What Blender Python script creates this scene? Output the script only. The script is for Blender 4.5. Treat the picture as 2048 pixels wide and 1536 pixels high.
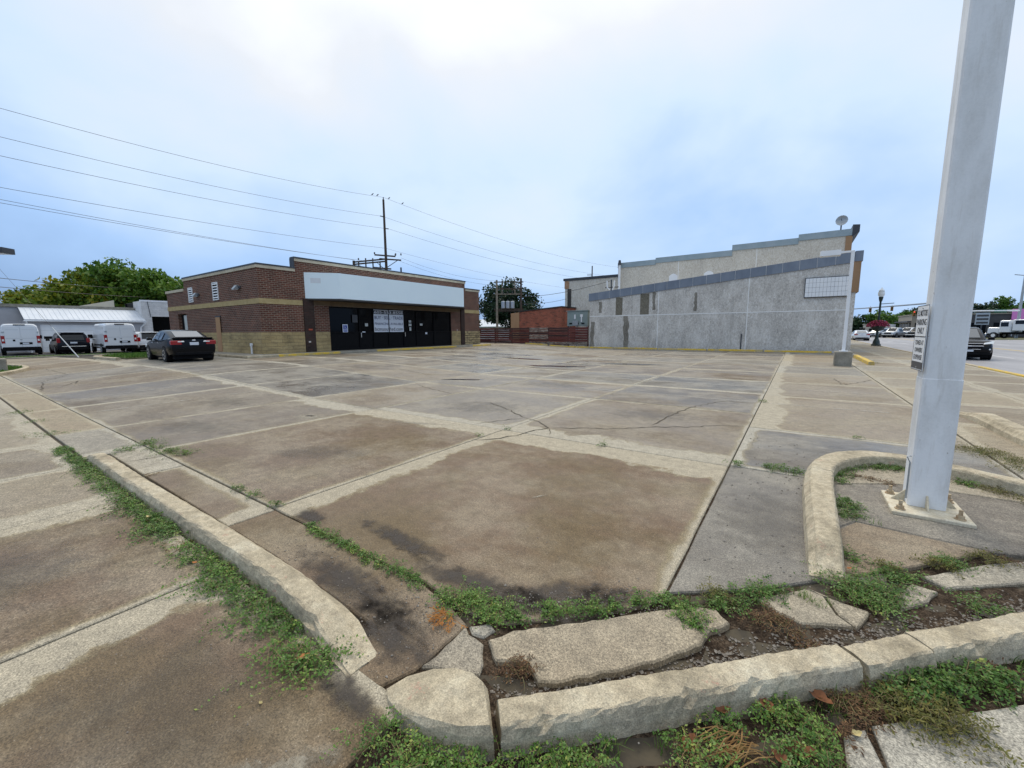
import bpy, math, random
import numpy as np
from mathutils import Vector, Matrix

random.seed(7)
RNG = np.random.default_rng(7)
scene = bpy.context.scene
for o in list(bpy.data.objects):
    bpy.data.objects.remove(o)
COL = scene.collection
R = math.radians

# ------------------------------------------------------------------ camera
CAM_H = 1.65
HEADING, PITCH, ROLL = R(34.671), R(7.434), 0.006
hd = Vector((-math.sin(HEADING), math.cos(HEADING), 0))
fwd = Vector((hd.x * math.cos(PITCH), hd.y * math.cos(PITCH), -math.sin(PITCH)))
r0 = Vector((hd.y, -hd.x, 0)); u0 = r0.cross(fwd)
rgt = r0 * math.cos(ROLL) - u0 * math.sin(ROLL)
upv = r0 * math.sin(ROLL) + u0 * math.cos(ROLL)
cam_d = bpy.data.cameras.new('camera')
cam_d.sensor_fit = 'HORIZONTAL'; cam_d.sensor_width = 36.0
cam_d.lens = 820 / 2048 * 36
cam_d.clip_start = 0.05; cam_d.clip_end = 4000
cam = bpy.data.objects.new('camera', cam_d); COL.objects.link(cam)
M = Matrix.Identity(4)
for i in range(3):
    M[i][0] = rgt[i]; M[i][1] = upv[i]; M[i][2] = -fwd[i]
M[0][3], M[1][3], M[2][3] = 0, 0, CAM_H
cam.matrix_world = M
scene.camera = cam
scene.render.resolution_x = 1024; scene.render.resolution_y = 768

# ------------------------------------------------------------------ world, sun, exposure
SUN_AZ, SUN_EL = R(-24), R(56)          # azimuth measured from +Y towards +X
w = bpy.data.worlds.new('World'); scene.world = w; w.use_nodes = True
nt = w.node_tree; nt.nodes.clear()
N = nt.nodes.new; L = nt.links.new
out = N('ShaderNodeOutputWorld'); bg = N('ShaderNodeBackground'); bg.inputs['Strength'].default_value = 0.1
sky = N('ShaderNodeTexSky'); sky.sky_type = 'NISHITA'; sky.sun_disc = False
sky.sun_elevation = SUN_EL; sky.sun_rotation = SUN_AZ
sky.dust_density = 2.0; sky.ozone_density = 1.5
tc = N('ShaderNodeTexCoord')
mp = N('ShaderNodeMapping'); mp.inputs['Scale'].default_value = (1.0, 1.0, 1.7)
mp.inputs['Location'].default_value = (4.1, 1.3, 0.4)
n1 = N('ShaderNodeTexNoise'); n1.inputs['Scale'].default_value = 1.5; n1.inputs['Detail'].default_value = 6; n1.inputs['Roughness'].default_value = 0.48
n1.inputs['Distortion'].default_value = 0.25
sep = N('ShaderNodeSeparateXYZ')
el = N('ShaderNodeMapRange'); el.inputs[1].default_value = 0.0; el.inputs[2].default_value = 1.0; el.inputs[3].default_value = -0.12; el.inputs[4].default_value = 0.30
# the cloud deck is brightest round the hidden sun
sv = (math.sin(SUN_AZ) * math.cos(SUN_EL), math.cos(SUN_AZ) * math.cos(SUN_EL), math.sin(SUN_EL))
dt = N('ShaderNodeVectorMath'); dt.operation = 'DOT_PRODUCT'; dt.inputs[1].default_value = sv
gl = N('ShaderNodeMapRange'); gl.interpolation_type = 'SMOOTHSTEP'; gl.inputs[1].default_value = 0.25; gl.inputs[2].default_value = 1.0; gl.inputs[3].default_value = -0.07; gl.inputs[4].default_value = 0.06
add = N('ShaderNodeMath'); add.operation = 'ADD'; add2 = N('ShaderNodeMath'); add2.operation = 'ADD'
cr = N('ShaderNodeValToRGB')
cr.color_ramp.elements[0].position = 0.26; cr.color_ramp.elements[0].color = (1.7, 2.9, 5.2, 1)
cr.color_ramp.elements[1].position = 0.88; cr.color_ramp.elements[1].color = (13.2, 13.2, 13.2, 1)
e = cr.color_ramp.elements.new(0.42); e.color = (3.9, 5.9, 9.2, 1)
e = cr.color_ramp.elements.new(0.52); e.color = (6.4, 7.9, 9.8, 1)
e = cr.color_ramp.elements.new(0.64); e.color = (8.0, 8.4, 9.0, 1)
mx = N('ShaderNodeMixRGB'); mx.inputs[0].default_value = 0.92
L(tc.outputs['Generated'], mp.inputs['Vector']); L(mp.outputs[0], n1.inputs['Vector'])
L(tc.outputs['Generated'], sep.inputs[0]); L(sep.outputs['Z'], el.inputs[0]); L(tc.outputs['Generated'], dt.inputs[0]); L(dt.outputs['Value'], gl.inputs[0])
ns = N('ShaderNodeMapRange'); ns.inputs[1].default_value = 0.0; ns.inputs[2].default_value = 1.0; ns.inputs[3].default_value = 0.20; ns.inputs[4].default_value = 0.80
L(n1.outputs[0], ns.inputs[0]); L(ns.outputs[0], add.inputs[0]); L(el.outputs[0], add.inputs[1]); L(add.outputs[0], add2.inputs[0]); L(gl.outputs[0], add2.inputs[1]); L(add2.outputs[0], cr.inputs[0])
L(sky.outputs[0], mx.inputs[1]); L(cr.outputs[0], mx.inputs[2])
L(mx.outputs[0], bg.inputs['Color']); L(bg.outputs[0], out.inputs[0])

sd = bpy.data.lights.new('sun', 'SUN'); sd.energy = 1.5; sd.angle = R(22); sd.color = (1.0, 0.90, 0.74)
sun = bpy.data.objects.new('sun', sd); COL.objects.link(sun)
sdir = Vector((math.sin(SUN_AZ) * math.cos(SUN_EL), math.cos(SUN_AZ) * math.cos(SUN_EL), math.sin(SUN_EL)))
sun.rotation_euler = sdir.to_track_quat('Z', 'Y').to_euler()
sun.location = sdir * 60
scene.view_settings.view_transform = 'Standard'
scene.view_settings.look = 'None'
scene.view_settings.exposure = 0.15
scene.view_settings.gamma = 1.0
scene.render.engine = 'CYCLES'

# ------------------------------------------------------------------ helpers
def S(t):
    t = min(1.0, max(0.0, t)); return t * t * (3 - 2 * t)

def zf(x, y):
    """height of the paved ground: the lot rises 0.3 m towards the brick shop"""
    a = S((-x - 8) / 12) * S((y - 1) / 6) * (1 - S((-x - 30) / 14)) * (1 - S((y - 26) / 8) * S((x + 24) / 8))
    return 0.3 * a

def lerp(a, b, t):
    return a + (b - a) * t

def anchor(p):
    a = Vector((0, 0, 0))
    while p is not None:
        a = a + Vector(p.location); p = p.parent
    return a

class MB:
    def __init__(s):
        s.v = []; s.f = []; s.m = []
    def add(s, vs, fs, mi=0):
        k = len(s.v); s.v += [tuple(p) for p in vs]
        for f in fs:
            s.f.append([i + k for i in f]); s.m.append(mi)
        return s
    def box(s, x0, x1, y0, y1, z0, z1, mi=0):
        return s.add([(x0, y0, z0), (x1, y0, z0), (x1, y1, z0), (x0, y1, z0), (x0, y0, z1), (x1, y0, z1), (x1, y1, z1), (x0, y1, z1)],
                     [(0, 3, 2, 1), (4, 5, 6, 7), (0, 1, 5, 4), (1, 2, 6, 5), (2, 3, 7, 6), (3, 0, 4, 7)], mi)
    def bbox(s, x0, x1, y0, y1, z0, z1, b=0.01, mi=0):
        """box with chamfered top and vertical edges"""
        b = min(b, (x1 - x0) * .4, (y1 - y0) * .4, (z1 - z0) * .4)
        o = [(x0 + b, y0), (x1 - b, y0), (x1, y0 + b), (x1, y1 - b), (x1 - b, y1), (x0 + b, y1), (x0, y1 - b), (x0, y0 + b)]
        i = [(x0 + 2 * b, y0 + b), (x1 - 2 * b, y0 + b), (x1 - b, y0 + 2 * b), (x1 - b, y1 - 2 * b), (x1 - 2 * b, y1 - b), (x0 + 2 * b, y1 - b), (x0 + b, y1 - 2 * b), (x0 + b, y0 + 2 * b)]
        vs = [(x, y, z0) for x, y in o] + [(x, y, z1 - b) for x, y in o] + [(x, y, z1) for x, y in i]
        fs = [tuple(range(7, -1, -1)), tuple(range(16, 24))]
        for r_ in (0, 8):
            for k in range(8):
                fs.append((r_ + k, r_ + (k + 1) % 8, r_ + 8 + (k + 1) % 8, r_ + 8 + k))
        return s.add(vs, fs, mi)
    def prism(s, poly, z0, z1, mi=0):
        n = len(poly)
        a = sum(poly[i][0] * poly[(i + 1) % n][1] - poly[(i + 1) % n][0] * poly[i][1] for i in range(n))
        if a < 0: poly = poly[::-1]
        zz0 = z0 if callable(z0) else (lambda x, y: z0)
        zz1 = z1 if callable(z1) else (lambda x, y: z1)
        vs = [(x, y, zz0(x, y)) for x, y in poly] + [(x, y, zz1(x, y)) for x, y in poly]
        fs = [tuple(range(n - 1, -1, -1)), tuple(range(n, 2 * n))] + [(i, (i + 1) % n, n + (i + 1) % n, n + i) for i in range(n)]
        return s.add(vs, fs, mi)
    def ext(s, pts, d, mi=0):
        """planar polygon (3D points) extruded by vector d"""
        n = len(pts); d = Vector(d)
        vs = [Vector(p) for p in pts] + [Vector(p) + d for p in pts]
        nn = (vs[1] - vs[0]).cross(vs[2] - vs[1])
        flip = nn.dot(d) > 0
        fs = [tuple(range(n)), tuple(range(2 * n - 1, n - 1, -1))] + [(i, n + i, n + (i + 1) % n, (i + 1) % n) for i in range(n)]
        if flip: fs = [f[::-1] for f in fs]
        return s.add(vs, fs, mi)
    def cyl(s, p0, p1, ra, rb=None, n=10, mi=0, cap=True):
        rb = ra if rb is None else rb
        p0 = Vector(p0); p1 = Vector(p1); d = (p1 - p0)
        q = d.to_track_quat('Z', 'Y')
        vs = []
        for p, r_ in ((p0, ra), (p1, rb)):
            for k in range(n):
                a = 2 * math.pi * k / n
                vs.append(p + q @ Vector((r_ * math.cos(a), r_ * math.sin(a), 0)))
        fs = [(k, (k + 1) % n, n + (k + 1) % n, n + k) for k in range(n)]
        if cap: fs += [tuple(range(n - 1, -1, -1)), tuple(range(n, 2 * n))]
        return s.add(vs, fs, mi)
    def tube(s, pts, r, n=6, mi=0):
        pts = [Vector(p) for p in pts]; vs = []; m = len(pts)
        for i, p in enumerate(pts):
            d = pts[min(i + 1, m - 1)] - pts[max(i - 1, 0)]
            q = d.to_track_quat('Z', 'Y'); rr = r[i] if isinstance(r, (list, tuple)) else r
            for k in range(n):
                a = 2 * math.pi * k / n
                vs.append(p + q @ Vector((rr * math.cos(a), rr * math.sin(a), 0)))
        fs = [(i * n + k, i * n + (k + 1) % n, (i + 1) * n + (k + 1) % n, (i + 1) * n + k) for i in range(m - 1) for k in range(n)]
        fs += [tuple(range(n - 1, -1, -1)), tuple(range((m - 1) * n, m * n))]
        return s.add(vs, fs, mi)
    def lathe(s, prof, c, n=16, mi=0, axis='Z'):
        vs = []
        for r_, h in prof:
            for k in range(n):
                a = 2 * math.pi * k / n
                x, y = r_ * math.cos(a), r_ * math.sin(a)
                vs.append((c[0] + x, c[1] + y, c[2] + h) if axis == 'Z' else (c[0] + x, c[1] + h, c[2] + y))
        m = len(prof)
        fs = [(i * n + k, i * n + (k + 1) % n, (i + 1) * n + (k + 1) % n, (i + 1) * n + k) for i in range(m - 1) for k in range(n)]
        if axis != 'Z': fs = [f[::-1] for f in fs]
        return s.add(vs, fs, mi)
    def loft(s, rings, mi=0, caps=True):
        n = len(rings[0]); k0 = []
        vs = [p for r_ in rings for p in r_]
        fs = [(i * n + k, i * n + (k + 1) % n, (i + 1) * n + (k + 1) % n, (i + 1) * n + k) for i in range(len(rings) - 1) for k in range(n)]
        if caps: fs += [tuple(range(n - 1, -1, -1)), tuple(range((len(rings) - 1) * n, len(rings) * n))]
        return s.add(vs, fs, mi)
    def build(s, name, mats, parent=None, local=False, smooth=False):
        me = bpy.data.meshes.new(name)
        vs = s.v
        if parent is not None and not local:
            a = anchor(parent); vs = [(x - a.x, y - a.y, z - a.z) for x, y, z in vs]
        me.from_pydata(vs, [], s.f)
        mats = mats if isinstance(mats, (list, tuple)) else [mats]
        for m_ in mats: me.materials.append(m_)
        if len(mats) > 1: me.polygons.foreach_set('material_index', s.m)
        if smooth: me.polygons.foreach_set('use_smooth', [True] * len(me.polygons))
        me.update()
        o = bpy.data.objects.new(name, me); COL.objects.link(o)
        if parent is not None: o.parent = parent
        return o

def tag(o, label=None, cat=None, group=None, kind=None):
    if label: o['label'] = label
    if cat: o['category'] = cat
    if group: o['group'] = group
    if kind: o['kind'] = kind
    return o
def thing(name, label, cat, loc=(0, 0, 0), rz=0.0, group=None):
    o = bpy.data.objects.new(name, None); COL.objects.link(o)
    o.empty_display_size = 0.2
    o.location = loc; o.rotation_euler = (0, 0, rz)
    return tag(o, label, cat, group)
def setting(name, loc=(0, 0, 0)):
    o = bpy.data.objects.new(name, None); COL.objects.link(o); o.location = loc
    o['kind'] = 'structure'; return o
def copy_tree(o, parent=None):
    c = o.copy(); COL.objects.link(c); c.parent = parent
    for ch in list(o.children): copy_tree(ch, c)
    return c

# ------------------------------------------------------------------ materials
MATS = {}
def newmat(name):
    m = bpy.data.materials.new(name); m.use_nodes = True
    b = m.node_tree.nodes['Principled BSDF']
    MATS[name] = m
    return m, m.node_tree, b
def nd(t, typ, **kw):
    n = t.nodes.new(typ)
    for k, v in kw.items():
        try: n.inputs[k].default_value = v
        except Exception: setattr(n, k, v)
    return n
def ramp(t, fac, stops):
    n = t.nodes.new('ShaderNodeValToRGB'); el_ = n.color_ramp.elements
    el_[0].position, el_[0].color = stops[0][0], (*stops[0][1], 1)
    el_[1].position, el_[1].color = stops[-1][0], (*stops[-1][1], 1)
    for p, c in stops[1:-1]:
        x = el_.new(p); x.color = (*c, 1)
    t.links.new(fac, n.inputs[0]); return n.outputs[0]
def mixc(t, f, a, b, mode='MIX'):
    n = t.nodes.new('ShaderNodeMixRGB'); n.blend_type = mode
    for i, v in ((0, f), (1, a), (2, b)):
        if hasattr(v, 'is_linked'): t.links.new(v, n.inputs[i])
        else: n.inputs[i].default_value = v if i == 0 else (*v, 1)
    return n.outputs[0]
def math_(t, op, a, b=None, clamp=False):
    n = t.nodes.new('ShaderNodeMath'); n.operation = op; n.use_clamp = clamp
    for i, v in ((0, a), (1, b)):
        if v is None: continue
        if hasattr(v, 'is_linked'): t.links.new(v, n.inputs[i])
        else: n.inputs[i].default_value = v
    return n.outputs[0]
def maprange(t, v, a, b, c=0.0, d=1.0, smooth=True):
    n = t.nodes.new('ShaderNodeMapRange')
    if smooth: n.interpolation_type = 'SMOOTHSTEP'
    for i, x in ((0, v), (1, a), (2, b), (3, c), (4, d)):
        if hasattr(x, 'is_linked'): t.links.new(x, n.inputs[i])
        else: n.inputs[i].default_value = x
    return n.outputs[0]
def noise(t, vec, scale, detail=4, rough=0.55, dist=0.0):
    n = t.nodes.new('ShaderNodeTexNoise')
    n.inputs['Scale'].default_value = scale; n.inputs['Detail'].default_value = detail
    n.inputs['Roughness'].default_value = rough; n.inputs['Distortion'].default_value = dist
    if vec is not None: t.links.new(vec, n.inputs['Vector'])
    return n.outputs[0]
def pos(t): return t.nodes.new('ShaderNodeNewGeometry').outputs['Position']
def scaled(t, v, s_):
    n = t.nodes.new('ShaderNodeMapping'); n.inputs['Scale'].default_value = s_
    t.links.new(v, n.inputs['Vector']); return n.outputs[0]
def bump(t, b, h, strength=0.3, dist=0.02):
    n = t.nodes.new('ShaderNodeBump'); n.inputs['Strength'].default_value = strength; n.inputs['Distance'].default_value = dist
    t.links.new(h, n.inputs['Height']); t.links.new(n.outputs[0], b.inputs['Normal'])

def pmat(name, c1, c2=None, scale=3.0, rough=0.7, metal=0.0, fine=0.0, fscale=60, bmp=0.0, bscale=40, spec=0.5, stretch=(1, 1, 1), lo=0.35, hi=0.65, coat=0.0):
    m, t, b = newmat(name)
    b.inputs['Roughness'].default_value = rough; b.inputs['Metallic'].default_value = metal
    b.inputs['Specular IOR Level'].default_value = spec
    b.inputs['Coat Weight'].default_value = coat; b.inputs['Coat Roughness'].default_value = 0.03
    p = scaled(t, pos(t), stretch)
    if c2 is None: c2 = tuple(min(1, x * 0.8) for x in c1)
    c = ramp(t, noise(t, p, scale, 6, 0.6), [(lo, c1), (hi, c2)])
    if fine:
        c = mixc(t, fine, c, ramp(t, noise(t, p, fscale, 3), [(0.3, (0.1, 0.1, 0.1)), (0.7, (0.95, 0.95, 0.95))]), 'OVERLAY')
    t.links.new(c, b.inputs['Base Color'])
    if bmp: bump(t, b, noise(t, p, bscale, 5), bmp, 0.01)
    return m

# --- concrete slabs. obj.color: r dampness, g hue, b wet gloss. UV layers carry metres from the slab's own edges and the width of the dried margin
def slab_material():
    m, t, b = newmat('slab_concrete')
    P = pos(t)
    oi = t.nodes.new('ShaderNodeObjectInfo')
    sc = t.nodes.new('ShaderNodeSeparateColor'); t.links.new(oi.outputs['Color'], sc.inputs[0])
    damp, hue, wet = sc.outputs[0], sc.outputs[1], sc.outputs[2]
    def uv(nm):
        u = t.nodes.new('ShaderNodeUVMap'); u.uv_map = nm
        s_ = t.nodes.new('ShaderNodeSeparateXYZ'); t.links.new(u.outputs[0], s_.inputs[0]); return s_.outputs[0], s_.outputs[1]
    sx, sy = uv('st'); wx, wy = uv('size'); b0, b1 = uv('bx'); b2, b3 = uv('by')
    warp = math_(t, 'MULTIPLY', math_(t, 'SUBTRACT', noise(t, P, 1.5, 6, 0.65), 0.5), 0.95)
    warp2 = math_(t, 'MULTIPLY', math_(t, 'SUBTRACT', noise(t, P, 9.0, 5, 0.65), 0.5), 0.22)
    wsum = math_(t, 'ADD', warp, warp2)
    masks = None
    for d, bw in ((sx, b0), (math_(t, 'SUBTRACT', wx, sx), b1), (sy, b2), (math_(t, 'SUBTRACT', wy, sy), b3)):
        q = math_(t, 'SUBTRACT', math_(t, 'ADD', d, math_(t, 'MULTIPLY', wsum, maprange(t, bw, 0.0, 0.4, 0.25, 1.0))), bw)
        q = maprange(t, q, -0.02, 0.07)          # 0 on dried margin, 1 inside
        masks = q if masks is None else math_(t, 'MULTIPLY', masks, q)
    big = maprange(t, noise(t, P, 0.8, 6, 0.68), 0.38, 0.58)
    inner = math_(t, 'MULTIPLY', masks, math_(t, 'ADD', math_(t, 'MULTIPLY', big, 0.35), 0.65))
    fac = math_(t, 'MULTIPLY', inner, damp, True)
    dry = mixc(t, hue, (0.36, 0.322, 0.248), (0.36, 0.348, 0.308))
    brown = mixc(t, hue, (0.150, 0.101, 0.063), (0.128, 0.120, 0.110))
    olive = mixc(t, math_(t, 'MULTIPLY', maprange(t, noise(t, P, 0.9, 4), 0.42, 0.62), math_(t, 'SUBTRACT', 1.0, hue)), brown, (0.138, 0.104, 0.060))
    c = mixc(t, fac, dry, olive)
    # dark rim of the damp area
    rim = math_(t, 'MULTIPLY', math_(t, 'MULTIPLY', masks, math_(t, 'SUBTRACT', 1.0, masks)), 1.6)
    c = mixc(t, math_(t, 'MULTIPLY', rim, damp, True), c, (0.17, 0.135, 0.06))
    # mottling and aggregate
    c = mixc(t, 0.38, c, ramp(t, noise(t, P, 9, 7, 0.75), [(0.32, (0.20, 0.20, 0.20)), (0.68, (0.80, 0.79, 0.76))]), 'OVERLAY')
    c = mixc(t, 0.32, c, ramp(t, noise(t, P, 60, 2, 0.8), [(0.36, (0.16, 0.16, 0.16)), (0.64, (0.86, 0.85, 0.82))]), 'OVERLAY')
    c = mixc(t, 0.62, c, ramp(t, noise(t, P, 130, 3, 0.75), [(0.34, (0.08, 0.08, 0.08)), (0.66, (0.93, 0.91, 0.87))]), 'OVERLAY')
    vo = t.nodes.new('ShaderNodeTexVoronoi'); vo.inputs['Scale'].default_value = 75; t.links.new(P, vo.inputs['Vector'])
    dot = maprange(t, vo.outputs['Distance'], 0.10, 0.22, 1.0, 0.0)
    sel = maprange(t, noise(t, P, 31, 2), 0.55, 0.60)
    c = mixc(t, math_(t, 'MULTIPLY', math_(t, 'MULTIPLY', dot, sel), 0.75), c, (0.45, 0.40, 0.32))
    # tyre and oil marks
    oil = maprange(t, noise(t, scaled(t, P, (0.5, 1.6, 1)), 0.42, 6, 0.62), 0.60, 0.74)
    c = mixc(t, math_(t, 'MULTIPLY', oil, 0.45), c, (0.07, 0.065, 0.065))
    t.links.new(c, b.inputs['Base Color'])
    wm = math_(t, 'MULTIPLY', maprange(t, noise(t, scaled(t, P, (0.6, 1.0, 1)), 0.35, 5, 0.6), 0.36, 0.54), fac)
    wm = math_(t, 'MULTIPLY', wm, wet, True)
    t.links.new(maprange(t, wm, 0.0, 1.0, 0.80, 0.16, False), b.inputs['Roughness'])
    hgt = math_(t, 'ADD', noise(t, P, 130, 4, 0.65), math_(t, 'MULTIPLY', noise(t, P, 8, 4), 1.5))
    t.links.new(maprange(t, wm, 0.0, 1.0, 0.18, 0.5, False), b.inputs['Specular IOR Level'])
    bump(t, b, hgt, 0.35, 0.006)
    return m
SLAB = slab_material()

def kerb_material():
    m, t, b = newmat('kerb_concrete'); P = pos(t)
    c = ramp(t, noise(t, P, 2.5, 6, 0.65), [(0.32, (0.25, 0.215, 0.15)), (0.5, (0.42, 0.365, 0.265)), (0.68, (0.50, 0.455, 0.35))])
    c = mixc(t, 0.5, c, ramp(t, noise(t, P, 150, 3, 0.7), [(0.3, (0.1, 0.1, 0.1)), (0.7, (0.92, 0.9, 0.86))]), 'OVERLAY')
    c = mixc(t, 0.5, c, ramp(t, noise(t, P, 22, 5, 0.7), [(0.3, (0.2, 0.2, 0.2)), (0.7, (0.8, 0.8, 0.78))]), 'OVERLAY')
    pk = math_(t, 'MULTIPLY', maprange(t, noise(t, P, 7, 4, 0.7), 0.60, 0.70), maprange(t, noise(t, P, 60, 3), 0.45, 0.6))
    c = mixc(t, math_(t, 'MULTIPLY', pk, 0.7), c, (0.46, 0.22, 0.17))
    t.links.new(c, b.inputs['Base Color']); b.inputs['Roughness'].default_value = 0.9
    bump(t, b, math_(t, 'ADD', noise(t, P, 160, 4), math_(t, 'MULTIPLY', noise(t, P, 30, 4), 1.5)), 0.6, 0.006)
    return m
KERB = kerb_material()

def soil_material():
    m, t, b = newmat('soil'); P = pos(t)
    c = ramp(t, noise(t, P, 26, 6, 0.75), [(0.34, (0.018, 0.013, 0.010)), (0.52, (0.055, 0.040, 0.028)), (0.68, (0.13, 0.10, 0.072))])
    c = mixc(t, 0.7, c, ramp(t, noise(t, P, 120, 3, 0.7), [(0.34, (0.06, 0.06, 0.06)), (0.66, (0.94, 0.93, 0.9))]), 'OVERLAY')
    t.links.new(c, b.inputs['Base Color']); b.inputs['Roughness'].default_value = 0.95; b.inputs['Specular IOR Level'].default_value = 0.1
    bump(t, b, noise(t, P, 90, 5), 0.7, 0.012); return m
SOIL = soil_material()

def brick_material(name, c1, c2, mortar, bw, rh, ms, stain=0.0):
    m, t, b = newmat(name); P = pos(t)
    s_ = t.nodes.new('ShaderNodeSeparateXYZ'); t.links.new(P, s_.inputs[0])
    cx = t.nodes.new('ShaderNodeCombineXYZ')
    t.links.new(math_(t, 'ADD', s_.outputs[0], s_.outputs[1]), cx.inputs[0]); t.links.new(s_.outputs[2], cx.inputs[1])
    br = t.nodes.new('ShaderNodeTexBrick'); t.links.new(cx.outputs[0], br.inputs['Vector'])
    br.inputs['Scale'].default_value = 1.0; br.inputs['Brick Width'].default_value = bw; br.inputs['Row Height'].default_value = rh
    br.inputs['Mortar Size'].default_value = ms; br.inputs['Mortar Smooth'].default_value = 0.2; br.inputs['Bias'].default_value = -0.1
    br.inputs['Color1'].default_value = (*c1, 1); br.inputs['Color2'].default_value = (*c2, 1); br.inputs['Mortar'].default_value = (*mortar, 1)
    c = mixc(t, 0.5, br.outputs[0], ramp(t, noise(t, P, 1.3, 6, 0.65), [(0.3, (0.25, 0.25, 0.25)), (0.7, (0.75, 0.73, 0.7))]), 'OVERLAY')
    c = mixc(t, 0.35, c, ramp(t, noise(t, P, 26, 4, 0.65), [(0.3, (0.15, 0.15, 0.15)), (0.7, (0.85, 0.85, 0.85))]), 'OVERLAY')
    if stain:
        sm = maprange(t, noise(t, scaled(t, P, (1, 1, 3.5)), 1.7, 5, 0.7), 0.50, 0.66)
        c = mixc(t, math_(t, 'MULTIPLY', sm, stain), c, (0.05, 0.04, 0.03))
    t.links.new(c, b.inputs['Base Color']); b.inputs['Roughness'].default_value = 0.85
    bump(t, b, math_(t, 'ADD', math_(t, 'MULTIPLY', br.outputs['Fac'], -1.0), math_(t, 'MULTIPLY', noise(t, P, 30, 4), 0.6)), 0.6, 0.02)
    return m
BRICK = brick_material('brown_brick', (0.085, 0.028, 0.018), (0.155, 0.050, 0.030), (0.27, 0.21, 0.155), 0.30, 0.105, 0.013)
BRICKDARK = brick_material('stained_brick', (0.028, 0.014, 0.010), (0.05, 0.022, 0.016), (0.045, 0.03, 0.024), 0.30, 0.105, 0.012, 0.6)
STONE = brick_material('tan_split_stone', (0.36, 0.27, 0.125), (0.43, 0.33, 0.165), (0.25, 0.19, 0.10), 0.62, 0.205, 0.012, 0.35)
STONE2 = brick_material('stained_tan_stone', (0.34, 0.27, 0.14), (0.42, 0.33, 0.18), (0.12, 0.09, 0.05), 0.55, 0.205, 0.03, 0.9)
BAND = pmat('tan_stone_band', (0.46, 0.36, 0.18), (0.36, 0.27, 0.12), 3, 0.85, fine=0.3, bmp=0.3)
REDBRICK = brick_material('old_red_brick', (0.40, 0.085, 0.035), (0.30, 0.07, 0.03), (0.40, 0.22, 0.16), 0.24, 0.09, 0.012, 0.75)
CAP = pmat('cream_cap', (0.58, 0.52, 0.40), (0.46, 0.40, 0.29), 2, 0.8)
DARKMETAL = pmat('dark_metal', (0.035, 0.04, 0.05), (0.05, 0.055, 0.065), 2, 0.5)
BLACK = pmat('black_trim', (0.004, 0.004, 0.005), (0.007, 0.007, 0.008), 5, 0.6, spec=0.12)
WHITE = pmat('white_paint', (0.84, 0.85, 0.86), (0.77, 0.79, 0.81), 1.2, 0.45, fine=0.06, fscale=30)
POLEWHITE = None
FASCIA = pmat('white_fascia', (0.80, 0.92, 0.96), (0.77, 0.89, 0.94), 0.6, 0.5)
SOFFIT = pmat('soffit_dark', (0.05, 0.045, 0.04), (0.035, 0.03, 0.028), 2, 0.7)
TAN = pmat('tan_board', (0.42, 0.25, 0.13), (0.37, 0.21, 0.105), 2, 0.8, stretch=(1, 1, .2))
TANCLAD = pmat('tan_cladding', (0.36, 0.22, 0.12), (0.30, 0.18, 0.095), 2, 0.8, stretch=(1, 1, .3))
GREYDOOR = pmat('grey_door', (0.50, 0.52, 0.50), (0.42, 0.44, 0.42), 2, 0.6)
ROOFING = pmat('roofing', (0.10, 0.10, 0.10), (0.07, 0.07, 0.07), 2, 0.9)
YELLOW = pmat('yellow_kerb_paint', (0.62, 0.42, 0.05), (0.42, 0.34, 0.16), 2.2, 0.8, fine=0.35, fscale=25, bmp=0.3, lo=0.45, hi=0.62)
GALV = pmat('galvanised', (0.42, 0.45, 0.47), (0.35, 0.38, 0.40), 4, 0.45, 0.5)
WOOD = pmat('weathered_wood', (0.085, 0.062, 0.045), (0.055, 0.04, 0.03), 4, 0.9, stretch=(1, 1, .15))
WOODPALE = pmat('pale_wood', (0.30, 0.26, 0.20), (0.2, 0.17, 0.13), 4, 0.9)
WIRE = pmat('wire_black', (0.02, 0.02, 0.022), (0.03, 0.03, 0.03), 2, 0.6)
FENCEM = [pmat('fence_maroon', (0.13, 0.030, 0.024), (0.085, 0.022, 0.02), 3, 0.75, stretch=(1, 1, 3)),
          pmat('fence_dark', (0.07, 0.028, 0.024), (0.05, 0.022, 0.02), 3, 0.75),
          pmat('fence_peeled', (0.33, 0.29, 0.25), (0.12, 0.08, 0.065), 3.5, 0.9, stretch=(1, 1, 4), lo=.42, hi=.58)]
ASPH = pmat('asphalt', (0.10, 0.098, 0.094), (0.13, 0.125, 0.118), 1.2, 0.85, fine=0.4, fscale=70, bmp=0.3, bscale=80)
GRASSDIRT = pmat('grassy_ground', (0.06, 0.085, 0.025), (0.12, 0.105, 0.06), 0.35, 0.95, fine=0.4, fscale=20)

def road_material():
    m, t, b = newmat('street_concrete'); P = pos(t)
    c = ramp(t, noise(t, scaled(t, P, (1, .12, 1)), 0.8, 6, 0.6), [(0.3, (0.22, 0.215, 0.225)), (0.7, (0.33, 0.325, 0.335))])
    c = mixc(t, 0.35, c, ramp(t, noise(t, P, 40, 4), [(0.3, (0.2, 0.2, 0.2)), (0.7, (0.8, 0.8, 0.8))]), 'OVERLAY')
    t.links.new(c, b.inputs['Base Color']); b.inputs['Roughness'].default_value = 0.55
    bump(t, b, noise(t, P, 60, 4), 0.25, 0.006); return m
ROAD = road_material()

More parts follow.
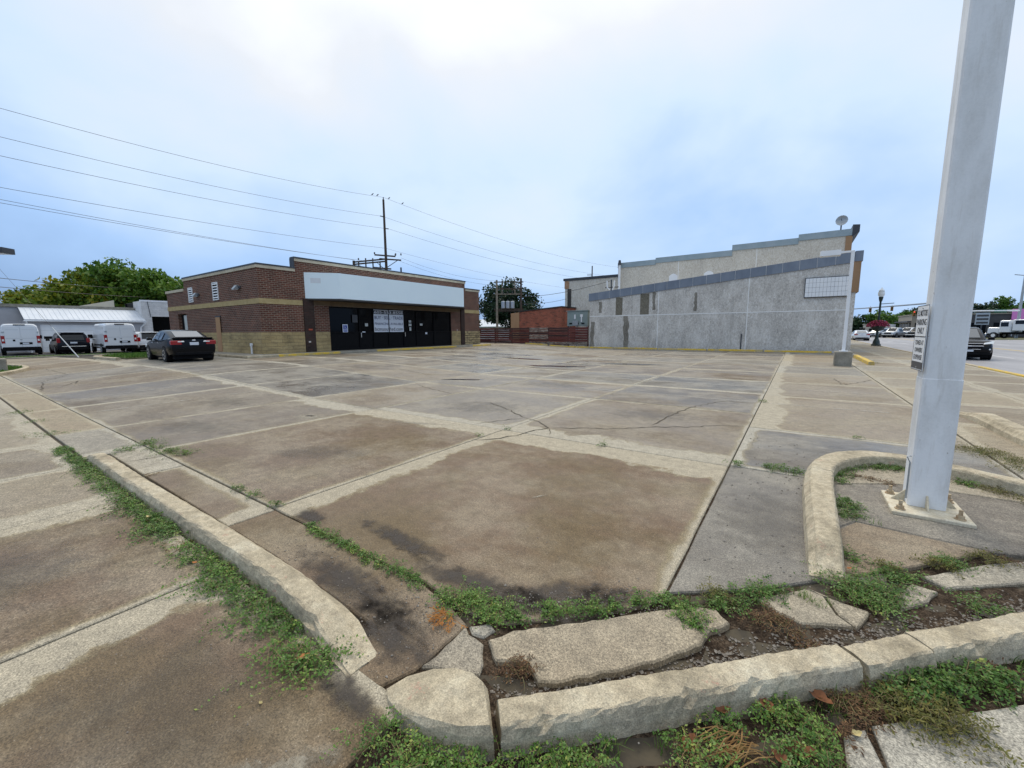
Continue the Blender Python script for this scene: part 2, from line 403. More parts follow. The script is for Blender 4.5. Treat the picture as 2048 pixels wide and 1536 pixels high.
def stucco_material(name, a, c_, streak):
    m, t, b = newmat(name); P = pos(t)
    c = ramp(t, noise(t, scaled(t, P, (1, 1, .5)), 1.1, 7, 0.7, 0.4), [(0.32, a), (0.66, c_)])
    c = mixc(t, 0.5, c, ramp(t, noise(t, scaled(t, P, (1, 1, .6)), 11, 7, 0.8, 1.0), [(0.38, (0.16, 0.16, 0.16)), (0.62, (0.84, 0.84, 0.84))]), 'OVERLAY')
    c = mixc(t, 0.3, c, ramp(t, noise(t, P, 30, 5, 0.7), [(0.3, (0.2, 0.2, 0.2)), (0.7, (0.85, 0.85, 0.85))]), 'OVERLAY')
    if streak:
        sm = maprange(t, noise(t, scaled(t, P, (1, 1, .06)), 1.3, 5, 0.7), 0.58, 0.70)
        c = mixc(t, math_(t, 'MULTIPLY', sm, streak), c, (0.12, 0.105, 0.085))
    t.links.new(c, b.inputs['Base Color']); b.inputs['Roughness'].default_value = 0.95
    bump(t, b, noise(t, P, 16, 6, 0.75), 0.5, 0.03); return m
STUCCO = stucco_material('grey_stucco', (0.42, 0.395, 0.36), (0.68, 0.65, 0.60), 0.25)
STUCCO2 = stucco_material('pale_grey_brick', (0.54, 0.50, 0.43), (0.64, 0.60, 0.52), 0.12)
STAIN = stucco_material('stained_stucco', (0.13, 0.12, 0.09), (0.20, 0.18, 0.14), 0.3)
COPING = pmat('blue_grey_coping', (0.15, 0.18, 0.23), (0.21, 0.245, 0.30), 1.5, 0.5, stretch=(1, 1, .4))
COPING2 = pmat('pale_blue_coping', (0.26, 0.34, 0.38), (0.33, 0.40, 0.44), 1.2, 0.5)
CONC = pmat('plain_concrete', (0.30, 0.28, 0.23), (0.20, 0.185, 0.15), 3, 0.9, fine=0.4, fscale=70, bmp=0.4)
WHITEBLOCK = brick_material('white_block', (0.62, 0.62, 0.62), (0.58, 0.58, 0.585), (0.5, 0.5, 0.5), 0.4, 0.2, 0.008)
GREYBLOCK = pmat('grey_block', (0.36, 0.36, 0.38), (0.42, 0.42, 0.44), 1, 0.9)
METALROOF = pmat('pale_metal_roof', (0.55, 0.60, 0.66), (0.62, 0.66, 0.71), 1.0, 0.4, 0.2)
ACGREEN = pmat('grey_green_metal', (0.22, 0.28, 0.27), (0.26, 0.32, 0.31), 2, 0.5)
BLUEDEEP = pmat('navy_print', (0.02, 0.03, 0.10), (0.03, 0.045, 0.13), 2, 0.5)
BLUESIGN = pmat('blue_sign', (0.01, 0.05, 0.35), (0.01, 0.04, 0.30), 2, 0.5)
PAPER = pmat('white_paper', (0.72, 0.75, 0.82), (0.66, 0.70, 0.78), 2, 0.5)
INK = pmat('black_ink', (0.015, 0.015, 0.02), (0.02, 0.02, 0.025), 2, 0.5)
CHARCOAL = pmat('charcoal_print', (0.05, 0.05, 0.055), (0.06, 0.06, 0.065), 2, 0.5)
def simple(name, col, rough=0.4, metal=0.0, spec=0.5, coat=0.0, trans=0.0, emit=None):
    m, t, b = newmat(name)
    b.inputs['Base Color'].default_value = (*col, 1); b.inputs['Roughness'].default_value = rough; b.inputs['Metallic'].default_value = metal
    b.inputs['Specular IOR Level'].default_value = spec; b.inputs['Coat Weight'].default_value = coat; b.inputs['Coat Roughness'].default_value = 0.04
    b.inputs['Transmission Weight'].default_value = trans
    if emit:
        b.inputs['Emission Color'].default_value = (*emit[0], 1); b.inputs['Emission Strength'].default_value = emit[1]
    return m
DARKGLASS = simple('dark_shop_glass', (0.003, 0.003, 0.004), 0.06, spec=0.12)
CARGLASS = simple('car_glass', (0.006, 0.008, 0.010), 0.04, spec=0.5)
CARGLASSBLUE = simple('car_glass_sky', (0.03, 0.045, 0.06), 0.03, spec=1.0, coat=1.0)
PAINT = {'black': simple('black_car_paint', (0.003, 0.0033, 0.0045), 0.22, spec=0.22),
         'navy': simple('dark_blue_car_paint', (0.005, 0.006, 0.010), 0.25, spec=0.22),
         'white': simple('white_car_paint', (0.72, 0.75, 0.78), 0.35, coat=0.6),
         'silver': simple('silver_car_paint', (0.42, 0.45, 0.48), 0.35, 0.5, coat=0.6),
         'grey': simple('grey_car_paint', (0.12, 0.13, 0.14), 0.3, 0.3, coat=0.7),
         'red': simple('red_car_paint', (0.35, 0.02, 0.02), 0.3, coat=0.7)}
TYRE = pmat('tyre_rubber', (0.012, 0.012, 0.012), (0.02, 0.02, 0.02), 20, 0.85)
RIM = simple('alloy_rim', (0.55, 0.57, 0.60), 0.3, 0.8)
CHROME = simple('chrome', (0.75, 0.77, 0.8), 0.15, 1.0)
TAILRED = simple('tail_light_red', (0.30, 0.008, 0.012), 0.15, coat=0.5)
LENSWHITE = simple('clear_lens', (0.75, 0.78, 0.78), 0.15, coat=0.5)
PLATE = simple('licence_plate', (0.62, 0.66, 0.72), 0.5)
GREENPOST = simple('dark_green_post', (0.012, 0.028, 0.026), 0.4)
GLOBE = simple('frosted_globe', (0.82, 0.86, 0.88), 0.25)
SIGYEL = simple('signal_yellow', (0.42, 0.20, 0.02), 0.5)
SIGRED = simple('signal_lamp_red', (0.6, 0.03, 0.02), 0.4, emit=((1.0, 0.08, 0.05), 1.2))
SIGDARK = simple('signal_lamp_dark', (0.02, 0.02, 0.02), 0.4)
PINK = simple('pink_sign', (0.75, 0.25, 0.62), 0.5)
GREENSIGN = simple('green_street_sign', (0.0, 0.18, 0.09), 0.5)
BIRD = simple('bird_dark', (0.02, 0.02, 0.022), 0.7)
RUST = pmat('rusty_bolt', (0.50, 0.42, 0.29), (0.33, 0.22, 0.12), 30, 0.85)
CREAMSTEEL = pmat('cream_steel', (0.62, 0.57, 0.45), (0.50, 0.43, 0.30), 9, 0.7, fine=.25, fscale=60)
PUDDLE = simple('puddle_water', (0.10, 0.10, 0.105), 0.04, spec=0.6)
CRACK = pmat('crack_dark', (0.05, 0.042, 0.03), (0.085, 0.07, 0.045), 12, 0.95)
OILM = pmat('tar_dark', (0.05, 0.048, 0.046), (0.07, 0.065, 0.06), 6, 0.9)

def pole_paint():
    m, t, b = newmat('chalky_white_pole_paint'); P = pos(t)
    c = ramp(t, noise(t, scaled(t, P, (1, 1, .35)), 2.2, 6, 0.65), [(0.32, (0.60, 0.61, 0.61)), (0.5, (0.76, 0.78, 0.80)), (0.7, (0.82, 0.84, 0.86))])
    c = mixc(t, 0.22, c, ramp(t, noise(t, P, 45, 5, 0.7), [(0.3, (0.25, 0.25, 0.25)), (0.7, (0.8, 0.8, 0.8))]), 'OVERLAY')
    gr = maprange(t, noise(t, scaled(t, P, (1, 1, .12)), 9, 5, 0.7), 0.52, 0.72)
    c = mixc(t, math_(t, 'MULTIPLY', gr, 0.45), c, (0.42, 0.40, 0.36))
    rs = maprange(t, noise(t, P, 24, 4, 0.75), 0.665, 0.72)
    c = mixc(t, math_(t, 'MULTIPLY', rs, 0.7), c, (0.17, 0.10, 0.05))
    t.links.new(c, b.inputs['Base Color']); b.inputs['Roughness'].default_value = 0.6
    bump(t, b, noise(t, P, 35, 4), 0.12, 0.004); return m
POLEWHITE = pole_paint()

def paint_worn():
    m, t, b = newmat('worn_stall_paint'); P = pos(t)
    b.inputs['Base Color'].default_value = (0.50, 0.48, 0.42, 1); b.inputs['Roughness'].default_value = 0.85
    a = maprange(t, noise(t, P, 3.2, 6, 0.75), 0.40, 0.60)
    a = math_(t, 'MULTIPLY', a, maprange(t, noise(t, P, 45, 3), 0.35, 0.6))
    t.links.new(math_(t, 'MULTIPLY', a, 0.75), b.inputs['Alpha']); return m
STALLPAINT = paint_worn()

def leaf_material(name, stops, rough=0.5, trans=0.25):
    m, t, b = newmat(name)
    at = t.nodes.new('ShaderNodeAttribute'); at.attribute_name = 'tint'
    c = ramp(t, at.outputs['Fac'], stops)
    t.links.new(c, b.inputs['Base Color']); b.inputs['Roughness'].default_value = rough
    b.inputs['Specular IOR Level'].default_value = 0.35
    tr = t.nodes.new('ShaderNodeBsdfTranslucent'); t.links.new(c, tr.inputs[0])
    mxs = t.nodes.new('ShaderNodeMixShader'); mxs.inputs[0].default_value = trans
    o_ = t.nodes['Material Output']
    t.links.new(b.outputs[0], mxs.inputs[1]); t.links.new(tr.outputs[0], mxs.inputs[2]); t.links.new(mxs.outputs[0], o_.inputs[0]); return m
LEAF_Y = leaf_material('leaves_yellow_green', [(0.0, (0.05, 0.10, 0.012)), (0.55, (0.13, 0.21, 0.02)), (0.85, (0.26, 0.28, 0.022)), (1.0, (0.36, 0.30, 0.03))])
LEAF_G = leaf_material('leaves_green', [(0.0, (0.03, 0.085, 0.012)), (0.6, (0.085, 0.18, 0.02)), (1.0, (0.17, 0.26, 0.03))])
LEAF_D = leaf_material('leaves_dark', [(0.0, (0.010, 0.028, 0.014)), (0.6, (0.022, 0.052, 0.024)), (1.0, (0.05, 0.09, 0.03))])
LEAF_W = leaf_material('weed_leaves', [(0.0, (0.03, 0.07, 0.012)), (0.5, (0.085, 0.185, 0.028)), (0.85, (0.18, 0.30, 0.055)), (1.0, (0.34, 0.36, 0.08))], 0.45, 0.2)
LEAF_O = leaf_material('weed_leaves_olive', [(0.0, (0.05, 0.055, 0.012)), (0.5, (0.12, 0.125, 0.025)), (1.0, (0.24, 0.20, 0.045))], 0.6, 0.2)
LEAF_B = leaf_material('dry_brown_weeds', [(0.0, (0.05, 0.026, 0.014)), (0.5, (0.13, 0.07, 0.034)), (1.0, (0.30, 0.18, 0.08))], 0.8, 0.1)
LEAF_GR = leaf_material('grass_blades', [(0.0, (0.035, 0.09, 0.012)), (0.6, (0.08, 0.18, 0.02)), (1.0, (0.18, 0.25, 0.05))], 0.6, 0.2)
FLOWER = leaf_material('flower_petals', [(0.0, (0.03, 0.06, 0.02)), (0.25, (0.16, 0.01, 0.035)), (0.7, (0.38, 0.03, 0.10)), (1.0, (0.6, 0.14, 0.25))], 0.6, 0.2)
DEADLEAF = pmat('dead_leaf_brown', (0.22, 0.085, 0.03), (0.13, 0.05, 0.02), 40, 0.8)
STRAW = pmat('straw_twig', (0.36, 0.22, 0.08), (0.25, 0.13, 0.04), 30, 0.85)
BARK = pmat('bark', (0.06, 0.05, 0.042), (0.035, 0.028, 0.024), 8, 0.95, stretch=(1, 1, .2))

# ------------------------------------------------------------------ lettering (flat print), made once
_txt = {}
def text_mesh(body, bold=0.0):
    key = (body, bold)
    if key in _txt: return _txt[key]
    cu = bpy.data.curves.new('lettering', 'FONT'); cu.body = body; cu.size = 1; cu.resolution_u = 3; cu.offset = bold
    o = bpy.data.objects.new('lettering', cu); COL.objects.link(o)
    dg = bpy.context.evaluated_depsgraph_get(); dg.update()
    me = bpy.data.meshes.new_from_object(o.evaluated_get(dg))
    vs = [tuple(v.co) for v in me.vertices]; fs = [tuple(p.vertices) for p in me.polygons]
    bpy.data.objects.remove(o); bpy.data.meshes.remove(me)
    _txt[key] = (vs, fs); return _txt[key]
def lettering(body, org, ux, uy, w_, h_, mat_, parent, off=0.004, bold=0.0, z=None):
    """text fitted in a w x h box whose lower-left corner is org; ux, uy unit vectors"""
    vs, fs = text_mesh(body, bold)
    xs = [v[0] for v in vs]; ys = [v[1] for v in vs]
    x0, x1, y0, y1 = min(xs), max(xs), min(ys), max(ys)
    ux = Vector(ux); uy = Vector(uy); nn = ux.cross(uy); org = Vector(org)
    P = [org + ux * ((v[0] - x0) / (x1 - x0) * w_) + uy * ((v[1] - y0) / (y1 - y0) * h_) + nn * off for v in vs]
    return MB().add(P, fs).build('lettering', mat_, parent)
for s_ in ('605-553-8558', 'BUY \u00b7 SELL \u00b7 TRADE', 'FINANCING AVAILABLE', 'bcmsouthsd.com', 'S D MOTORS', 'PARKING', 'ONLY', 'TOWED AT', 'OWNERS', 'EXPENSE'):
    text_mesh(s_, 0.012)

# ================================================================== GROUND
def sheet(name, x0, x1, y0, y1, dz, mat_, nx, ny, parent=None):
    mb = MB(); vs = []; fs = []
    for j in range(ny + 1):
        for i in range(nx + 1):
            x = lerp(x0, x1, i / nx); y = lerp(y0, y1, j / ny); vs.append((x, y, zf(x, y) + dz))
    for j in range(ny):
        for i in range(nx):
            a = j * (nx + 1) + i; fs.append((a, a + 1, a + nx + 2, a + nx + 1))
    return mb.add(vs, fs).build(name, mat_, parent)

# terrain to the horizon: graded grid, follows the lot
gx = [-900, -400, -200, -120, -80, -60] + [x for x in range(-50, 31, 4)] + [45, 70, 120, 200, 400, 900]
gy = [-400, -150, -60, -20] + [y for y in range(-8, 50, 4)] + [60, 80, 120, 200, 400, 900, 1500]
vs = [(x, y, zf(x, y) - 0.25) for y in gy for x in gx]
nx_ = len(gx)
fs = [(j * nx_ + i, j * nx_ + i + 1, (j + 1) * nx_ + i + 1, (j + 1) * nx_ + i) for j in range(len(gy) - 1) for i in range(nx_ - 1)]
terrain = tag(MB().add(vs, fs).build('terrain', GRASSDIRT), kind='structure')

def uvset(me, st, size, bx, by):
    for nm, fn in (('st', st), ('size', size), ('bx', bx), ('by', by)):
        l = me.uv_layers.new(name=nm)
        vals = []
        for lp in me.loops:
            v = me.vertices[lp.vertex_index].co; vals += list(fn(v))
        l.data.foreach_set('uv', vals)

def finish_slab(o, col, st, size, b):
    uvset(o.data, st, size, lambda v: (b[0], b[1]), lambda v: (b[2], b[3]))
    o.color = (*col, 1)

def slab(x0, x1, y0, y1, parent, col, b, g=0.008, dz=0.0, th=0.06, n=None, name='slab', tilt=True):
    """one cast slab with rounded arrises; b = dried margins on the x0, x1, y0, y1 sides"""
    X0, X1, Y0, Y1 = x0 + g, x1 - g, y0 + g, y1 - g
    n = n or (2 if (x0 > -8 and y1 < 12) else 5)
    r_ = 0.007; mb = MB()
    ddz = dz + (random.uniform(-0.003, 0.004) if tilt else 0)
    gxs = [X0, X0 + r_] + [lerp(X0 + r_, X1 - r_, i / n) for i in range(1, n)] + [X1 - r_, X1]
    gys = [Y0, Y0 + r_] + [lerp(Y0 + r_, Y1 - r_, i / n) for i in range(1, n)] + [Y1 - r_, Y1]
    m_ = len(gxs); k_ = len(gys); vs = []; fs = []
    for j, y in enumerate(gys):
        for i, x in enumerate(gxs):
            e_ = (i in (0, m_ - 1)) or (j in (0, k_ - 1))
            vs.append((x, y, zf(x, y) + ddz - (0.006 if e_ else 0)))
    for j in range(k_ - 1):
        for i in range(m_ - 1):
            a = j * m_ + i; fs.append((a, a + 1, a + m_ + 1, a + m_))
    ring = [i for i in range(m_)] + [j * m_ + m_ - 1 for j in range(1, k_)] + [(k_ - 1) * m_ + i for i in range(m_ - 2, -1, -1)] + [j * m_ for j in range(k_ - 2, 0, -1)]
    base = len(vs)
    for q in ring:
        x, y, z = vs[q]; vs.append((x, y, z - th))
    L_ = len(ring)
    for q in range(L_):
        fs.append((ring[q], base + q, base + (q + 1) % L_, ring[(q + 1) % L_]))
    o = mb.add(vs, fs).build(name, SLAB, parent)
    a = anchor(parent)
    finish_slab(o, col, lambda v: (v.x + a.x - x0, v.y + a.y - y0), lambda v: (x1 - x0, y1 - y0), b)
    return o

def jitter_poly(poly, step=0.08, amp=0.006):
    outp = []
    n = len(poly)
    for i in range(n):
        p = Vector(poly[i]).to_2d() if len(poly[i]) > 2 else Vector(poly[i]); q = Vector(poly[(i + 1) % n])
        k = max(1, int((q - p).length / step))
        for j in range(k):
            c = p.lerp(q, j / k)
            outp.append((c.x + (random.uniform(-amp, amp) if j else 0), c.y + (random.uniform(-amp, amp) if j else 0)))
    return outp
def poly_slab(poly, parent, col, dz=0.0, th=0.06, amp=0.006, step=0.08, name='slab', mat_=None, tilt=(0, 0)):
    """irregular broken slab with a worn edge"""
    pl = jitter_poly(poly, step, amp)
    n = len(pl)
    a = sum(pl[i][0] * pl[(i + 1) % n][1] - pl[(i + 1) % n][0] * pl[i][1] for i in range(n))
    if a < 0: pl = pl[::-1]
    cx = sum(p[0] for p in pl) / n; cy = sum(p[1] for p in pl) / n
    zt = lambda x, y: zf(x, y) + dz + (x - cx) * tilt[0] + (y - cy) * tilt[1]
    inn = []
    for i in range(n):
        p0 = Vector(pl[i - 1]); p1 = Vector(pl[i]); p2 = Vector(pl[(i + 1) % n])
        t_ = (p2 - p0); nr = Vector((-t_.y, t_.x))
        if nr.length > 1e-6: nr.normalize()
        c = p1 + nr * 0.009; inn.append((c.x, c.y))
    vs = [(x, y, zt(x, y) - th) for x, y in pl] + [(x, y, zt(x, y) - 0.009) for x, y in pl] + [(x, y, zt(x, y)) for x, y in inn]
    fs = [tuple(range(2 * n, 3 * n))]
    for k in (0, n):
        fs += [(k + i, k + (i + 1) % n, k + n + (i + 1) % n, k + n + i) for i in range(n)]
    o = MB().add(vs, fs).build(name, mat_ or SLAB, parent)
    finish_slab(o, col, lambda v: (5, 5), lambda v: (10, 10), (0, 0, 0, 0))
    return o

def rcol(d0, d1, w0=0.2, w1=0.6):
    return (random.uniform(d0, d1), random.random(), random.uniform(w0, w1))

# ---- parking lot
lot = tag(sheet('parking_lot', -42, 2.6, 1.05, 36.2, -0.022, CRACK, 40, 32), kind='structure')
xs = [-23.2, -19.9, -16.55, -13.2, -9.85, -7.35, -3.95, -0.57]
ys = [1.75, 5.45, 9.2, 12.2, 15.2, 18.6, 22.0, 25.4, 28.8, 32.2, 35.3]
for j in range(len(ys) - 1):
    for i in range(len(xs) - 1):
        x0, x1, y0, y1 = xs[i], xs[i + 1], ys[j], ys[j + 1]
        if (x0, y0) == (-3.95, 1.75): continue
        far = y0 > 9
        wetg = random.uniform(0.75, 1.0) if (y0 > 5 and -20 < x0) else random.uniform(0.3, 0.7)
        rm = lambda a=0.0, b_=0.09: random.uniform(a, b_)
        col = (random.uniform(0.75, 1.0), random.uniform(.45, 1.0) if (y0 > 5 or x0 < -8) else random.uniform(.0, .4), wetg)  # farther slabs greyer: reflected sky put into their colour
        b = [rm(), rm(), rm(), random.uniform(0.06, 0.28)]
        if (x0, y0) == (-7.35, 1.75): col = (0.96, 0.25, 0.4); b = [0.05, 0.04, 0.02, 0.52]
        if (x0, y0) == (-9.85, 1.75): col = (0.9, 0.6, 0.5); b = [0.04, 0.05, 0.02, 0.5]
        if (x0, y0) == (-3.95, 5.45): col = (0.82, 0.5, 0.65); b = [0.10, 0.03, 0.42, 0.06]
        if (x0, y0) == (-7.35, 5.45): col = (0.8, 0.7, 0.7); b = [0.04, 0.12, 0.25, 0.12]
        slab(x0, x1, y0, y1, lot, col, b, n=4)
# the nearest slab has its corner cut off by the kerb return
near_poly = [(-3.942, 1.758), (-3.47, 1.75), (-2.74, 1.73), (-1.94, 1.75), (-1.46, 1.69), (-1.24, 1.74), (-0.84, 2.11), (-0.63, 2.34), (-0.578, 2.52), (-0.578, 5.442), (-3.942, 5.442)]
o = poly_slab(near_poly, lot, (1.0, 0.12, 0.35), amp=0.004, step=0.3)
for l_, fn in (('st', lambda v: (v.x + 3.95, v.y - 1.75)), ('size', lambda v: (3.38, 3.70)), ('bx', lambda v: (0.26, 0.05)), ('by', lambda v: (-0.6, 0.52))):
    d_ = o.data.uv_layers[l_].data
    vals = []
    for lp in o.data.loops: vals += list(fn(o.data.vertices[lp.vertex_index].co))
    d_.foreach_set('uv', vals)
# strip right of the long joint
ys2 = [7.9, 12.0, 15.2, 18.6, 22.0, 25.4, 28.8, 32.2, 35.3]
for j in range(len(ys2) - 1):
    slab(-0.57, 2.15, ys2[j], ys2[j + 1], lot, rcol(0.55, 0.85, .4, .8), [random.uniform(0.2, 0.5), .06, .06, .1])
slab(-0.57, 2.15, 5.5, 7.9, lot, (0.95, 0.9, 0.8), [0.10, 0.05, 0.05, 0.10])
poly_slab([(-0.56, 2.53), (-0.19, 2.82), (0.07, 3.06), (0.26, 3.26), (0.60, 3.4), (0.60, 5.48), (-0.56, 5.48)], lot, (0.88, 0.95, 0.5), amp=0.004, step=0.3)
# west drive and the strip behind the shop
xs3 = [-41.6, -38.0, -34.4, -30.8, -27.0, -23.2]
for i in range(len(xs3) - 1):
    for y0, y1 in ((1.75, 5.35), (5.35, 9.55)):
        if y0 > 5 and xs3[i + 1] < -28: continue
        slab(xs3[i], xs3[i + 1], y0, y1, lot, rcol(0.45, 0.8, .1, .4), [.1, .1, .1, .35])
for x0, x1 in ((-30.4, -26.8), (-26.8, -23.2)):
    for y0, y1 in ((30.5, 33.0), (33.0, 35.3)):
        slab(x0, x1, y0, y1, lot, rcol(0.5, 0.8, .3, .6), [.1, .1, .1, .2])
# gutter pans along the side kerb and the flush band further on
for x0, x1, c_ in ((-6.2, -3.91, (0.9, .3, .3)), (-7.7, -6.2, (0.25, .6, .2)), (-9.83, -7.7, (0.45, .8, .2))):
    slab(x0, x1, 1.345 if x0 > -7.75 else 1.10, 1.745, lot, c_, [0.06, 0.25, -0.2, 0.08], n=3)
poly_slab([(-3.90, 1.345), (-3.2, 1.345), (-1.82, 1.30), (-1.80, 1.06), (-1.50, 1.05), (-1.43, 1.22), (-1.425, 1.60), (-1.60, 1.66), (-1.95, 1.73), (-3.90, 1.735)], lot, (0.97, 0.15, 0.3), amp=0.004, step=0.2)
for x0, x1 in ((-13.2, -9.83), (-17.7, -13.2), (-21.5, -17.7), (-24.2, -21.5)):
    slab(x0, x1, 1.10, 1.745, lot, rcol(0.15, 0.45, .1, .3), [.1, .1, .05, .05], n=3)
for x0, x1, y0, y1 in ((-27.6, -24.2, -0.6, 1.74), (-31, -27.6, -0.6, 1.74), (-34.4, -31, -0.6, 1.74), (-41.6, -34.4, -0.6, 1.74)):
    slab(x0, x1, y0, y1, lot, rcol(0.3, 0.6, .1, .3), [.1, .1, .1, .1], n=3)

# ---- side pavement, left foreground
pav = tag(sheet('side_pavement', -42, -1.0, -7.0, 1.04, -0.026, CRACK, 10, 4), kind='structure')
for x0, x1, c_, b in ((-3.2, -1.30, (1.0, .18, .25), [.30, -.3, -.3, .12]), (-5.42, -3.2, (0.98, .2, .25), [.22, .05, -.3, .12]), (-7.25, -5.42, (0.5, .3, .2), [.1, .35, -.3, .1]),
                     (-9.1, -7.25, (0.7, .5, .2), [.1, .1, -.3, .2]), (-12.6, -9.1, (0.45, .4, .2), [.1, .2, -.3, .2]), (-16.6, -12.6, (0.3, .5, .2), [.1, .1, -.3, .1]), (-20.5, -16.6, (0.3, .5, .2), [.1, .1, -.3, .1]), (-24.2, -20.5, (0.3, .5, .2), [.1, .1, -.3, .1])):
    slab(x0, x1, -3.0 if x0 > -24 else -3.0, 1.075, pav, c_, b, n=3)
    slab(x0, x1, -6.6, -3.0, pav, c_, b, n=2)

# ---- broken pavement and soil at the street corner
soil = tag(sheet('soil_strip', -2.2, 4.2, -0.6, 4.6, -0.022, SOIL, 60, 52), kind='structure')
for v in soil.data.vertices:
    v.co.z += random.uniform(-0.004, 0.008)
corner = setting('corner_pavement', (0, 2, 0))
poly_slab([(-1.42, 1.585), (-1.42, 1.42), (-1.41, 1.35), (-1.42, 1.25), (-1.31, 1.30), (-1.15, 1.37), (-1.18, 1.44), (-1.26, 1.54), (-1.37, 1.55)], corner, (0.45, .5, .2), 0.002, amp=0.006, step=.05)
poly_slab([(-1.41, 1.60), (-1.36, 1.565), (-1.29, 1.58), (-1.27, 1.66), (-1.33, 1.69)], corner, (0.35, .9, .2), -0.004, amp=0.005, step=.04)
poly_slab([(-1.25, 1.57), (-1.18, 1.70), (-1.1, 1.78), (-0.81, 2.05), (-0.68, 2.19), (-0.5, 2.36), (-0.37, 2.47), (-0.28, 2.50), (-0.2, 2.42), (-0.28, 2.30), (-0.3, 2.16), (-0.44, 1.95), (-0.58, 1.78), (-0.82, 1.53), (-0.89, 1.49), (-0.99, 1.55), (-1.13, 1.48)], corner, (0.38, .1, .15), 0.016, amp=0.008, step=.05, tilt=(0.01, 0.0))
poly_slab([(-0.09, 2.77), (0.15, 3.05), (0.245, 3.03), (0.30, 2.86), (0.37, 2.79), (0.13, 2.66), (0.03, 2.69)], corner, (0.3, .3, .1), 0.008, amp=0.006, step=.05)
poly_slab([(0.165, 3.06), (0.30, 3.03), (0.46, 3.0), (0.385, 2.80), (0.315, 2.87), (0.26, 3.03)], corner, (0.34, .3, .1), 0.005, amp=0.006, step=.05)
poly_slab([(0.72, 3.50), (0.84, 3.48), (0.77, 3.33), (0.62, 3.15), (0.61, 3.27)], corner, (0.2, .5, .1), 0.006, amp=0.006, step=.05)
poly_slab([(0.80, 3.66), (1.22, 4.12), (1.50, 4.36), (2.4, 5.1), (2.4, 4.6), (1.32, 3.92), (0.90, 3.57)], corner, (0.2, .6, .1), 0.004, amp=0.006, step=.08)
poly_slab([(1.36, 3.92), (2.4, 4.58), (3.2, 5.0), (3.6, 4.7), (2.6, 4.6), (1.6, 3.85)], corner, (0.8, .2, .2), 0.0, amp=0.006, step=.08)
# footway to the lower right
poly_slab([(0.27, -0.5), (0.27, 1.98), (0.345, 2.06), (0.385, 1.9), (0.62, 0.9), (0.95, -0.5)], corner, (0.12, .95, .1), 0.004, amp=0.005, step=.15)
poly_slab([(0.40, 1.93), (0.37, 2.10), (0.60, 2.30), (0.95, 2.62), (1.7, 3.30), (2.2, 3.2), (1.5, 1.9), (0.98, -0.5), (0.65, 0.9)], corner, (0.12, .98, .1), 0.006, amp=0.005, step=.15)
poly_slab([(-1.12, 0.60), (-1.20, 0.82), (-1.08, 0.93), (-0.92, 0.80), (-0.86, 0.55)], corner, (0.1, .9, .1), -0.004, amp=0.008, step=.05)

# ---- island paving round the sign post
isl = setting('island_paving', (1.1, 5, 0))
poly_slab([(0.37, 3.42), (0.43, 3.40), (0.72, 3.70), (1.28, 4.33), (0.52, 4.39), (0.36, 4.1)], isl, (0.75, .1, .2), 0.014, amp=0.003, step=.2)
poly_slab([(0.36, 4.15), (0.52, 4.41), (1.30, 4.35), (1.50, 4.42), (2.5, 5.2), (2.5, 5.74), (1.36, 5.74), (1.05, 5.74), (0.92, 5.69), (0.40, 5.35)], isl, (0.85, .8, .3), 0.012, amp=0.003, step=.2)
poly_slab([(0.40, 5.39), (0.92, 5.73), (1.05, 5.78), (1.36, 5.78), (2.5, 5.78), (1.9, 6.0), (1.3, 6.45), (0.85, 6.45), (0.5, 6.0)], isl, (0.35, .3, .2), 0.012, amp=0.003, step=.2)

# ---- footway along the main street
foot = tag(sheet('street_footway', 2.1, 6.35, 4.4, 140, -0.03, CRACK, 2, 12), kind='structure')
yy = 4.6
while yy < 60:
    st_ = 2.75 if yy < 30 else 5.5
    for x0, x1 in ((2.17, 4.3), (4.3, 6.33)):
        if x0 < 3 and yy > 33: x0 = 3.12
        slab(x0, x1, yy, yy + st_, foot, rcol(0.25, 0.65, .1, .4), [.15, .15, .15, .2], n=3)
    yy += st_
slab(3.12, 6.33, yy, 139, foot, (0.4, .5, .2), [.1, .1, .1, .1], n=3)

# ---- road
road = tag(MB().box(6.5, 21.0, -60, 420, -0.6, -0.09).build('road', ROAD), kind='structure')
road2 = tag(MB().box(21.02, 60, 66, 88, -0.6, -0.092).build('cross_road', ROAD), kind='structure')
far_foot = tag(MB().box(21.0, 23.2, -60, 65.8, -0.6, 0.03).box(21.0, 23.2, 88.2, 420, -0.6, 0.03).build('far_footway', CONC), kind='structure')
mk = pmat('road_paint_white', (0.66, 0.66, 0.66), (0.5, 0.5, 0.5), 2, 0.7)
for x in (10.1, 17.4):
    for k in range(18):
        y = 8 + k * 9.0
        MB().box(x, x + 0.12, y, y + 4.5, -0.0895, -0.086).build('lane_marking', mk, road)
for x in (13.6, 13.9):
    MB().box(x, x + 0.11, -20, 300, -0.0895, -0.086).build('lane_marking', YELLOW, road)
# street kerb (a part each 6 m, yellow near the drive)
sk = setting('street_kerb', (6.4, 20, 0))
for k in range(20):
    y0 = 19.2 + k * 6.0
    prof = [(6.33, -0.3), (6.33, 0.035), (6.36, 0.055), (6.47, 0.05), (6.50, 0.03), (6.54, -0.3)]
    mb = MB(); mb.loft([[(x, y0 + 0.01, z) for x, z in prof], [(x, y0 + 5.99, z) for x, z in prof]])
    mb.build('kerb_stone', YELLOW if k == 0 else KERB, sk)

# west yard behind the drive
yard = tag(sheet('yard', -75, -41.6, -8, 34, -0.05, ASPH, 8, 10), kind='structure')
alley = tag(sheet('alley', -41.6, -25.0, 9.62, 60, -0.06, ASPH, 6, 10), kind='structure')
backlot = tag(sheet('back_lot', -25.0, 2.6, 35.3, 60, -0.08, ASPH, 6, 6), kind='structure')

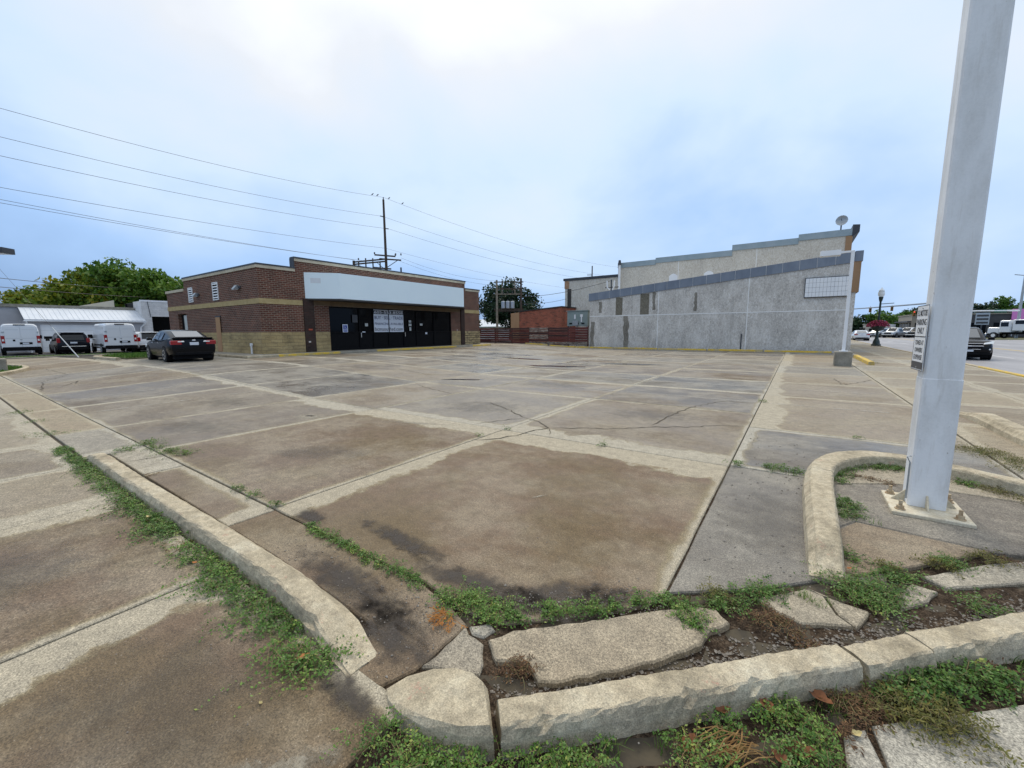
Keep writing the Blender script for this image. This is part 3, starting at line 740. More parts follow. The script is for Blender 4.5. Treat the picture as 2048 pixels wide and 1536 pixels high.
# ---- kerbs
def catmull(pts, k=5):
    P = [Vector(p) for p in pts]; outp = []
    for i in range(len(P) - 1):
        p0 = P[max(i - 1, 0)]; p1 = P[i]; p2 = P[i + 1]; p3 = P[min(i + 2, len(P) - 1)]
        for j in range(k):
            t_ = j / k
            outp.append(0.5 * ((2 * p1) + (-p0 + p2) * t_ + (2 * p0 - 5 * p1 + 4 * p2 - p3) * t_ * t_ + (-p0 + 3 * p1 - 3 * p2 + p3) * t_ ** 3))
    outp.append(P[-1]); return outp
def kerb_sweep(name, a_line, b_line, heights, mat_, parent, batter_a=0.02, batter_b=0.05, rnd=0.022, jit=0.0025, base=-0.08, chip=0.0):
    """a_line / b_line: the two top edges in plan; heights per point"""
    rings = []
    n = len(a_line)
    for i in range(n):
        a = Vector(a_line[i][:2]); b = Vector(b_line[i][:2]); h = heights[i]
        d = (b - a).normalized(); r_ = min(rnd, max(h, 0.004) * .5)
        j = lambda s_=1.0: random.uniform(-jit, jit) * s_
        pts = [(a - d * batter_a, base), (a - d * batter_a * .6, min(h - r_ * 1.2, h * .5)), (a + d * 0.0, h - r_), (a + d * r_ * .45, h - r_ * .3), (a + d * r_, h), (a.lerp(b, .5), h + 0.002), (b - d * r_, h), (b - d * r_ * .45, h - r_ * .3), (b, h - r_), (b + d * batter_b * .8, min(h * .3, h - r_)), (b + d * batter_b, base)]
        if chip and random.random() < chip:       # a piece broken off the street-side arris
            cdx = random.uniform(.006, .02)
            pts[2] = (a + d * cdx, h - r_ - cdx * 1.2); pts[3] = (a + d * (cdx + .006), h - r_ * .6 - cdx * .6); pts[4] = (a + d * (cdx + .022), h - .003)
        rings.append([(p.x + j(), p.y + j(), z + (j() if z > 0 else 0)) for p, z in pts])
    mb = MB(); mb.loft(rings)
    return mb.build(name, mat_, parent, smooth=False)
def dense(line, step):
    outp = []
    for i in range(len(line) - 1):
        p, q = Vector(line[i]), Vector(line[i + 1]); k = max(1, int((q - p).length / step))
        outp += [p.lerp(q, j / k) for j in range(k)]
    outp.append(Vector(line[-1])); return outp

side = setting('side_kerb', (-4.5, 1.15, 0))
def side_seg(x0, x1, hfun):
    n = max(4, int(abs(x1 - x0) / 0.07)); xs_ = [lerp(x0, x1, i / n) for i in range(n + 1)]
    sw = lambda x: 0.012 * math.sin(x * 1.3)
    a = [(x, 1.105 - max(0, x + 2.6) * 0.09 + sw(x) * .5) for x in xs_]; b = [(x, 1.245 - max(0, x + 2.6) * 0.05 + sw(x) - 0.07 * S((x + 2.0) / 0.34)) for x in xs_]
    kerb_sweep('kerb_stone', a, b, [hfun(x) for x in xs_], KERB, side, 0.025, 0.075, jit=0.0035, chip=0.04)
side_seg(-7.75, -6.02, lambda x: 0.11 * S((x + 7.8) / 0.55) + 0.004)
side_seg(-6.01, -3.93, lambda x: 0.114)
side_seg(-3.92, -1.66, lambda x: 0.114 * (1 - S((x + 2.25) / 0.62)) + 0.004)

# corner kerb on the diagonal (runs 45 degrees), three pieces and the broken nose
ck = setting('corner_kerb', (0, 2.0, 0))
DIAG_A = Vector((1, 1)).normalized(); DIAG_N = Vector((1, -1)).normalized()      # DIAG_N points to the street
def diag(s_, n_):  # s_ along, n_ distance from the origin line
    return DIAG_A * s_ + DIAG_N * n_
def corner_seg(s0, s1, h, shift=0.0, hj=None):
    n = max(4, int((s1 - s0) / 0.035)); ss = [lerp(s0, s1, i / n) for i in range(n + 1)]
    a = [diag(s_, -1.395 + shift) for s_ in ss]; b = [diag(s_, -1.535 + shift) for s_ in ss]
    hh = [h + (0.004 * math.sin(s_ * 9)) for s_ in ss]
    if hj: hh = [h_ * hj(s_) for h_, s_ in zip(hh, ss)]
    kerb_sweep('kerb_stone', a, b, hh, KERB, ck, 0.012, 0.02, rnd=0.018, jit=0.0045, chip=0.05)
corner_seg(0.205, 1.90, 0.112)
corner_seg(1.925, 2.30, 0.106, 0.012)
corner_seg(2.312, 4.6, 0.110, 0.004)
# broken nose piece, split from the rest by a gap
nose_top = [(-1.46, 1.07), (-1.42, 1.165), (-1.33, 1.245), (-1.22, 1.29), (-1.10, 1.295), (-1.02, 1.27), (-0.965, 1.215), (-0.872, 1.118), (-0.97, 1.045), (-1.12, 1.0), (-1.28, 1.0), (-1.40, 1.03)]
nose_h = [0.008, 0.02, 0.05, 0.082, 0.104, 0.112, 0.113, 0.108, 0.104, 0.088, 0.055, 0.02]
c0 = Vector((-1.18, 1.16))
vs = []
for (x, y), h in zip(nose_top, nose_h):
    d = (Vector((x, y)) - c0)
    vs.append((x + d.x * .06, y + d.y * .06 - 0.01, -0.08))
for (x, y), h in zip(nose_top, nose_h): vs.append((x + random.uniform(-.004, .004), y + random.uniform(-.004, .004), h * .75 - 0.004))
for (x, y), h in zip(nose_top, nose_h):
    d = (c0 - Vector((x, y))).normalized() * 0.02
    vs.append((x + d.x, y + d.y, h))
vs.append((c0.x, c0.y, 0.094))
n = 12
fs = [(k * n + i, k * n + (i + 1) % n, (k + 1) * n + (i + 1) % n, (k + 1) * n + i) for k in range(2) for i in range(n)] + [(2 * n + i, 2 * n + (i + 1) % n, 3 * n) for i in range(n)]
fs = [f[::-1] for f in fs]
MB().add(vs, fs).build('kerb_stone', KERB, ck)

# island kerb round the sign post
ik = setting('island_kerb', (0.5, 5, 0))
oa = [(.215, 3.25), (.205, 3.8), (.20, 4.4), (.20, 5.0), (.215, 5.45)]
ia = [(.37, 3.25), (.375, 3.8), (.385, 4.4), (.40, 5.0), (.42, 5.40)]
o1 = catmull(oa, 6); i1 = catmull(ia, 6)
kerb_sweep('kerb_stone', o1, i1, [0.135 * S((p.y - 3.2) / 0.45) + 0.006 for p in o1], KERB, ik, 0.06, 0.01, 0.025)
ob = [(.215, 5.465), (.27, 5.85), (.46, 6.30), (.80, 6.60), (1.22, 6.62), (1.58, 6.42), (2.0, 6.15), (2.7, 5.75), (3.6, 5.3)]
ib = [(.42, 5.415), (.47, 5.72), (.62, 6.06), (.88, 6.36), (1.20, 6.42), (1.52, 6.24), (1.92, 5.98), (2.62, 5.6), (3.52, 5.14)]
kerb_sweep('kerb_stone', catmull(ob, 6), catmull(ib, 6), [0.14] * 49, KERB, ik, 0.05, 0.01, 0.025)

# rounded kerb by the street drive
rk = setting('drive_kerb', (2.9, 10, 0))
oa = [(2.62, 11.6), (2.70, 10.9), (2.72, 10.2), (2.72, 9.4), (2.74, 8.7), (2.85, 8.0), (3.2, 7.3)]
ia = [(2.80, 11.6), (2.94, 10.95), (2.98, 10.2), (2.99, 9.4), (3.0, 8.7), (3.1, 8.1), (3.4, 7.5)]
kerb_sweep('kerb_stone', catmull(oa, 6), catmull(ia, 6), [0.15 * S(i / 10) + 0.006 for i in range(37)], KERB, rk, 0.05, 0.04, 0.05)

# yellow kerbs: along the shop, the fence and the grey building
def straight_kerb(parent, p0, p1, w_, h, mat_, jit=0.004):
    p0 = Vector(p0); p1 = Vector(p1); d = (p1 - p0); nrm = Vector((-d.y, d.x)).normalized()
    n = max(3, int(d.length / 0.6))
    a = [p0.lerp(p1, i / n) for i in range(n + 1)]; b = [p + nrm * w_ for p in a]
    rings = []
    for p, q in zip(a, b):
        z = zf(p.x, p.y); dd = (q - p).normalized(); j = lambda: random.uniform(-jit, jit)
        rings.append([(p.x - dd.x * .01, p.y - dd.y * .01, z - .08), (p.x, p.y, z + h - .03 + j()), (p.x + dd.x * .02, p.y + dd.y * .02, z + h + j()), (q.x - dd.x * .02, q.y - dd.y * .02, z + h + j()), (q.x, q.y, z + h - .03), (q.x + dd.x * .01, q.y + dd.y * .01, z - .08)])
    return MB().loft(rings).build('kerb_stone', mat_, parent)
shopk = setting('shop_kerb', (-23.2, 20, 0.3))
for (y0, y1, m_) in ((9.6, 11.2, KERB), (11.2, 14.9, YELLOW), (14.9, 17.6, CONC), (17.6, 21.5, YELLOW), (21.5, 25.5, YELLOW), (25.5, 27.6, CONC), (27.6, 30.2, YELLOW)):
    straight_kerb(shopk, (-23.2, y0 + .01), (-23.2, y1 - .01), 0.16, 0.125 if m_ is not CONC else 0.11, m_)
for k in range(5):
    straight_kerb(shopk, (-26.5 - 3.2 * k + .01 + 3.1, 9.6), (-26.5 - 3.2 * k, 9.6), -0.16, 0.125, KERB)
shopwalk = tag(MB().prism([(-23.37, 9.77), (-23.37, 30.2), (-24.6, 30.2), (-24.6, 11.1), (-39.5, 11.1), (-39.5, 9.77)], 0.2, lambda x, y: 0.3 + 0.118).build('shop_walk', CONC), kind='structure')
wallk = setting('lot_edge_kerb', (-8, 35.2, 0))
for x0, x1 in ((-22.7, -20.2), (-19.9, -17.2), (-17.1, -13.4), (-13.3, -9.6), (-9.5, -5.8), (-5.7, -2.0), (-1.9, 2.0)):
    straight_kerb(wallk, (x0, 35.25), (x1, 35.25), 0.16, 0.12 + random.uniform(-.01, .01), YELLOW)
straight_kerb(wallk, (2.75, 30.5), (2.75, 24.4), 0.2, 0.16, YELLOW, 0.01)
straight_kerb(wallk, (2.75, 34.8), (2.75, 30.6), 0.18, 0.14, CONC, 0.01)

# ================================================================== BRICK SHOP
XF, YL = -24.5, 11.0
shop = thing('brick_shop', 'brown brick shop with tan stone base and blank white fascia', 'shop', (-31, 20, 0.3))
wall = MB()
T = 0.3
def fbox(mb, y0, y1, z0, z1, x0=XF - T, x1=XF, mi=0): mb.box(x0, x1, y0, y1, z0, z1, mi)
fbox(wall, YL, 15.1, 0.3, 5.15); fbox(wall, 15.1, 26.3, 3.25, 5.15); fbox(wall, 26.3, 30.1, 0.3, 5.15)
fbox(wall, 13.1, 28.15, 5.152, 5.75)
wall.build('brick_wall', BRICK, shop)
lw = MB()
DX0, DX1 = -36.95, -35.2
lw.box(-35.3, XF - T, YL, YL + T, 0.3, 5.15); lw.box(-38.8, DX0, YL, YL + T, 0.3, 4.48); lw.box(DX0, -35.3, YL, YL + T, 2.95, 4.48); lw.box(DX0 + .001, -35.301, YL + .6, YL + .7, .3, 2.95)
lw.box(-38.8, -38.5, YL + T, 30.1, 0.3, 4.48); lw.box(-38.5, XF - T, 29.8, 30.1, 0.3, 5.15); lw.box(-35.3, -35.0, YL + T, 29.8, 4.48, 5.15)
lw.build('brick_wall', BRICK, shop)
MB().box(-35.0, XF - T, YL + T, 29.8, 4.8, 4.9).box(-38.5, -35.3, YL + T, 29.8, 4.2, 4.3).build('roof', ROOFING, shop)
for bx_ in ((XF, XF + 0.04, YL - 0.04, 13.42), (XF, XF + 0.04, 14.09, 15.06), (XF, XF + 0.04, 26.33, 27.46), (-35.2, XF, YL - 0.04, YL), (-38.84, DX0, YL - .04, YL)):
    MB().box(*bx_, 0.3, 1.63).build('stone_base', STONE, shop)
MB().box(XF, XF + 0.05, 27.98, 30.13, 0.3, 1.63).build('stone_base', STONE2, shop)
for bx_ in ((XF, XF + 0.025, YL - 0.025, 13.42), (XF, XF + 0.025, 27.98, 30.12), (-38.83, XF, YL - 0.025, YL)):
    MB().box(*bx_, 3.22, 3.51).build('stone_band', BAND, shop)
MB().box(XF, XF + .03, 14.09, 27.46, 3.27, 3.6).build('lintel', pmat('brown_lintel', (.17, .12, .065), (.12, .08, .045), 2, .85), shop)
for y0, y1, z in ((YL - .05, 13.08, 5.15), (13.06, 28.19, 5.752), (28.2, 30.16, 5.15)):
    MB().box(XF - T - .05, XF + .05, y0, y1, z + .002, z + 0.17).build('cap_course', CAP, shop)
    MB().box(XF - T - .08, XF + .08, y0 - .02, y1 + .02, z + 0.171, z + 0.25).build('coping', DARKMETAL, shop)
MB().box(XF - T - .05, XF + .05, 13.0, 13.07, 5.4, 5.92).build('coping', DARKMETAL, shop)
MB().box(-35.33, XF - .352, YL - .05, YL + T + .05, 5.152, 5.32).build('cap_course', CAP, shop)
MB().box(-35.35, XF - .40, YL - .07, YL + T + .07, 5.321, 5.40).build('coping', DARKMETAL, shop)
MB().box(-38.86, -35.34, YL - .06, YL + T + .06, 4.482, 4.66).build('cap_course', CAP, shop)
# stained corner columns beside the shop front
for y0, y1 in ((13.44, 14.07), (27.48, 27.96)):
    MB().box(XF, XF + 0.10, y0, y1, 0.3, 3.62).build('column', BRICKDARK, shop)
# projecting fascia with splayed ends
fp = [(XF + .002, 13.62), (-23.2, 15.1), (-23.2, 26.5), (XF + .002, 28.0)]
fa = MB().prism(fp, 3.64, 5.17).build('fascia', FASCIA, shop)
ghost = pmat('faded_fascia_patch', (0.66, 0.70, 0.74), (0.72, 0.76, 0.79), 2, 0.5)
MB().ext([(XF + .22, 13.88, 4.55), (XF + .60, 14.31, 4.55), (XF + .60, 14.31, 4.85), (XF + .22, 13.88, 4.85)], (0.006, -0.005, 0)).build('faded_patch', ghost, fa)
fp2 = [(XF + .002, 13.60), (-23.17, 15.09), (-23.17, 26.51), (XF + .002, 28.02)]
MB().prism(fp2, 3.54, 3.638).build('soffit_trim', SOFFIT, shop)
# shop front: frame, panes, kick panels, doors
front = MB()
cols_ = [15.1, 17.3, 18.42, 19.74, 21.15, 22.4, 24.3, 26.3]
for y in cols_: front.box(XF - .16, XF - .04, y - .035, y + .035, 0.42, 3.25)
front.box(XF - .16, XF - .045, 15.1, 26.3, 3.16, 3.249); front.box(XF - .16, XF - .045, 15.1, 26.3, 1.56, 1.64); front.box(XF - .16, XF - .045, 15.1, 26.3, 0.42, 0.56)
fr = front.build('shop_front_frame', BLACK, shop)
for k in range(len(cols_) - 1):
    y0, y1 = cols_[k] + .036, cols_[k + 1] - .036
    door = k in (1, 4)
    if door:
        d = MB().box(XF - .13, XF - .10, y0, y1, 0.561, 1.559).build('door', BLACK, shop)
        MB().box(XF - .12, XF - .11, y0, y1, 1.641, 3.159).build('pane', DARKGLASS, d)
        MB().box(XF - .10, XF - .06, y0 + .06, y0 + .11, 1.25, 1.62).build('handle', CHROME, d)
    else:
        MB().box(XF - .12, XF - .11, y0, y1, 1.641, 3.159).build('pane', DARKGLASS, shop)
        MB().box(XF - .13, XF - .10, y0, y1, 0.561, 1.559).build('kick_panel', BLACK, shop)
# side wall: louvres, wall lights, door, boarded opening
for x0, x1, z0, z1 in ((-34.48, -33.75, 3.74, 4.60), (-30.46, -29.66, 3.70, 4.68)):
    lv = MB().box(x0, x0 + .06, YL - .05, YL, z0, z1).box(x1 - .06, x1, YL - .05, YL, z0, z1).box(x0, x1, YL - .05, YL, z1, z1 + .06).box(x0, x1, YL - .05, YL, z0 - .06, z0).build('louvre', WHITE, shop)
    MB().box(x0 + .06, x1 - .06, YL - .012, YL, z0, z1).build('backing', BLACK, lv)
    for k in range(6):
        z = lerp(z0 + .09, z1 - .07, k / 5)
        MB().ext([(x0 + .06, YL - .05, z - .03), (x1 - .06, YL - .05, z - .03), (x1 - .06, YL - .015, z + .04), (x0 + .06, YL - .015, z + .04)], (0, -.01, .012)).build('slat', WHITE, lv)
for x, z in ((-33.03, 4.12), (-26.96, 4.22)):
    wl = MB().ext([(x - .16, YL - .3, z - .10), (x - .16, YL, z - .10), (x - .16, YL, z + .12), (x - .16, YL - .12, z + .12)], (.32, 0, 0)).build('wall_light', GALV, shop)
    MB().box(x - .13, x + .13, YL - .27, YL - .05, z - .135, z - .102).build('lens', LENSWHITE, wl)
    MB().box(x + .2, x + .4, YL - .07, YL, z - .06, z + .06).build('junction_box', DARKMETAL, wl)
dr = MB().box(-36.15, -35.32, YL + .10, YL + .16, 0.42, 2.85).build('side_door', GREYDOOR, shop)
MB().box(-35.62, -35.5, YL + .06, YL + .10, 1.3, 1.4).build('handle', CHROME, dr)
MB().box(-36.9, -36.2, YL + .20, YL + .25, 0.42, 2.90).build('door_recess', BLACK, shop)
MB().box(-30.36, -29.72, YL - .06, YL - .042, 0.44, 2.58).build('boarded_opening', TAN, shop)
MB().box(-30.44, -29.66, YL - .05, YL + .0, 2.585, 2.66).build('lintel', DARKMETAL, shop)
pp = MB().cyl((-25.53, YL - .15, .41), (-25.53, YL - .15, .85), .05).cyl((-25.53, YL - .15, .85), (-25.53, YL - .15, 1.02), .075).cyl((-25.62, YL - .15, .95), (-25.40, YL - .15, .95), .04).build('standpipe', WHITE, shop)
# things stuck to the shop
dirt_mark = simple('white_scuff', (0.6, 0.55, 0.5), 0.8)
for y, z, w_, h_, m_ in ((13.76, 1.78, .24, .09, simple('red_scuff', (.45, .08, .04), .8)), (13.66, 1.04, .14, .09, dirt_mark), (27.0, 1.72, .10, .09, dirt_mark)):
    MB().box(XF + .101 if y < 14 or y > 27.4 else XF + .041, XF + .106 if y < 14 or y > 27.4 else XF + .046, y - w_ / 2, y + w_ / 2, z - h_ / 2, z + h_ / 2).build('scuff_mark', m_, shop)

def front_poster(name, label, cat, y0, y1, z0, z1, mat_, group=None):
    o = MB().box(XF - .035, XF - .027, y0, y1, z0, z1).build(name, mat_)
    return tag(o, label, cat, group)
# banner, in two halves behind the mullion
ban = thing('banner', 'white and black banner with phone number and BUY SELL TRADE in shop window', 'banner', (XF - .04, 19.75, 1.6))
MB().box(XF - .036, XF - .028, 18.46, 19.70, 1.60, 3.0).box(XF - .036, XF - .028, 19.79, 21.10, 1.60, 3.0).build('sheet', PAPER, ban)
MB().box(XF - .0279, XF - .024, 18.46, 19.70, 2.86, 3.12).box(XF - .0279, XF - .024, 19.79, 21.10, 2.86, 3.12).build('number_strip', INK, ban)
MB().box(XF - .036, XF - .028, 18.46, 19.70, 3.12, 3.16).box(XF - .036, XF - .028, 19.79, 21.10, 3.12, 3.16).build('hem', PAPER, ban)
ux, uy = (0, 1, 0), (0, 0, 1)
lettering('605-553-8558', (XF - .026, 18.50, 2.90), ux, uy, 2.55, .18, PAPER, ban, 0.006, 0.012)
lettering('BUY \u00b7 SELL \u00b7 TRADE', (XF - .028, 18.52, 2.50), ux, uy, 2.53, .23, BLUEDEEP, ban, 0.004, 0.012)
lettering('FINANCING AVAILABLE', (XF - .028, 18.52, 2.10), ux, uy, 2.53, .17, BLUEDEEP, ban, 0.004, 0.012)
lettering('bcmsouthsd.com', (XF - .028, 18.52, 1.68), ux, uy, 2.5, .26, INK, ban, 0.004, 0.012)
hs = thing('accessible_parking_sign', 'blue and white wheelchair symbol sign on dark shop window', 'sign', (XF - .03, 16.19, 1.62))
MB().box(XF - .036, XF - .028, 16.0, 16.38, 1.60, 2.12).build('backing', PAPER, hs)
MB().box(XF - .028, XF - .024, 16.05, 16.33, 1.78, 2.06).box(XF - .028, XF - .024, 16.05, 16.33, 1.63, 1.75).build('panel', BLUESIGN, hs)
sy = MB()
sy.lathe([(0.0, 0), (0.02, 0), (0.02, .003), (0, .003)], (0, 0, 0), 8)
sy = MB()
def fpt(y, z): return (XF - .0235, y, z)
def fstroke(mb, pts, r_):
    for (ya, za), (yb, zb) in zip(pts[:-1], pts[1:]):
        d = Vector((yb - ya, zb - za)).normalized() * r_; nn = Vector((-d.y, d.x))
        mb.ext([fpt(ya + nn.x - d.x, za + nn.y - d.y), fpt(yb + nn.x + d.x, zb + nn.y + d.y), fpt(yb - nn.x + d.x, zb - nn.y + d.y), fpt(ya - nn.x - d.x, za - nn.y - d.y)], (0.003, 0, 0))
fstroke(sy, [(16.16, 2.0), (16.165, 2.02)], .016)
fstroke(sy, [(16.165, 1.97), (16.175, 1.89), (16.235, 1.885), (16.265, 1.82), (16.29, 1.825)], .011)
fstroke(sy, [(16.17, 1.935), (16.225, 1.935)], .009)
fstroke(sy, [(16.19 + .066 * math.cos(a), 1.865 + .066 * math.sin(a)) for a in [math.radians(q) for q in range(120, 361, 30)]], .008)
fstroke(sy, [(16.10, 1.69), (16.28, 1.69)], .014)
sy.build('wheelchair_symbol', PAPER, hs)
front_poster('poster', 'faint dark grey poster high behind the left shop window', 'poster', 16.75, 17.15, 2.25, 2.75, CHARCOAL)
front_poster('poster', 'small grey note on the left glass door', 'poster', 17.72, 17.96, 2.0, 2.2, GREYDOOR)
front_poster('poster', 'tilted white slip at left door handle', 'poster', 17.48, 17.72, 1.58, 1.64, PAPER)
front_poster('poster', 'topmost small notice on the right glass door', 'notice', 21.62, 21.86, 2.30, 2.47, GREYDOOR, 'door notices')
front_poster('poster', 'middle small notice on the right glass door', 'notice', 21.60, 21.88, 2.03, 2.22, GREYDOOR, 'door notices')
front_poster('poster', 'lowest narrow notice on the right glass door', 'notice', 21.66, 21.84, 1.68, 1.95, GREYDOOR, 'door notices')
front_poster('poster', 'white card low on panel right of the doors', 'card', 23.3, 23.5, 1.40, 1.55, PAPER)
front_poster('poster', 'dim grey sticker on the right shop window', 'sticker', 22.75, 23.02, 2.08, 2.24, GREYDOOR)

# ================================================================== GREY STUCCO BUILDING
GY = 36.0
grey = thing('grey_building', 'low grey stucco building with sloping blue metal coping', 'building', (-6.5, 41, 0))
def gtop(x): return lerp(4.32, 6.02, (x + 16.05) / 18.8)
vx = [-16.05, -9.82, -3.22, 2.72]
for k in range(3):
    x0, x1 = vx[k] + (0.03 if k else 0), vx[k + 1] - 0.03
    MB().box(x0, x1, GY, GY + .3, -0.1, 2.87).build('wall_panel', STUCCO, grey)
    MB().ext([(x0, GY, 2.93), (x1, GY, 2.93), (x1, GY, gtop(x1)), (x0, GY, gtop(x0))], (0, .3, 0)).build('wall_panel', STUCCO, grey)
# pale joint strips
js = MB()
js.box(-16.05, 3.02, GY - .012, GY + .05, 2.871, 2.929)
for k in (1, 2):
    js.box(vx[k] - .03, vx[k] + .03, GY - .010, GY + .05, -0.1, 2.87); js.box(vx[k] - .03, vx[k] + .03, GY - .010, GY + .05, 2.93, gtop(vx[k]))
js.build('joint_strip', pmat('pale_joint', (0.86, 0.86, 0.84), (0.78, 0.78, 0.76), 2, .8), grey)
MB().box(-3.55, -3.48, GY - .05, GY - .013, -.1, 1.3).build('conduit', DARKMETAL, grey)
# body behind, end pier and tan street-front return
MB().box(-16.05, 2.72, GY + .3, 43.9, -.1, 4.2).box(-16.05, -15.8, GY + .3, 43.9, 4.2, 4.3).build('body', STUCCO2, grey)
MB().box(2.72, 3.02, GY - .02, 43.9, -0.1, 4.05).build('end_pier', STUCCO, grey)
MB().box(2.74, 3.16, GY - .10, 43.9, 4.052, 6.05).build('front_cladding', TANCLAD, grey)
n = 19
MB().ext([(-16.15, GY - .05, gtop(-16.15) - .01), (2.80, GY - .05, gtop(2.80) - .01), (2.80, GY - .05, gtop(2.80) + .64), (-16.15, GY - .05, gtop(-16.15) + .64)], (0, .4, 0)).build('coping_seam', MATS['pale_joint'], grey)
for k in range(n):
    x0 = lerp(-16.15, 2.80, k / n) + .012; x1 = lerp(-16.15, 2.80, (k + 1) / n) - .012
    a = gtop(x0) - .02; b = gtop(x1) - .02
    MB().ext([(x0, GY - .07, a), (x1, GY - .07, b), (x1, GY - .07, b + .68), (x0, GY - .07, a + .68)], (0, .45, 0)).build('coping_panel', COPING, grey)
MB().box(2.81, 3.22, GY - .12, 43.9, 6.052, 6.72).build('coping_panel', COPING, grey)
# blocked windows and weather stains
for x0, x1, z0, z1 in ((-13.55, -12.93, 2.96, 4.5), (-11.36, -10.60, 2.95, 4.75)):
    MB().box(x0, x1, GY - .006, GY + .02, z0, min(z1, gtop(x0) - .03)).build('blocked_window', STAIN, grey)
st_m = stucco_material('leak_stain', (0.15, 0.135, 0.11), (0.30, 0.28, 0.24), 0.3)
def stain(x, z0, z1, wd):
    pts = [];  k = 9
    for i in range(k + 1): pts.append((x + wd * .5 * random.uniform(.5, 1.1), GY - .005, lerp(z0, z1, i / k)))
    for i in range(k, -1, -1): pts.append((x - wd * .5 * random.uniform(.5, 1.1), GY - .005, lerp(z0, z1, i / k)))
    MB().ext(pts, (0, .02, 0)).build('leak_stain', st_m, grey)
stain(-12.55, -.05, 2.86, .55); stain(-15.75, .0, 2.4, .45); stain(-6.9, 3.1, 4.6, .28); stain(-10.2, 3.3, 4.8, .3); stain(-15.0, 3.2, 4.2, .35)
# box sign with grid of panels
bs = thing('box_sign', 'blank white gridded box sign on grey stucco wall', 'sign', (1.5, 35.9, 3.8))
MB().box(.20, 2.70, 35.86, GY - .002, 3.80, 5.16).build('case', DARKMETAL, bs)
for i in range(12):
    for j in range(4):
        x0 = lerp(.24, 2.66, i / 12); x1 = lerp(.24, 2.66, (i + 1) / 12); z0 = lerp(3.84, 5.12, j / 4); z1 = lerp(3.84, 5.12, (j + 1) / 4)
        MB().box(x0 + .005, x1 - .005, 35.835, 35.859, z0 + .006, z1 - .006).build('sign_panel', WHITE, bs)
# roof clutter on the grey building
sm = thing('service_mast', 'service mast with white insulators on the grey roof edge', 'mast', (-14.6, 37.5, 4.8))
MB().cyl((-14.6, 37.5, 4.2), (-14.6, 37.5, 6.3), .06).cyl((-15.2, 37.5, 5.6), (-13.9, 37.5, 5.6), .05).build('pole', DARKMETAL, sm)
for dx in (-.35, .3):
    MB().tube([(-14.6 + dx * .4, 37.45, 5.35), (-14.6 + dx, 37.4, 5.6), (-14.6 + dx * 1.1, 37.4, 6.2)], .06).build('insulator', WHITE, sm)
wp = thing('vent_pipe', 'white vertical pipe at the corner of the tall building', 'pipe', (-16.3, 43.7, 4))
MB().cyl((-16.1, 43.6, 3.5), (-16.1, 43.6, 8.5), .13).build('pipe', WHITE, wp)
MB().cyl((-16.1, 43.6, 8.5), (-16.1, 43.6, 9.0), .2, .12).build('cap', DARKMETAL, wp)

# ================================================================== TALL BUILDING BEHIND
TY = 44.0
tall = thing('tall_building', 'taller pale grey building with stepped blue coping behind', 'building', (-6.5, 50, 0))
steps = [(-16.4, -12.42, 8.25), (-12.42, -5.48, 8.40), (-5.48, -.45, 8.85), (-.45, 3.1, 9.12)]
tj = [-16.4, -10.19, -3.5, 3.1]
for x0, x1, z in steps:
    MB().box(x0, x1, TY, TY + .3, 3.9, z).build('wall', STUCCO2, tall)
    MB().box(x0 - .02, x1 - .002, TY - .08, TY + .38, z + .002, z + .52).build('coping_panel', COPING2, tall)
MB().box(-16.4, 3.1, TY + .3, 60, -.1, 8.2).build('body', STUCCO2, tall)
for x in tj[1:3]: MB().box(x - .03, x + .03, TY - .008, TY, 3.9, 8.8).build('joint_strip', MATS['pale_joint'], tall)
for x0, x1, z0, z1 in ((-11.05, -10.25, 5.0, 7.0), (-7.80, -6.98, 5.0, 7.0)):
    k = 6; arc = [(lerp(x0, x1, i / k), TY - .02, z1 + .22 * math.sin(math.pi * i / k)) for i in range(k + 1)]
    wi = MB().ext([(x0, TY - .02, z0), (x1, TY - .02, z0)] + arc[::-1], (0, .05, 0)).build('window', WHITE, tall)
MB().box(2.72, 3.14, TY - .09, 60, 7.5, 9.09).build('front_cladding', TANCLAD, tall)
MB().ext([(3.1, TY - .1, 9.0), (3.55, TY - .1, 9.35), (3.55, TY - .1, 9.9), (3.1, TY - .1, 9.95)], (0, 6, 0)).build('cornice', DARKMETAL, tall)
MB().box(-22.8, -16.42, TY + .05, 60, -.1, 7.35).build('rear_wing', STUCCO2, tall)
MB().box(-23.0, -16.42, TY - .05, 60, 7.352, 7.62).build('rear_roof_edge', DARKMETAL, tall)
MB().box(-22.45, -22.0, TY - .02, TY + .05, 1.5, 6.4).build('rear_recess', SOFFIT, tall)
MB().box(-22.85, -22.3, TY - .015, TY + .05, 6.45, 7.3).build('corner_block', pmat('rusty_block', (.35, .18, .09), (.45, .3, .2), 4, .9), tall)
MB().box(-22.0, -16.42, TY + .02, TY + .05, 3.4, 3.5).build('ledge', WHITE, tall)
dish = thing('satellite_dish', 'round satellite dish on a short mast atop the tall roof', 'satellite dish', (2.4, 45.0, 9.5))
MB().cyl((2.4, 45.0, 9.2), (2.4, 45.0, 10.3), .05).build('mast', DARKMETAL, dish)
dsh = MB(); k = 14
cc = Vector((2.4, 44.85, 10.55)); nn = Vector((-.15, -1, .12)).normalized(); q = nn.to_track_quat('Z', 'Y')
vs = [cc - nn * .1] + [cc + q @ Vector((.2 * math.cos(a), .2 * math.sin(a), -.06)) for a in [2 * math.pi * i / k for i in range(k)]] + [cc + q @ Vector((.42 * math.cos(a), .42 * math.sin(a), 0.03)) for a in [2 * math.pi * i / k for i in range(k)]]
fs = [(0, 1 + i, 1 + (i + 1) % k) for i in range(k)] + [(1 + i, 1 + k + i, 1 + k + (i + 1) % k, 1 + (i + 1) % k) for i in range(k)]
dsh.add(vs, fs).build('reflector', GALV, dish)
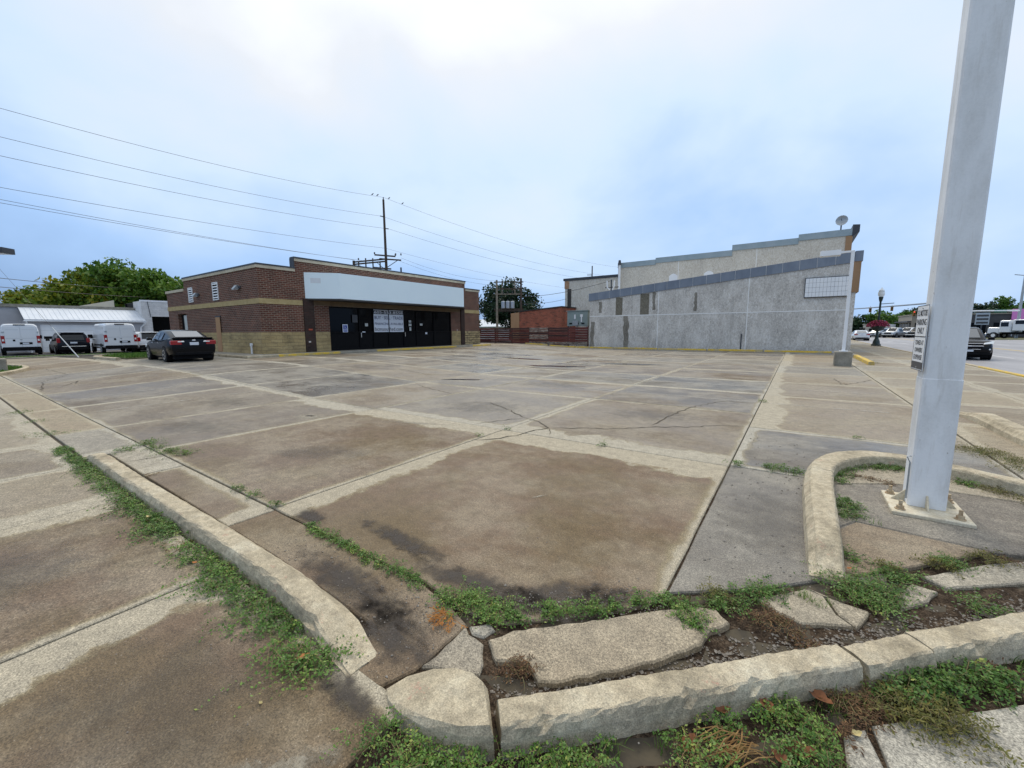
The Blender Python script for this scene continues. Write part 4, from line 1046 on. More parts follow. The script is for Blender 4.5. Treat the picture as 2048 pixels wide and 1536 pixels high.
MB().cyl(cc, cc + nn * .4, .02).build('feed_arm', DARKMETAL, dish)

# ================================================================== FENCE, RED BUILDING, AIR UNIT
fence = thing('board_fence', 'maroon horizontal board fence with weathered grey patches', 'fence', (-22.5, 35.9, 0))
px_ = [-29.2, -27.0, -24.8, -22.6, -20.4, -18.2, -16.15]
for k in range(len(px_)):
    MB().box(px_[k] - .05, px_[k] + .05, 35.86, 35.96, 0, 1.92 if k < 5 else 2.05).build('post', FENCEM[1], fence)
for k in range(len(px_) - 1):
    for j in range(8):
        z0 = 0.10 + j * 0.232; x0, x1 = px_[k] + .01, px_[k + 1] - .01
        sgn = 1 if (j + k) % 2 else -1
        mi = 2 if (k in (3,) and j < 8 and random.random() < .75) or (k in (4, 5) and j < 2) else (1 if random.random() < .35 else 0)
        if k == 5 and j == 0: continue
        rings = []
        for i in range(7):
            t_ = i / 6; yb = 35.84 - sgn * .06 * math.sin(math.pi * t_); x = lerp(x0, x1, t_); sag = -.02 * math.sin(math.pi * t_) * random.uniform(0, 1)
            rings.append([(x, yb, z0 + sag), (x, yb, z0 + .20 + sag), (x, yb + .025, z0 + .20 + sag), (x, yb + .025, z0 + sag)])
        MB().loft(rings).build('board', FENCEM[mi], fence)
red = thing('red_brick_building', 'old red brick building with a tan patched end behind the fence', 'building', (-24, 41, 0))
MB().ext([(-26.9, 40.5, 0), (-21.4, 40.5, 0), (-21.4, 40.5, 4.15), (-26.9, 40.5, 3.78)], (0, 6, 0)).build('wall', REDBRICK, red)
MB().ext([(-28.1, 40.45, 0), (-26.9, 40.45, 0), (-26.9, 40.45, 3.75), (-28.1, 40.45, 3.66)], (0, 5, 0)).build('patched_end', TAN, red)
MB().ext([(-27.0, 40.4, 3.79), (-21.3, 40.4, 4.17), (-21.3, 40.4, 4.27), (-27.0, 40.4, 3.89)], (0, 6.2, 0)).build('coping', SOFFIT, red)
ac = thing('air_conditioning_unit', 'grey green rooftop air unit on a stand behind the fence', 'air conditioner', (-18.2, 38.6, 0))
MB().bbox(-19.35, -17.1, 37.9, 39.4, 2.05, 3.52, .03).build('casing', ACGREEN, ac)
MB().box(-19.42, -17.02, 37.84, 39.46, 3.522, 3.60).build('lid', ACGREEN, ac)
for x in (-19.2, -18.3, -17.3): MB().box(x - .05, x + .05, 38.0, 38.1, -.1, 2.05).build('leg', GALV, ac)
MB().box(-18.55, -18.4, 37.86, 37.9, 2.75, 3.2).box(-17.9, -17.62, 37.86, 37.9, 2.95, 3.2).box(-17.82, -17.7, 37.86, 37.9, 2.45, 2.95).build('label_plate', WHITE, ac)
for x in (-19.1, -18.35, -17.75): MB().box(x, x + .3, 37.86, 37.9, 2.25, 2.38).build('vent', BLACK, ac)
MB().box(-18.7, -18.1, 37.8, 37.9, 2.1, 2.6).build('control_box', GALV, ac)

# ================================================================== WHITE SIGN POST
post = thing('sign_post', 'tall white steel box post with bolted base plate on the island', 'post', (1.06, 5.06, 0.01))
MB().bbox(.80, 1.32, 4.77, 5.35, .014, .044, .006).build('base_plate', CREAMSTEEL, post)
MB().bbox(.94, 1.185, 5.0, 5.24, .045, 9.0, .014).build('shaft', POLEWHITE, post)
MB().bbox(.936, 1.189, 4.996, 5.244, .046, 1.22, .014).build('sleeve', POLEWHITE, post)
for (x, y) in ((.855, 5.27), (.865, 4.85), (1.24, 4.85), (1.26, 5.28)):
    bt = MB().cyl((x, y, .044), (x, y, .052), .038, n=12).cyl((x, y, .052), (x, y, .078), .027, n=6).build('bolt', RUST, post)
    MB().cyl((x, y, .078), (x, y, .125), .014, n=8).build('stud', RUST, bt)
for poly, d in (([(1.05, 4.995, .045), (1.05, 4.90, .045), (1.05, 4.995, .16)], (.014, 0, 0)), ([(.935, 5.12, .045), (.84, 5.12, .045), (.935, 5.12, .15)], (0, .014, 0)), ([(1.19, 5.12, .045), (1.28, 5.12, .045), (1.19, 5.12, .15)], (0, .014, 0))):
    MB().ext(poly, d).build('gusset', CREAMSTEEL, post)
MB().tube([(.928, 5.02, .50), (.90, 5.02, .49), (.925, 5.02, .44), (.925, 5.02, .10)], .007).build('conduit', GALV, post)
# parking sign on the post's left face
ps = thing('parking_sign', 'white metal parking sign with black lettering on the post', 'sign', (.90, 5.12, 1.27))
sa = R(1.5)
sux = Vector((math.sin(sa), -math.cos(sa), 0))      # reading direction seen from the lot: far edge to near edge
snn = Vector((-math.cos(sa), -math.sin(sa), 0)); suy = Vector((0, 0, 1))
so = Vector((.908, 5.31, 1.275)); SW, SH = .36, .575
def sp(u, v, d=0.0): return so + sux * u + suy * v + snn * d
def srect(name, u0, u1, v0, v1, d0, d1, m_):
    return MB().ext([sp(u0, v0, d0), sp(u1, v0, d0), sp(u1, v1, d0), sp(u0, v1, d0)], snn * (d1 - d0)).build(name, m_, ps)
srect('plate', 0, SW, 0, SH, 0, .004, WHITE)
srect('footer', 0.008, SW - .008, .012, .075, .0042, .0052, CHARCOAL)
srect('rule', .01, SW - .01, .295, .303, .0042, .0052, INK)
for b0_, b1_, v0, v1 in ((0, SW, 0, .005), (0, SW, SH - .005, SH), (0, .005, .005, SH - .005), (SW - .005, SW, .005, SH - .005)): srect('border', b0_, b1_, v0, v1, .0042, .0052, INK)
for tx, v0, h_, u0, u1 in (('S D MOTORS', .480, .055, .03, .33), ('PARKING', .400, .055, .03, .33), ('ONLY', .325, .055, .08, .28), ('TOWED AT', .225, .042, .05, .31), ('OWNERS', .160, .042, .06, .30), ('EXPENSE', .095, .042, .05, .31)):
    lettering(tx, sp(u0, v0, .004), sux, suy, u1 - u0, h_, INK, ps, 0.0014, 0.012)
MB().cyl(sp(SW * .5, SH * .955, -.03), sp(SW * .5, SH * .955, .009), .007, n=8).cyl(sp(SW * .5, SH * .045, -.03), sp(SW * .5, SH * .045, .009), .007, n=8).build('fixing_bolt', GALV, ps)

# ================================================================== LOT LIGHTS
def lot_light(loc, head_dir, label):
    t_ = thing('lot_light', label, 'lot light', loc, group='white lot lights on concrete bases')
    x, y, z = loc
    MB().bbox(x - .31, x + .31, y - .31, y + .31, z - .05, z + .62, .03).build('concrete_base', CONC, t_)
    MB().box(x - .15, x + .15, y - .15, y + .15, z + .621, z + .65).build('base_plate', WHITE, t_)
    MB().bbox(x - .06, x + .06, y - .06, y + .06, z + .65, z + 4.97, .01).build('pole', WHITE, t_)
    hd_ = Vector(head_dir).normalized(); sd_ = Vector((-hd_.y, hd_.x, 0))
    c = Vector((x, y, z + 4.93))
    MB().ext([c + sd_ * .04 - Vector((0, 0, .04)), c - sd_ * .04 - Vector((0, 0, .04)), c - sd_ * .04 + Vector((0, 0, .04)), c + sd_ * .04 + Vector((0, 0, .04))], hd_ * .45).build('arm', WHITE, t_)
    hb = c + hd_ * .42
    hd2 = MB().ext([hb + sd_ * .24 - Vector((0, 0, .13)), hb - sd_ * .24 - Vector((0, 0, .13)), hb - sd_ * .24 + Vector((0, 0, .09)), hb + sd_ * .24 + Vector((0, 0, .09))], hd_ * .72).build('lamp_head', WHITE if loc[0] > 0 else DARKMETAL, t_)
    MB().ext([hb + hd_ * .06 + sd_ * .2 - Vector((0, 0, .136)), hb + hd_ * .66 + sd_ * .2 - Vector((0, 0, .136)), hb + hd_ * .66 - sd_ * .2 - Vector((0, 0, .136)), hb + hd_ * .06 - sd_ * .2 - Vector((0, 0, .136))], (0, 0, .005)).build('lens', LENSWHITE, hd2)
    return t_
lot_light((1.74, 23.4, 0.02), (-1, 0, 0), 'white square lot light on a concrete base by the grey building')
lot_light((-27.0, 1.74, zf(-27.0, 1.74)), (.75, .7, 0), 'lot light on a mossy concrete base at left photo edge')

# ================================================================== VEHICLES (local axes: +x forward, z = 0 on the ground)
def ring_body(x, zb, zt, hw, crown=0.0):
    half = [(hw * .80, zb), (hw * .96, zb + .07), (hw, zb + (zt - zb) * .35), (hw * .995, zb + (zt - zb) * .65), (hw * .95, zt - .05), (hw * .86, zt)]
    return [(x, y, z) for y, z in half] + [(x, 0, zt + crown)] + [(x, -y, z) for y, z in half[::-1]]
def ring_gh(x, zb, zt, hb, ht):
    h = zt - zb
    half = [(hb, zb), (lerp(hb, ht, .85), zb + h * .82), (ht - .02, zt - h * .06), (ht - .14, zt)]
    return [(x, y, z) for y, z in half] + [(x, 0, zt + .012)] + [(x, -y, z) for y, z in half[::-1]]
def gl_panel(mb, pts, d=0.024):
    pts = [Vector(p) for p in pts]
    nn = (pts[1] - pts[0]).cross(pts[2] - pts[1]).normalized()
    mb.ext([p + nn * .002 for p in pts], nn * d)
def car(name, label, cat, spec, paint, loc, rz, group=None, detail=True, face='rear'):
    t_ = thing(name, label, cat, loc, rz, group)
    body = MB(); body.loft([ring_body(*s_) for s_ in spec['body']])
    gh = spec['gh']
    if gh: body.loft([ring_gh(*s_) for s_ in gh])
    bo = body.build('body', paint, t_, local=True, smooth=False)
    for p in bo.data.polygons: p.use_smooth = True
    bo.data.set_sharp_from_angle(angle=R(38)) if hasattr(bo.data, 'set_sharp_from_angle') else None
    # glass
    def gp(i, k, t2=None):
        r_ = ring_gh(*gh[i]); return Vector(r_[k])
    if gh:
        n = len(ring_gh(*gh[0]))
        for a, b_, nm in spec['ends']:
            L0, L1 = gp(a, 3), gp(b_, 3); R0, R1 = gp(a, n - 4), gp(b_, n - 4)
            q = [L0.lerp(R0, .04).lerp(L1.lerp(R1, .04), .12), L0.lerp(R0, .96).lerp(L1.lerp(R1, .96), .12), L0.lerp(R0, .97).lerp(L1.lerp(R1, .97), .93), L0.lerp(R0, .03).lerp(L1.lerp(R1, .03), .93)]
            # make sure it faces outwards
            mid = (q[0] + q[2]) * .5; nn = (q[1] - q[0]).cross(q[2] - q[1])
            if nn.z < 0: q = q[::-1]
            mb = MB(); gl_panel(mb, q); mb.build(nm, spec.get('endglass', CARGLASS), t_, local=True)
        for a, b_ in spec['sides']:
            for sgn in (1, -1):
                k0, k1 = (0, 1) if sgn == 1 else (n - 1, n - 2)
                B0, T0, B1, T1 = gp(a, k0), gp(a, k1), gp(b_, k0), gp(b_, k1)
                f0, f1 = spec.get('inset', (.06, .94))
                q = [B0.lerp(B1, f0).lerp(T0.lerp(T1, f0), .10), B0.lerp(B1, f1).lerp(T0.lerp(T1, f1), .10), B0.lerp(B1, f1).lerp(T0.lerp(T1, f1), .93), B0.lerp(B1, f0).lerp(T0.lerp(T1, f0), .93)]
                nn = (q[1] - q[0]).cross(q[2] - q[1])
                if nn.y * sgn < 0: q = q[::-1]
                mb = MB(); gl_panel(mb, q); mb.build('side_window', CARGLASS, t_, local=True)
    # wheels
    r_ = spec['wr']; hw = spec['hw']
    for x in spec['wx']:
        for sgn in (1, -1):
            y = sgn * (hw - .10)
            MB().lathe([(0, sgn * .102), (r_ * 1.17, sgn * .102), (r_ * 1.17, sgn * -.2), (0, sgn * -.2)][::sgn], (x, y, r_ * 1.02), 20, axis='Y').build('wheel_arch', BLACK, t_, local=True)
            wl = MB().lathe([(r_ * .62, sgn * .118), (r_ * .80, sgn * .128), (r_ * .96, sgn * .115), (r_, sgn * .09), (r_, sgn * -.09), (r_ * .9, sgn * -.12)][::sgn], (x, y, r_), 20, axis='Y').build('wheel', TYRE, t_, local=True, smooth=True)
            MB().lathe([(0, sgn * .112), (r_ * .68, sgn * .122), (r_ * .68, sgn * -.05)][::sgn], (x, y, r_), 16, axis='Y').build('rim', RIM if spec.get('alloy', True) else GALV, wl, local=True)
            sp_ = MB()
            for k in range(5):
                a = 2 * math.pi * k / 5 + .3; a2 = a + .62
                pts = [(x + r_ * .16 * math.cos(a), y + sgn * .118, r_ + r_ * .16 * math.sin(a)), (x + r_ * .55 * math.cos(a - .02), y + sgn * .1225, r_ + r_ * .55 * math.sin(a - .02)), (x + r_ * .55 * math.cos(a2), y + sgn * .1225, r_ + r_ * .55 * math.sin(a2)), (x + r_ * .16 * math.cos(a2), y + sgn * .118, r_ + r_ * .16 * math.sin(a2))]
                sp_.ext(pts, (0, sgn * .004, 0))
            if spec.get('alloy', True): sp_.build('rim_gap', BLACK, wl, local=True)
    MB().box(spec['body'][0][0] + .25, spec['body'][-1][0] - .3, -hw * .8, hw * .8, .13, .34).build('underbody_shade_box', BLACK, t_, local=True)  # black box added to deepen the shade under the car
    for nm, mat_, kind, args in spec['bits']:
        mb = MB()
        if kind == 'box': mb.bbox(*args)
        elif kind == 'boxes':
            for a in args: mb.bbox(*a)
        elif kind == 'ext': mb.ext(*args)
        mb.build(nm, paint if mat_ == 'paint' else mat_, t_, local=True)
    return t_
def pair(nm, mat_, x0, x1, y0, y1, z0, z1, b=.02):
    return [(nm, mat_, 'box', (x0, x1, y0, y1, z0, z1, b)), (nm, mat_, 'box', (x0, x1, -y1, -y0, z0, z1, b))]

SEDAN = dict(
    body=[(-2.41, .46, .92, .70), (-2.38, .36, 1.02, .82), (-2.22, .30, 1.09, .88), (-1.85, .24, 1.10, .905), (-1.2, .20, 1.00, .91), (0, .19, .97, .91), (.9, .19, .97, .91), (1.25, .20, .98, .905, .02), (1.75, .23, .90, .89, .03), (2.15, .28, .80, .84, .02), (2.36, .34, .70, .74), (2.42, .40, .60, .62)],
    gh=[(-1.93, 1.05, 1.08, .80, .72), (-1.0, .98, 1.41, .86, .66), (-.45, .95, 1.465, .87, .665), (.2, .95, 1.455, .87, .66), (.62, .95, 1.38, .87, .64), (1.38, .93, .99, .84, .70)],
    ends=[(0, 1, 'rear_window'), (5, 4, 'windscreen')], endglass=CARGLASSBLUE, sides=[(1, 2), (2, 3), (3, 4)], wr=.335, hw=.91, wx=(-1.42, 1.40),
    bits=pair('tail_light', TAILRED, -2.435, -2.20, .46, .86, .80, .98) + pair('reverse_light', LENSWHITE, -2.442, -2.38, .36, .62, .91, .965) + pair('mirror', 'paint', .42, .62, .90, 1.10, .98, 1.12, .04)
    + [('licence_plate', PLATE, 'box', (-2.445, -2.42, -.17, .17, .77, .90, .005)), ('emblem', CHROME, 'box', (-2.435, -2.40, -.07, .07, .965, 1.01, .01)), ('lower_bumper', BLACK, 'box', (-2.44, -2.2, -.72, .72, .33, .46, .03)), ('boot_lip', 'paint', 'box', (-2.36, -2.15, -.76, .76, 1.085, 1.12, .015))]
    + pair('headlight', LENSWHITE, 2.0, 2.30, .55, .84, .64, .76) + pair('door_handle', CHROME, -.55, -.38, .885, .925, .86, .89, .005) + pair('door_handle', CHROME, .40, .57, .885, .925, .86, .89, .005))
MINIVAN = dict(
    body=[(-2.55, .45, .98, .84), (-2.5, .34, 1.04, .93), (-2.2, .28, 1.06, .985), (-1.2, .22, 1.05, 1.0), (0, .2, 1.03, 1.0), (1.0, .2, 1.02, 1.0), (1.5, .22, 1.02, .98, .02), (2.0, .25, .95, .94, .03), (2.35, .30, .84, .86), (2.55, .38, .70, .72)],
    gh=[(-2.52, 1.02, 1.05, .90, .84), (-2.28, 1.02, 1.68, .92, .74), (-1.2, 1.0, 1.75, .94, .76), (0, 1.0, 1.755, .94, .76), (.55, 1.0, 1.70, .94, .74), (1.75, .98, 1.04, .90, .78)],
    ends=[(0, 1, 'rear_window'), (5, 4, 'windscreen')], sides=[(1, 2), (2, 3), (3, 4)], wr=.35, hw=.995, wx=(-1.55, 1.52), alloy=False,
    bits=pair('tail_light', TAILRED, -2.56, -2.40, .74, .95, .92, 1.28) + [('licence_plate', PLATE, 'box', (-2.575, -2.54, -.2, .2, .86, .98, .005)), ('bumper_trim', CHROME, 'box', (-2.59, -2.52, -.7, .7, .60, .64, .01)), ('rear_bumper', BLACK, 'box', (-2.60, -2.3, -.85, .85, .34, .58, .03)), ('roof_spoiler', 'paint', 'box', (-2.50, -2.2, -.66, .66, 1.68, 1.74, .02))]
    + pair('mirror', BLACK, .85, 1.05, .99, 1.22, 1.05, 1.22, .04) + pair('headlight', LENSWHITE, 2.15, 2.45, .55, .88, .68, .82))
SUV = dict(
    body=[(-2.5, .48, 1.0, .82), (-2.42, .36, 1.08, .92), (-1.6, .26, 1.10, .98), (0, .24, 1.08, .99), (.9, .24, 1.08, .99), (1.3, .25, 1.10, .975, .02), (1.8, .28, 1.06, .96, .03), (2.2, .30, .98, .91, .03), (2.42, .33, .86, .82), (2.52, .40, .72, .66)],
    gh=[(-2.42, 1.06, 1.10, .88, .80), (-2.1, 1.04, 1.68, .91, .72), (-1.2, 1.04, 1.77, .93, .74), (0, 1.04, 1.77, .93, .74), (.45, 1.04, 1.70, .93, .72), (1.45, 1.04, 1.10, .90, .78)],
    endglass=CARGLASSBLUE, ends=[(0, 1, 'rear_window'), (5, 4, 'windscreen')], sides=[(1, 2), (2, 3), (3, 4)], wr=.37, hw=.985, wx=(-1.5, 1.5),
    bits=[('headlight', LENSWHITE, 'ext', ([(2.46, .50, .84), (2.30, .86, .88), (2.16, .90, 1.02), (2.36, .56, .93)], (.04, .03, .01))), ('headlight', LENSWHITE, 'ext', ([(2.46, -.50, .84), (2.30, -.86, .88), (2.16, -.90, 1.02), (2.36, -.56, .93)], (.04, -.03, .01))),
          ('grille', BLACK, 'boxes', [(2.45, 2.535, -.50, .50, .78, .88, .02)]), ('grille', BLACK, 'boxes', [(2.45, 2.55, -.48, .48, .60, .74, .02)]), ('grille_bar', CHROME, 'box', (2.46, 2.56, -.52, .52, .745, .775, .01)), ('grille_bar', CHROME, 'box', (2.46, 2.545, -.5, .5, .885, .905, .008)), ('grille_bar', CHROME, 'box', (2.46, 2.56, -.42, .42, .575, .597, .008)), ('emblem', CHROME, 'box', (2.55, 2.575, -.11, .11, .735, .785, .008)),
          ('licence_plate', PLATE, 'box', (2.53, 2.56, -.16, .16, .46, .55, .005)), ('lower_bumper', BLACK, 'box', (2.3, 2.52, -.80, .80, .30, .45, .03))]
    + pair('fog_light', LENSWHITE, 2.38, 2.475, .60, .80, .55, .62) + pair('mirror', BLACK, .80, 1.0, .97, 1.2, 1.05, 1.22, .04) + pair('tail_light', TAILRED, -2.50, -2.38, .68, .90, .92, 1.2))
PICKUP = dict(
    body=[(-2.8, .55, 1.08, .88), (-2.7, .45, 1.10, .96), (-1.0, .40, 1.12, .99), (.2, .38, 1.12, .99), (1.4, .40, 1.14, .97, .02), (2.3, .42, 1.08, .95, .03), (2.7, .5, .96, .86)],
    gh=[(-.75, 1.10, 1.14, .90, .80), (-.6, 1.08, 1.80, .92, .74), (0, 1.08, 1.84, .93, .74), (.75, 1.08, 1.80, .93, .73), (1.5, 1.08, 1.13, .9, .78)],
    ends=[(0, 1, 'rear_window'), (4, 3, 'windscreen')], sides=[(1, 2), (2, 3)], wr=.40, hw=.985, wx=(-1.7, 1.75),
    bits=pair('headlight', LENSWHITE, 2.45, 2.72, .55, .88, .85, 1.0) + [('grille', BLACK, 'box', (2.6, 2.735, -.5, .5, .68, .98, .02)), ('bumper', CHROME, 'box', (2.6, 2.80, -.88, .88, .5, .64, .02))])

car('black_sedan', 'shiny black sedan parked tail-on beside the brick shop', 'car', SEDAN, PAINT['black'], (-25.35, 7.45, zf(-25, 7.4) + .004), R(177), )
def rear_van(loc, rz, label):
    t_ = thing('white_van', label, 'van', loc, rz, 'white cargo vans parked at the garage')
    def rg(x, zb, zt, hw, ht, fr=0.):
        half = [(hw * .86, zb), (hw, zb + .1), (hw, 1.15), (lerp(hw, ht, .5), zt - .5), (ht, zt - .16), (ht - .12, zt - .03), (ht - .35, zt)]
        return [(x, y, min(z, zt)) for y, z in half] + [(x, -y, min(z, zt)) for y, z in half[::-1]]
    b = MB(); b.loft([rg(-3.0, .52, 2.36, .97, .86), (rg(-2.92, .45, 2.44, 1.01, .90)), rg(-1.0, .42, 2.47, 1.02, .92), rg(1.0, .42, 2.46, 1.02, .92), rg(1.5, .42, 2.35, 1.02, .88), rg(2.2, .45, 1.65, 1.0, .82), rg(2.75, .5, 1.25, .92, .75), rg(2.95, .55, 1.05, .8, .66)])
    bo = b.build('body', PAINT['white'], t_, local=True)
    for s_ in (1, -1):
        y0, y1 = (.012, .80) if s_ == 1 else (-.80, -.012)
        d = MB().bbox(-3.03, -2.99, y0, y1, .64, 2.26, .012).build('rear_door', PAINT['white'], t_, local=True)
        MB().box(-3.036, -3.0301, y0 + .05, y1 - .05, 1.32, 1.335).build('door_crease', GALV, d, local=True)
        MB().box(-3.036, -3.0301, y0 + .08, y1 - .08, 1.98, 1.992).build('door_crease', GALV, d, local=True)
        ya, yb = (.80, .99) if s_ == 1 else (-.99, -.80)
        tl = MB().bbox(-3.03, -2.85, ya, yb, .95, 1.52, .02).build('tail_light', TAILRED, t_, local=True)
        MB().bbox(-3.04, -3.0, ya + .04, yb - .04, 1.12, 1.26, .01).build('reverse_lens', LENSWHITE, tl, local=True)
        MB().bbox(1.35, 1.60, (1.02 if s_ == 1 else -1.30), (1.30 if s_ == 1 else -1.02), 1.25, 1.55, .03).build('mirror', BLACK, t_, local=True)
        MB().box(-2.6, 1.2, (1.022 if s_ == 1 else -1.03), (1.03 if s_ == 1 else -1.022), .62, .74).build('rubbing_strip', BLACK, t_, local=True)
        MB().bbox(-3.05, -3.0, ya - .02, yb - .05, 1.78, 1.84, .01).build('hinge', GALV, t_, local=True)
    MB().bbox(-3.14, -2.85, -.98, .98, .40, .66, .04).build('rear_bumper', BLACK, t_, local=True)
    pr = MB().bbox(-3.055, -3.031, -.55, .10, .86, 1.02, .01).build('plate_recess', BLACK, t_, local=True)
    MB().box(-3.062, -3.0551, -.38, -.05, .88, .985).build('licence_plate', PLATE, pr, local=True)
    MB().bbox(-3.05, -3.031, .30, .42, 1.10, 1.24, .02).build('door_handle', BLACK, t_, local=True)
    MB().bbox(-3.04, -2.9, -.30, .30, 2.33, 2.40, .02).build('brake_light', BLACK, t_, local=True)
    MB().box(-3.036, -3.031, -.07, .07, 1.2, 1.25).build('emblem', GALV, t_, local=True)
    for x in (-1.7, 2.05):
        for s_ in (1, -1):
            wl = MB().lathe([(.22, s_ * .11), (.30, s_ * .125), (.36, s_ * .10), (.36, s_ * -.1), (.3, s_ * -.13)][::s_], (x, s_ * .93, .36), 18, axis='Y').build('wheel', TYRE, t_, local=True, smooth=True)
            MB().lathe([(0, s_ * .10), (.23, s_ * .118), (.23, s_ * -.05)][::s_], (x, s_ * .93, .36), 14, axis='Y').build('rim', GALV, wl, local=True)
            MB().lathe([(0, s_ * .096), (.43, s_ * .096), (.43, s_ * .05), (0, s_ * .05)][::s_], (x, s_ * .93, .40), 18, axis='Y').build('wheel_arch', BLACK, t_, local=True)
    MB().box(-2.9, 2.6, -.8, .8, .36, .5).build('underbody_shade_box', BLACK, t_, local=True)  # added black block, darkens the ground beneath the van
    return t_
rear_van((-52.6, 4.9, -0.05), R(176), 'white cargo van nearest the left photo edge')
rear_van((-48.8, 9.75, -0.02), R(178), 'white cargo van between the dark minivan and white minivan')
car('minivan', 'dark blue minivan parked between two white cargo vans', 'minivan', MINIVAN, PAINT['navy'], (-51.2, 7.45, -0.04), R(178))
car('minivan', 'white minivan half hidden behind the black sedan', 'minivan', MINIVAN, PAINT['white'], (-49.6, 12.0, -0.02), R(178))
car('suv', 'dark sport utility car approaching, partly behind the white post', 'car', SUV, PAINT['black'], (7.85, 34.9, -0.085), R(-93))
# far traffic
car('far_car', 'white car seen from behind far down the street past the grey building', 'car', SEDAN, PAINT['white'], (7.6, 79, -0.085), R(90))
car('pickup', 'silver pickup second from left in the far row', 'pickup', PICKUP, PAINT['silver'], (15.0, 104, -0.085), R(-120), 'far row of parked vehicles')
car('pickup', 'white pickup second from right in the far row', 'pickup', PICKUP, PAINT['white'], (17.6, 108, -0.085), R(-122), 'far row of parked vehicles')
car('pickup', 'dark pickup in the far row, nearest the white post', 'pickup', PICKUP, PAINT['black'], (18.4, 104, -0.085), R(-125), 'far row of parked vehicles')
car('far_car', 'silver car at the left end of the far row', 'car', SUV, PAINT['silver'], (13.2, 107, -0.085), R(-125), 'far row of parked vehicles')
# white dump truck by the crossing
tk = thing('dump_truck', 'white dump truck with black chassis across the street', 'truck', (28.2, 95.0, -.05), R(132))
MB().bbox(-3.2, .8, -1.2, 1.2, 1.25, 2.9, .05).build('dump_body', PAINT['white'], tk, local=True)
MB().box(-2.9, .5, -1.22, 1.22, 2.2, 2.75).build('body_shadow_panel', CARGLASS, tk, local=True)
MB().bbox(1.0, 2.4, -1.15, 1.15, 1.0, 2.8, .12).build('cab', PAINT['white'], tk, local=True)
MB().box(1.3, 2.2, -1.17, 1.17, 1.85, 2.5).build('cab_window', CARGLASS, tk, local=True)
MB().bbox(2.4, 3.9, -1.0, 1.0, .8, 1.75, .12).build('bonnet', PAINT['white'], tk, local=True)
MB().bbox(3.9, 4.1, -1.1, 1.1, .5, .85, .05).build('bumper', CHROME, tk, local=True)
MB().box(-3.2, 3.8, -.5, .5, .7, 1.0).build('chassis', BLACK, tk, local=True)
for x in (-2.4, -1.2, 3.0):
    for s_ in (1, -1):
        wl = MB().lathe([(.28, s_ * .14), (.5, s_ * .14), (.5, s_ * -.14), (.28, s_ * -.14)][::s_], (x, s_ * 1.0, .5), 16, axis='Y').build('wheel', TYRE, tk, local=True)
        MB().lathe([(0, s_ * .10), (.29, s_ * .12)][::s_], (x, s_ * 1.0, .5), 12, axis='Y').build('rim', WHITE, wl, local=True)

# ================================================================== GARAGE AND WHITE BLOCK BUILDING
gar = thing('garage', 'pale garage with ribbed metal lean-to roof and wide white door', 'garage', (-60, 8, 0))
GX = -56.5
MB().box(GX - .3, GX, 5.8, 6.55, -.2, 2.9).box(GX - .3, GX, 6.55, 10.45, 2.45, 2.9).box(GX - .3, GX, 10.45, 13.8, -.2, 2.9).build('front_wall', GREYBLOCK, gar)
MB().box(GX - 2.6, GX - .3, 5.8, 6.0, -.2, 2.9).build('side_wall', GREYBLOCK, gar)
gd = MB().box(GX - .2, GX - .12, 6.55, 10.45, -.2, 2.45).build('garage_door', WHITE, gar)
for k in range(1, 5): MB().box(GX - .119, GX - .112, 6.56, 10.44, -.2 + k * .53, -.185 + k * .53).build('door_rib', GREYDOOR, gd)
for ya, yb in ((6.72, 7.28), (9.72, 10.3)): MB().box(GX - .1195, GX - .105, ya, yb, 1.13, 1.37).build('door_window', BLACK, gd)
MB().box(GX - 10, GX - 2.4, -8, 13.6, -.2, 4.05).build('main_block', GREYBLOCK, gar)
MB().box(GX - 10.1, GX - 2.25, -8.1, 13.7, 4.052, 4.32).build('roof_edge', CONC, gar)
n = 24
for k in range(n):
    y0 = lerp(5.65, 13.95, k / n); y1 = lerp(5.65, 13.95, (k + 1) / n)
    pn = MB().ext([(GX + .35, y0 + .001, 2.86), (GX + .35, y1 - .001, 2.86), (GX - 2.24, y1 - .001, 4.0), (GX - 2.24, y0 + .001, 4.0)], (0, 0, .035)).build('roof_panel', METALROOF, gar)
    MB().ext([(GX + .35, y0 + .004, 2.90), (GX + .35, y0 + .05, 2.90), (GX - 2.24, y0 + .05, 4.04), (GX - 2.24, y0 + .004, 4.04)], (0, 0, .018)).build('rib', METALROOF, pn)
MB().box(GX + .30, GX + .42, 5.62, 13.98, 2.72, 2.83).build('gutter', WHITE, gar)
MB().box(GX + .30, GX + .34, 5.62, 13.98, 2.835, 2.885).build('fascia', DARKMETAL, gar)
MB().tube([(GX + .36, 13.9, 2.7), (GX + .1, 13.55, 2.2), (GX + .1, 13.5, 1.9), (GX + .1, 13.5, -.1)], .07).build('downspout', WHITE, gar)
MB().tube([(GX + .36, 5.75, 2.7), (GX + .1, 5.85, 2.4), (GX + .1, 5.85, -.1)], .06).build('downspout', WHITE, gar)
wb = thing('white_block_building', 'white block building with a dark open doorway beside the shop', 'building', (-60, 17, 0))
MB().box(GX - 2.8, GX - .2, 13.82, 14.6, -.2, 4.95).build('wall', WHITEBLOCK, wb)
MB().box(GX - .6, GX - .2, 14.6, 18.6, 3.36, 4.95).build('wall', WHITEBLOCK, wb)
MB().box(GX - .6, GX - .2, 16.6, 18.6, -.2, 3.36).build('wall', WHITEBLOCK, wb)
MB().box(GX - 9, GX - .2, 14.6, 18.6, 4.952, 5.05).build('roof', CONC, wb)
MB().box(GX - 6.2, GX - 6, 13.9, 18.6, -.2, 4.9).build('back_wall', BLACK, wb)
MB().box(GX - 6, GX - .6, 14.0, 14.05, -.2, 4.9).build('inner_wall', BLACK, wb)
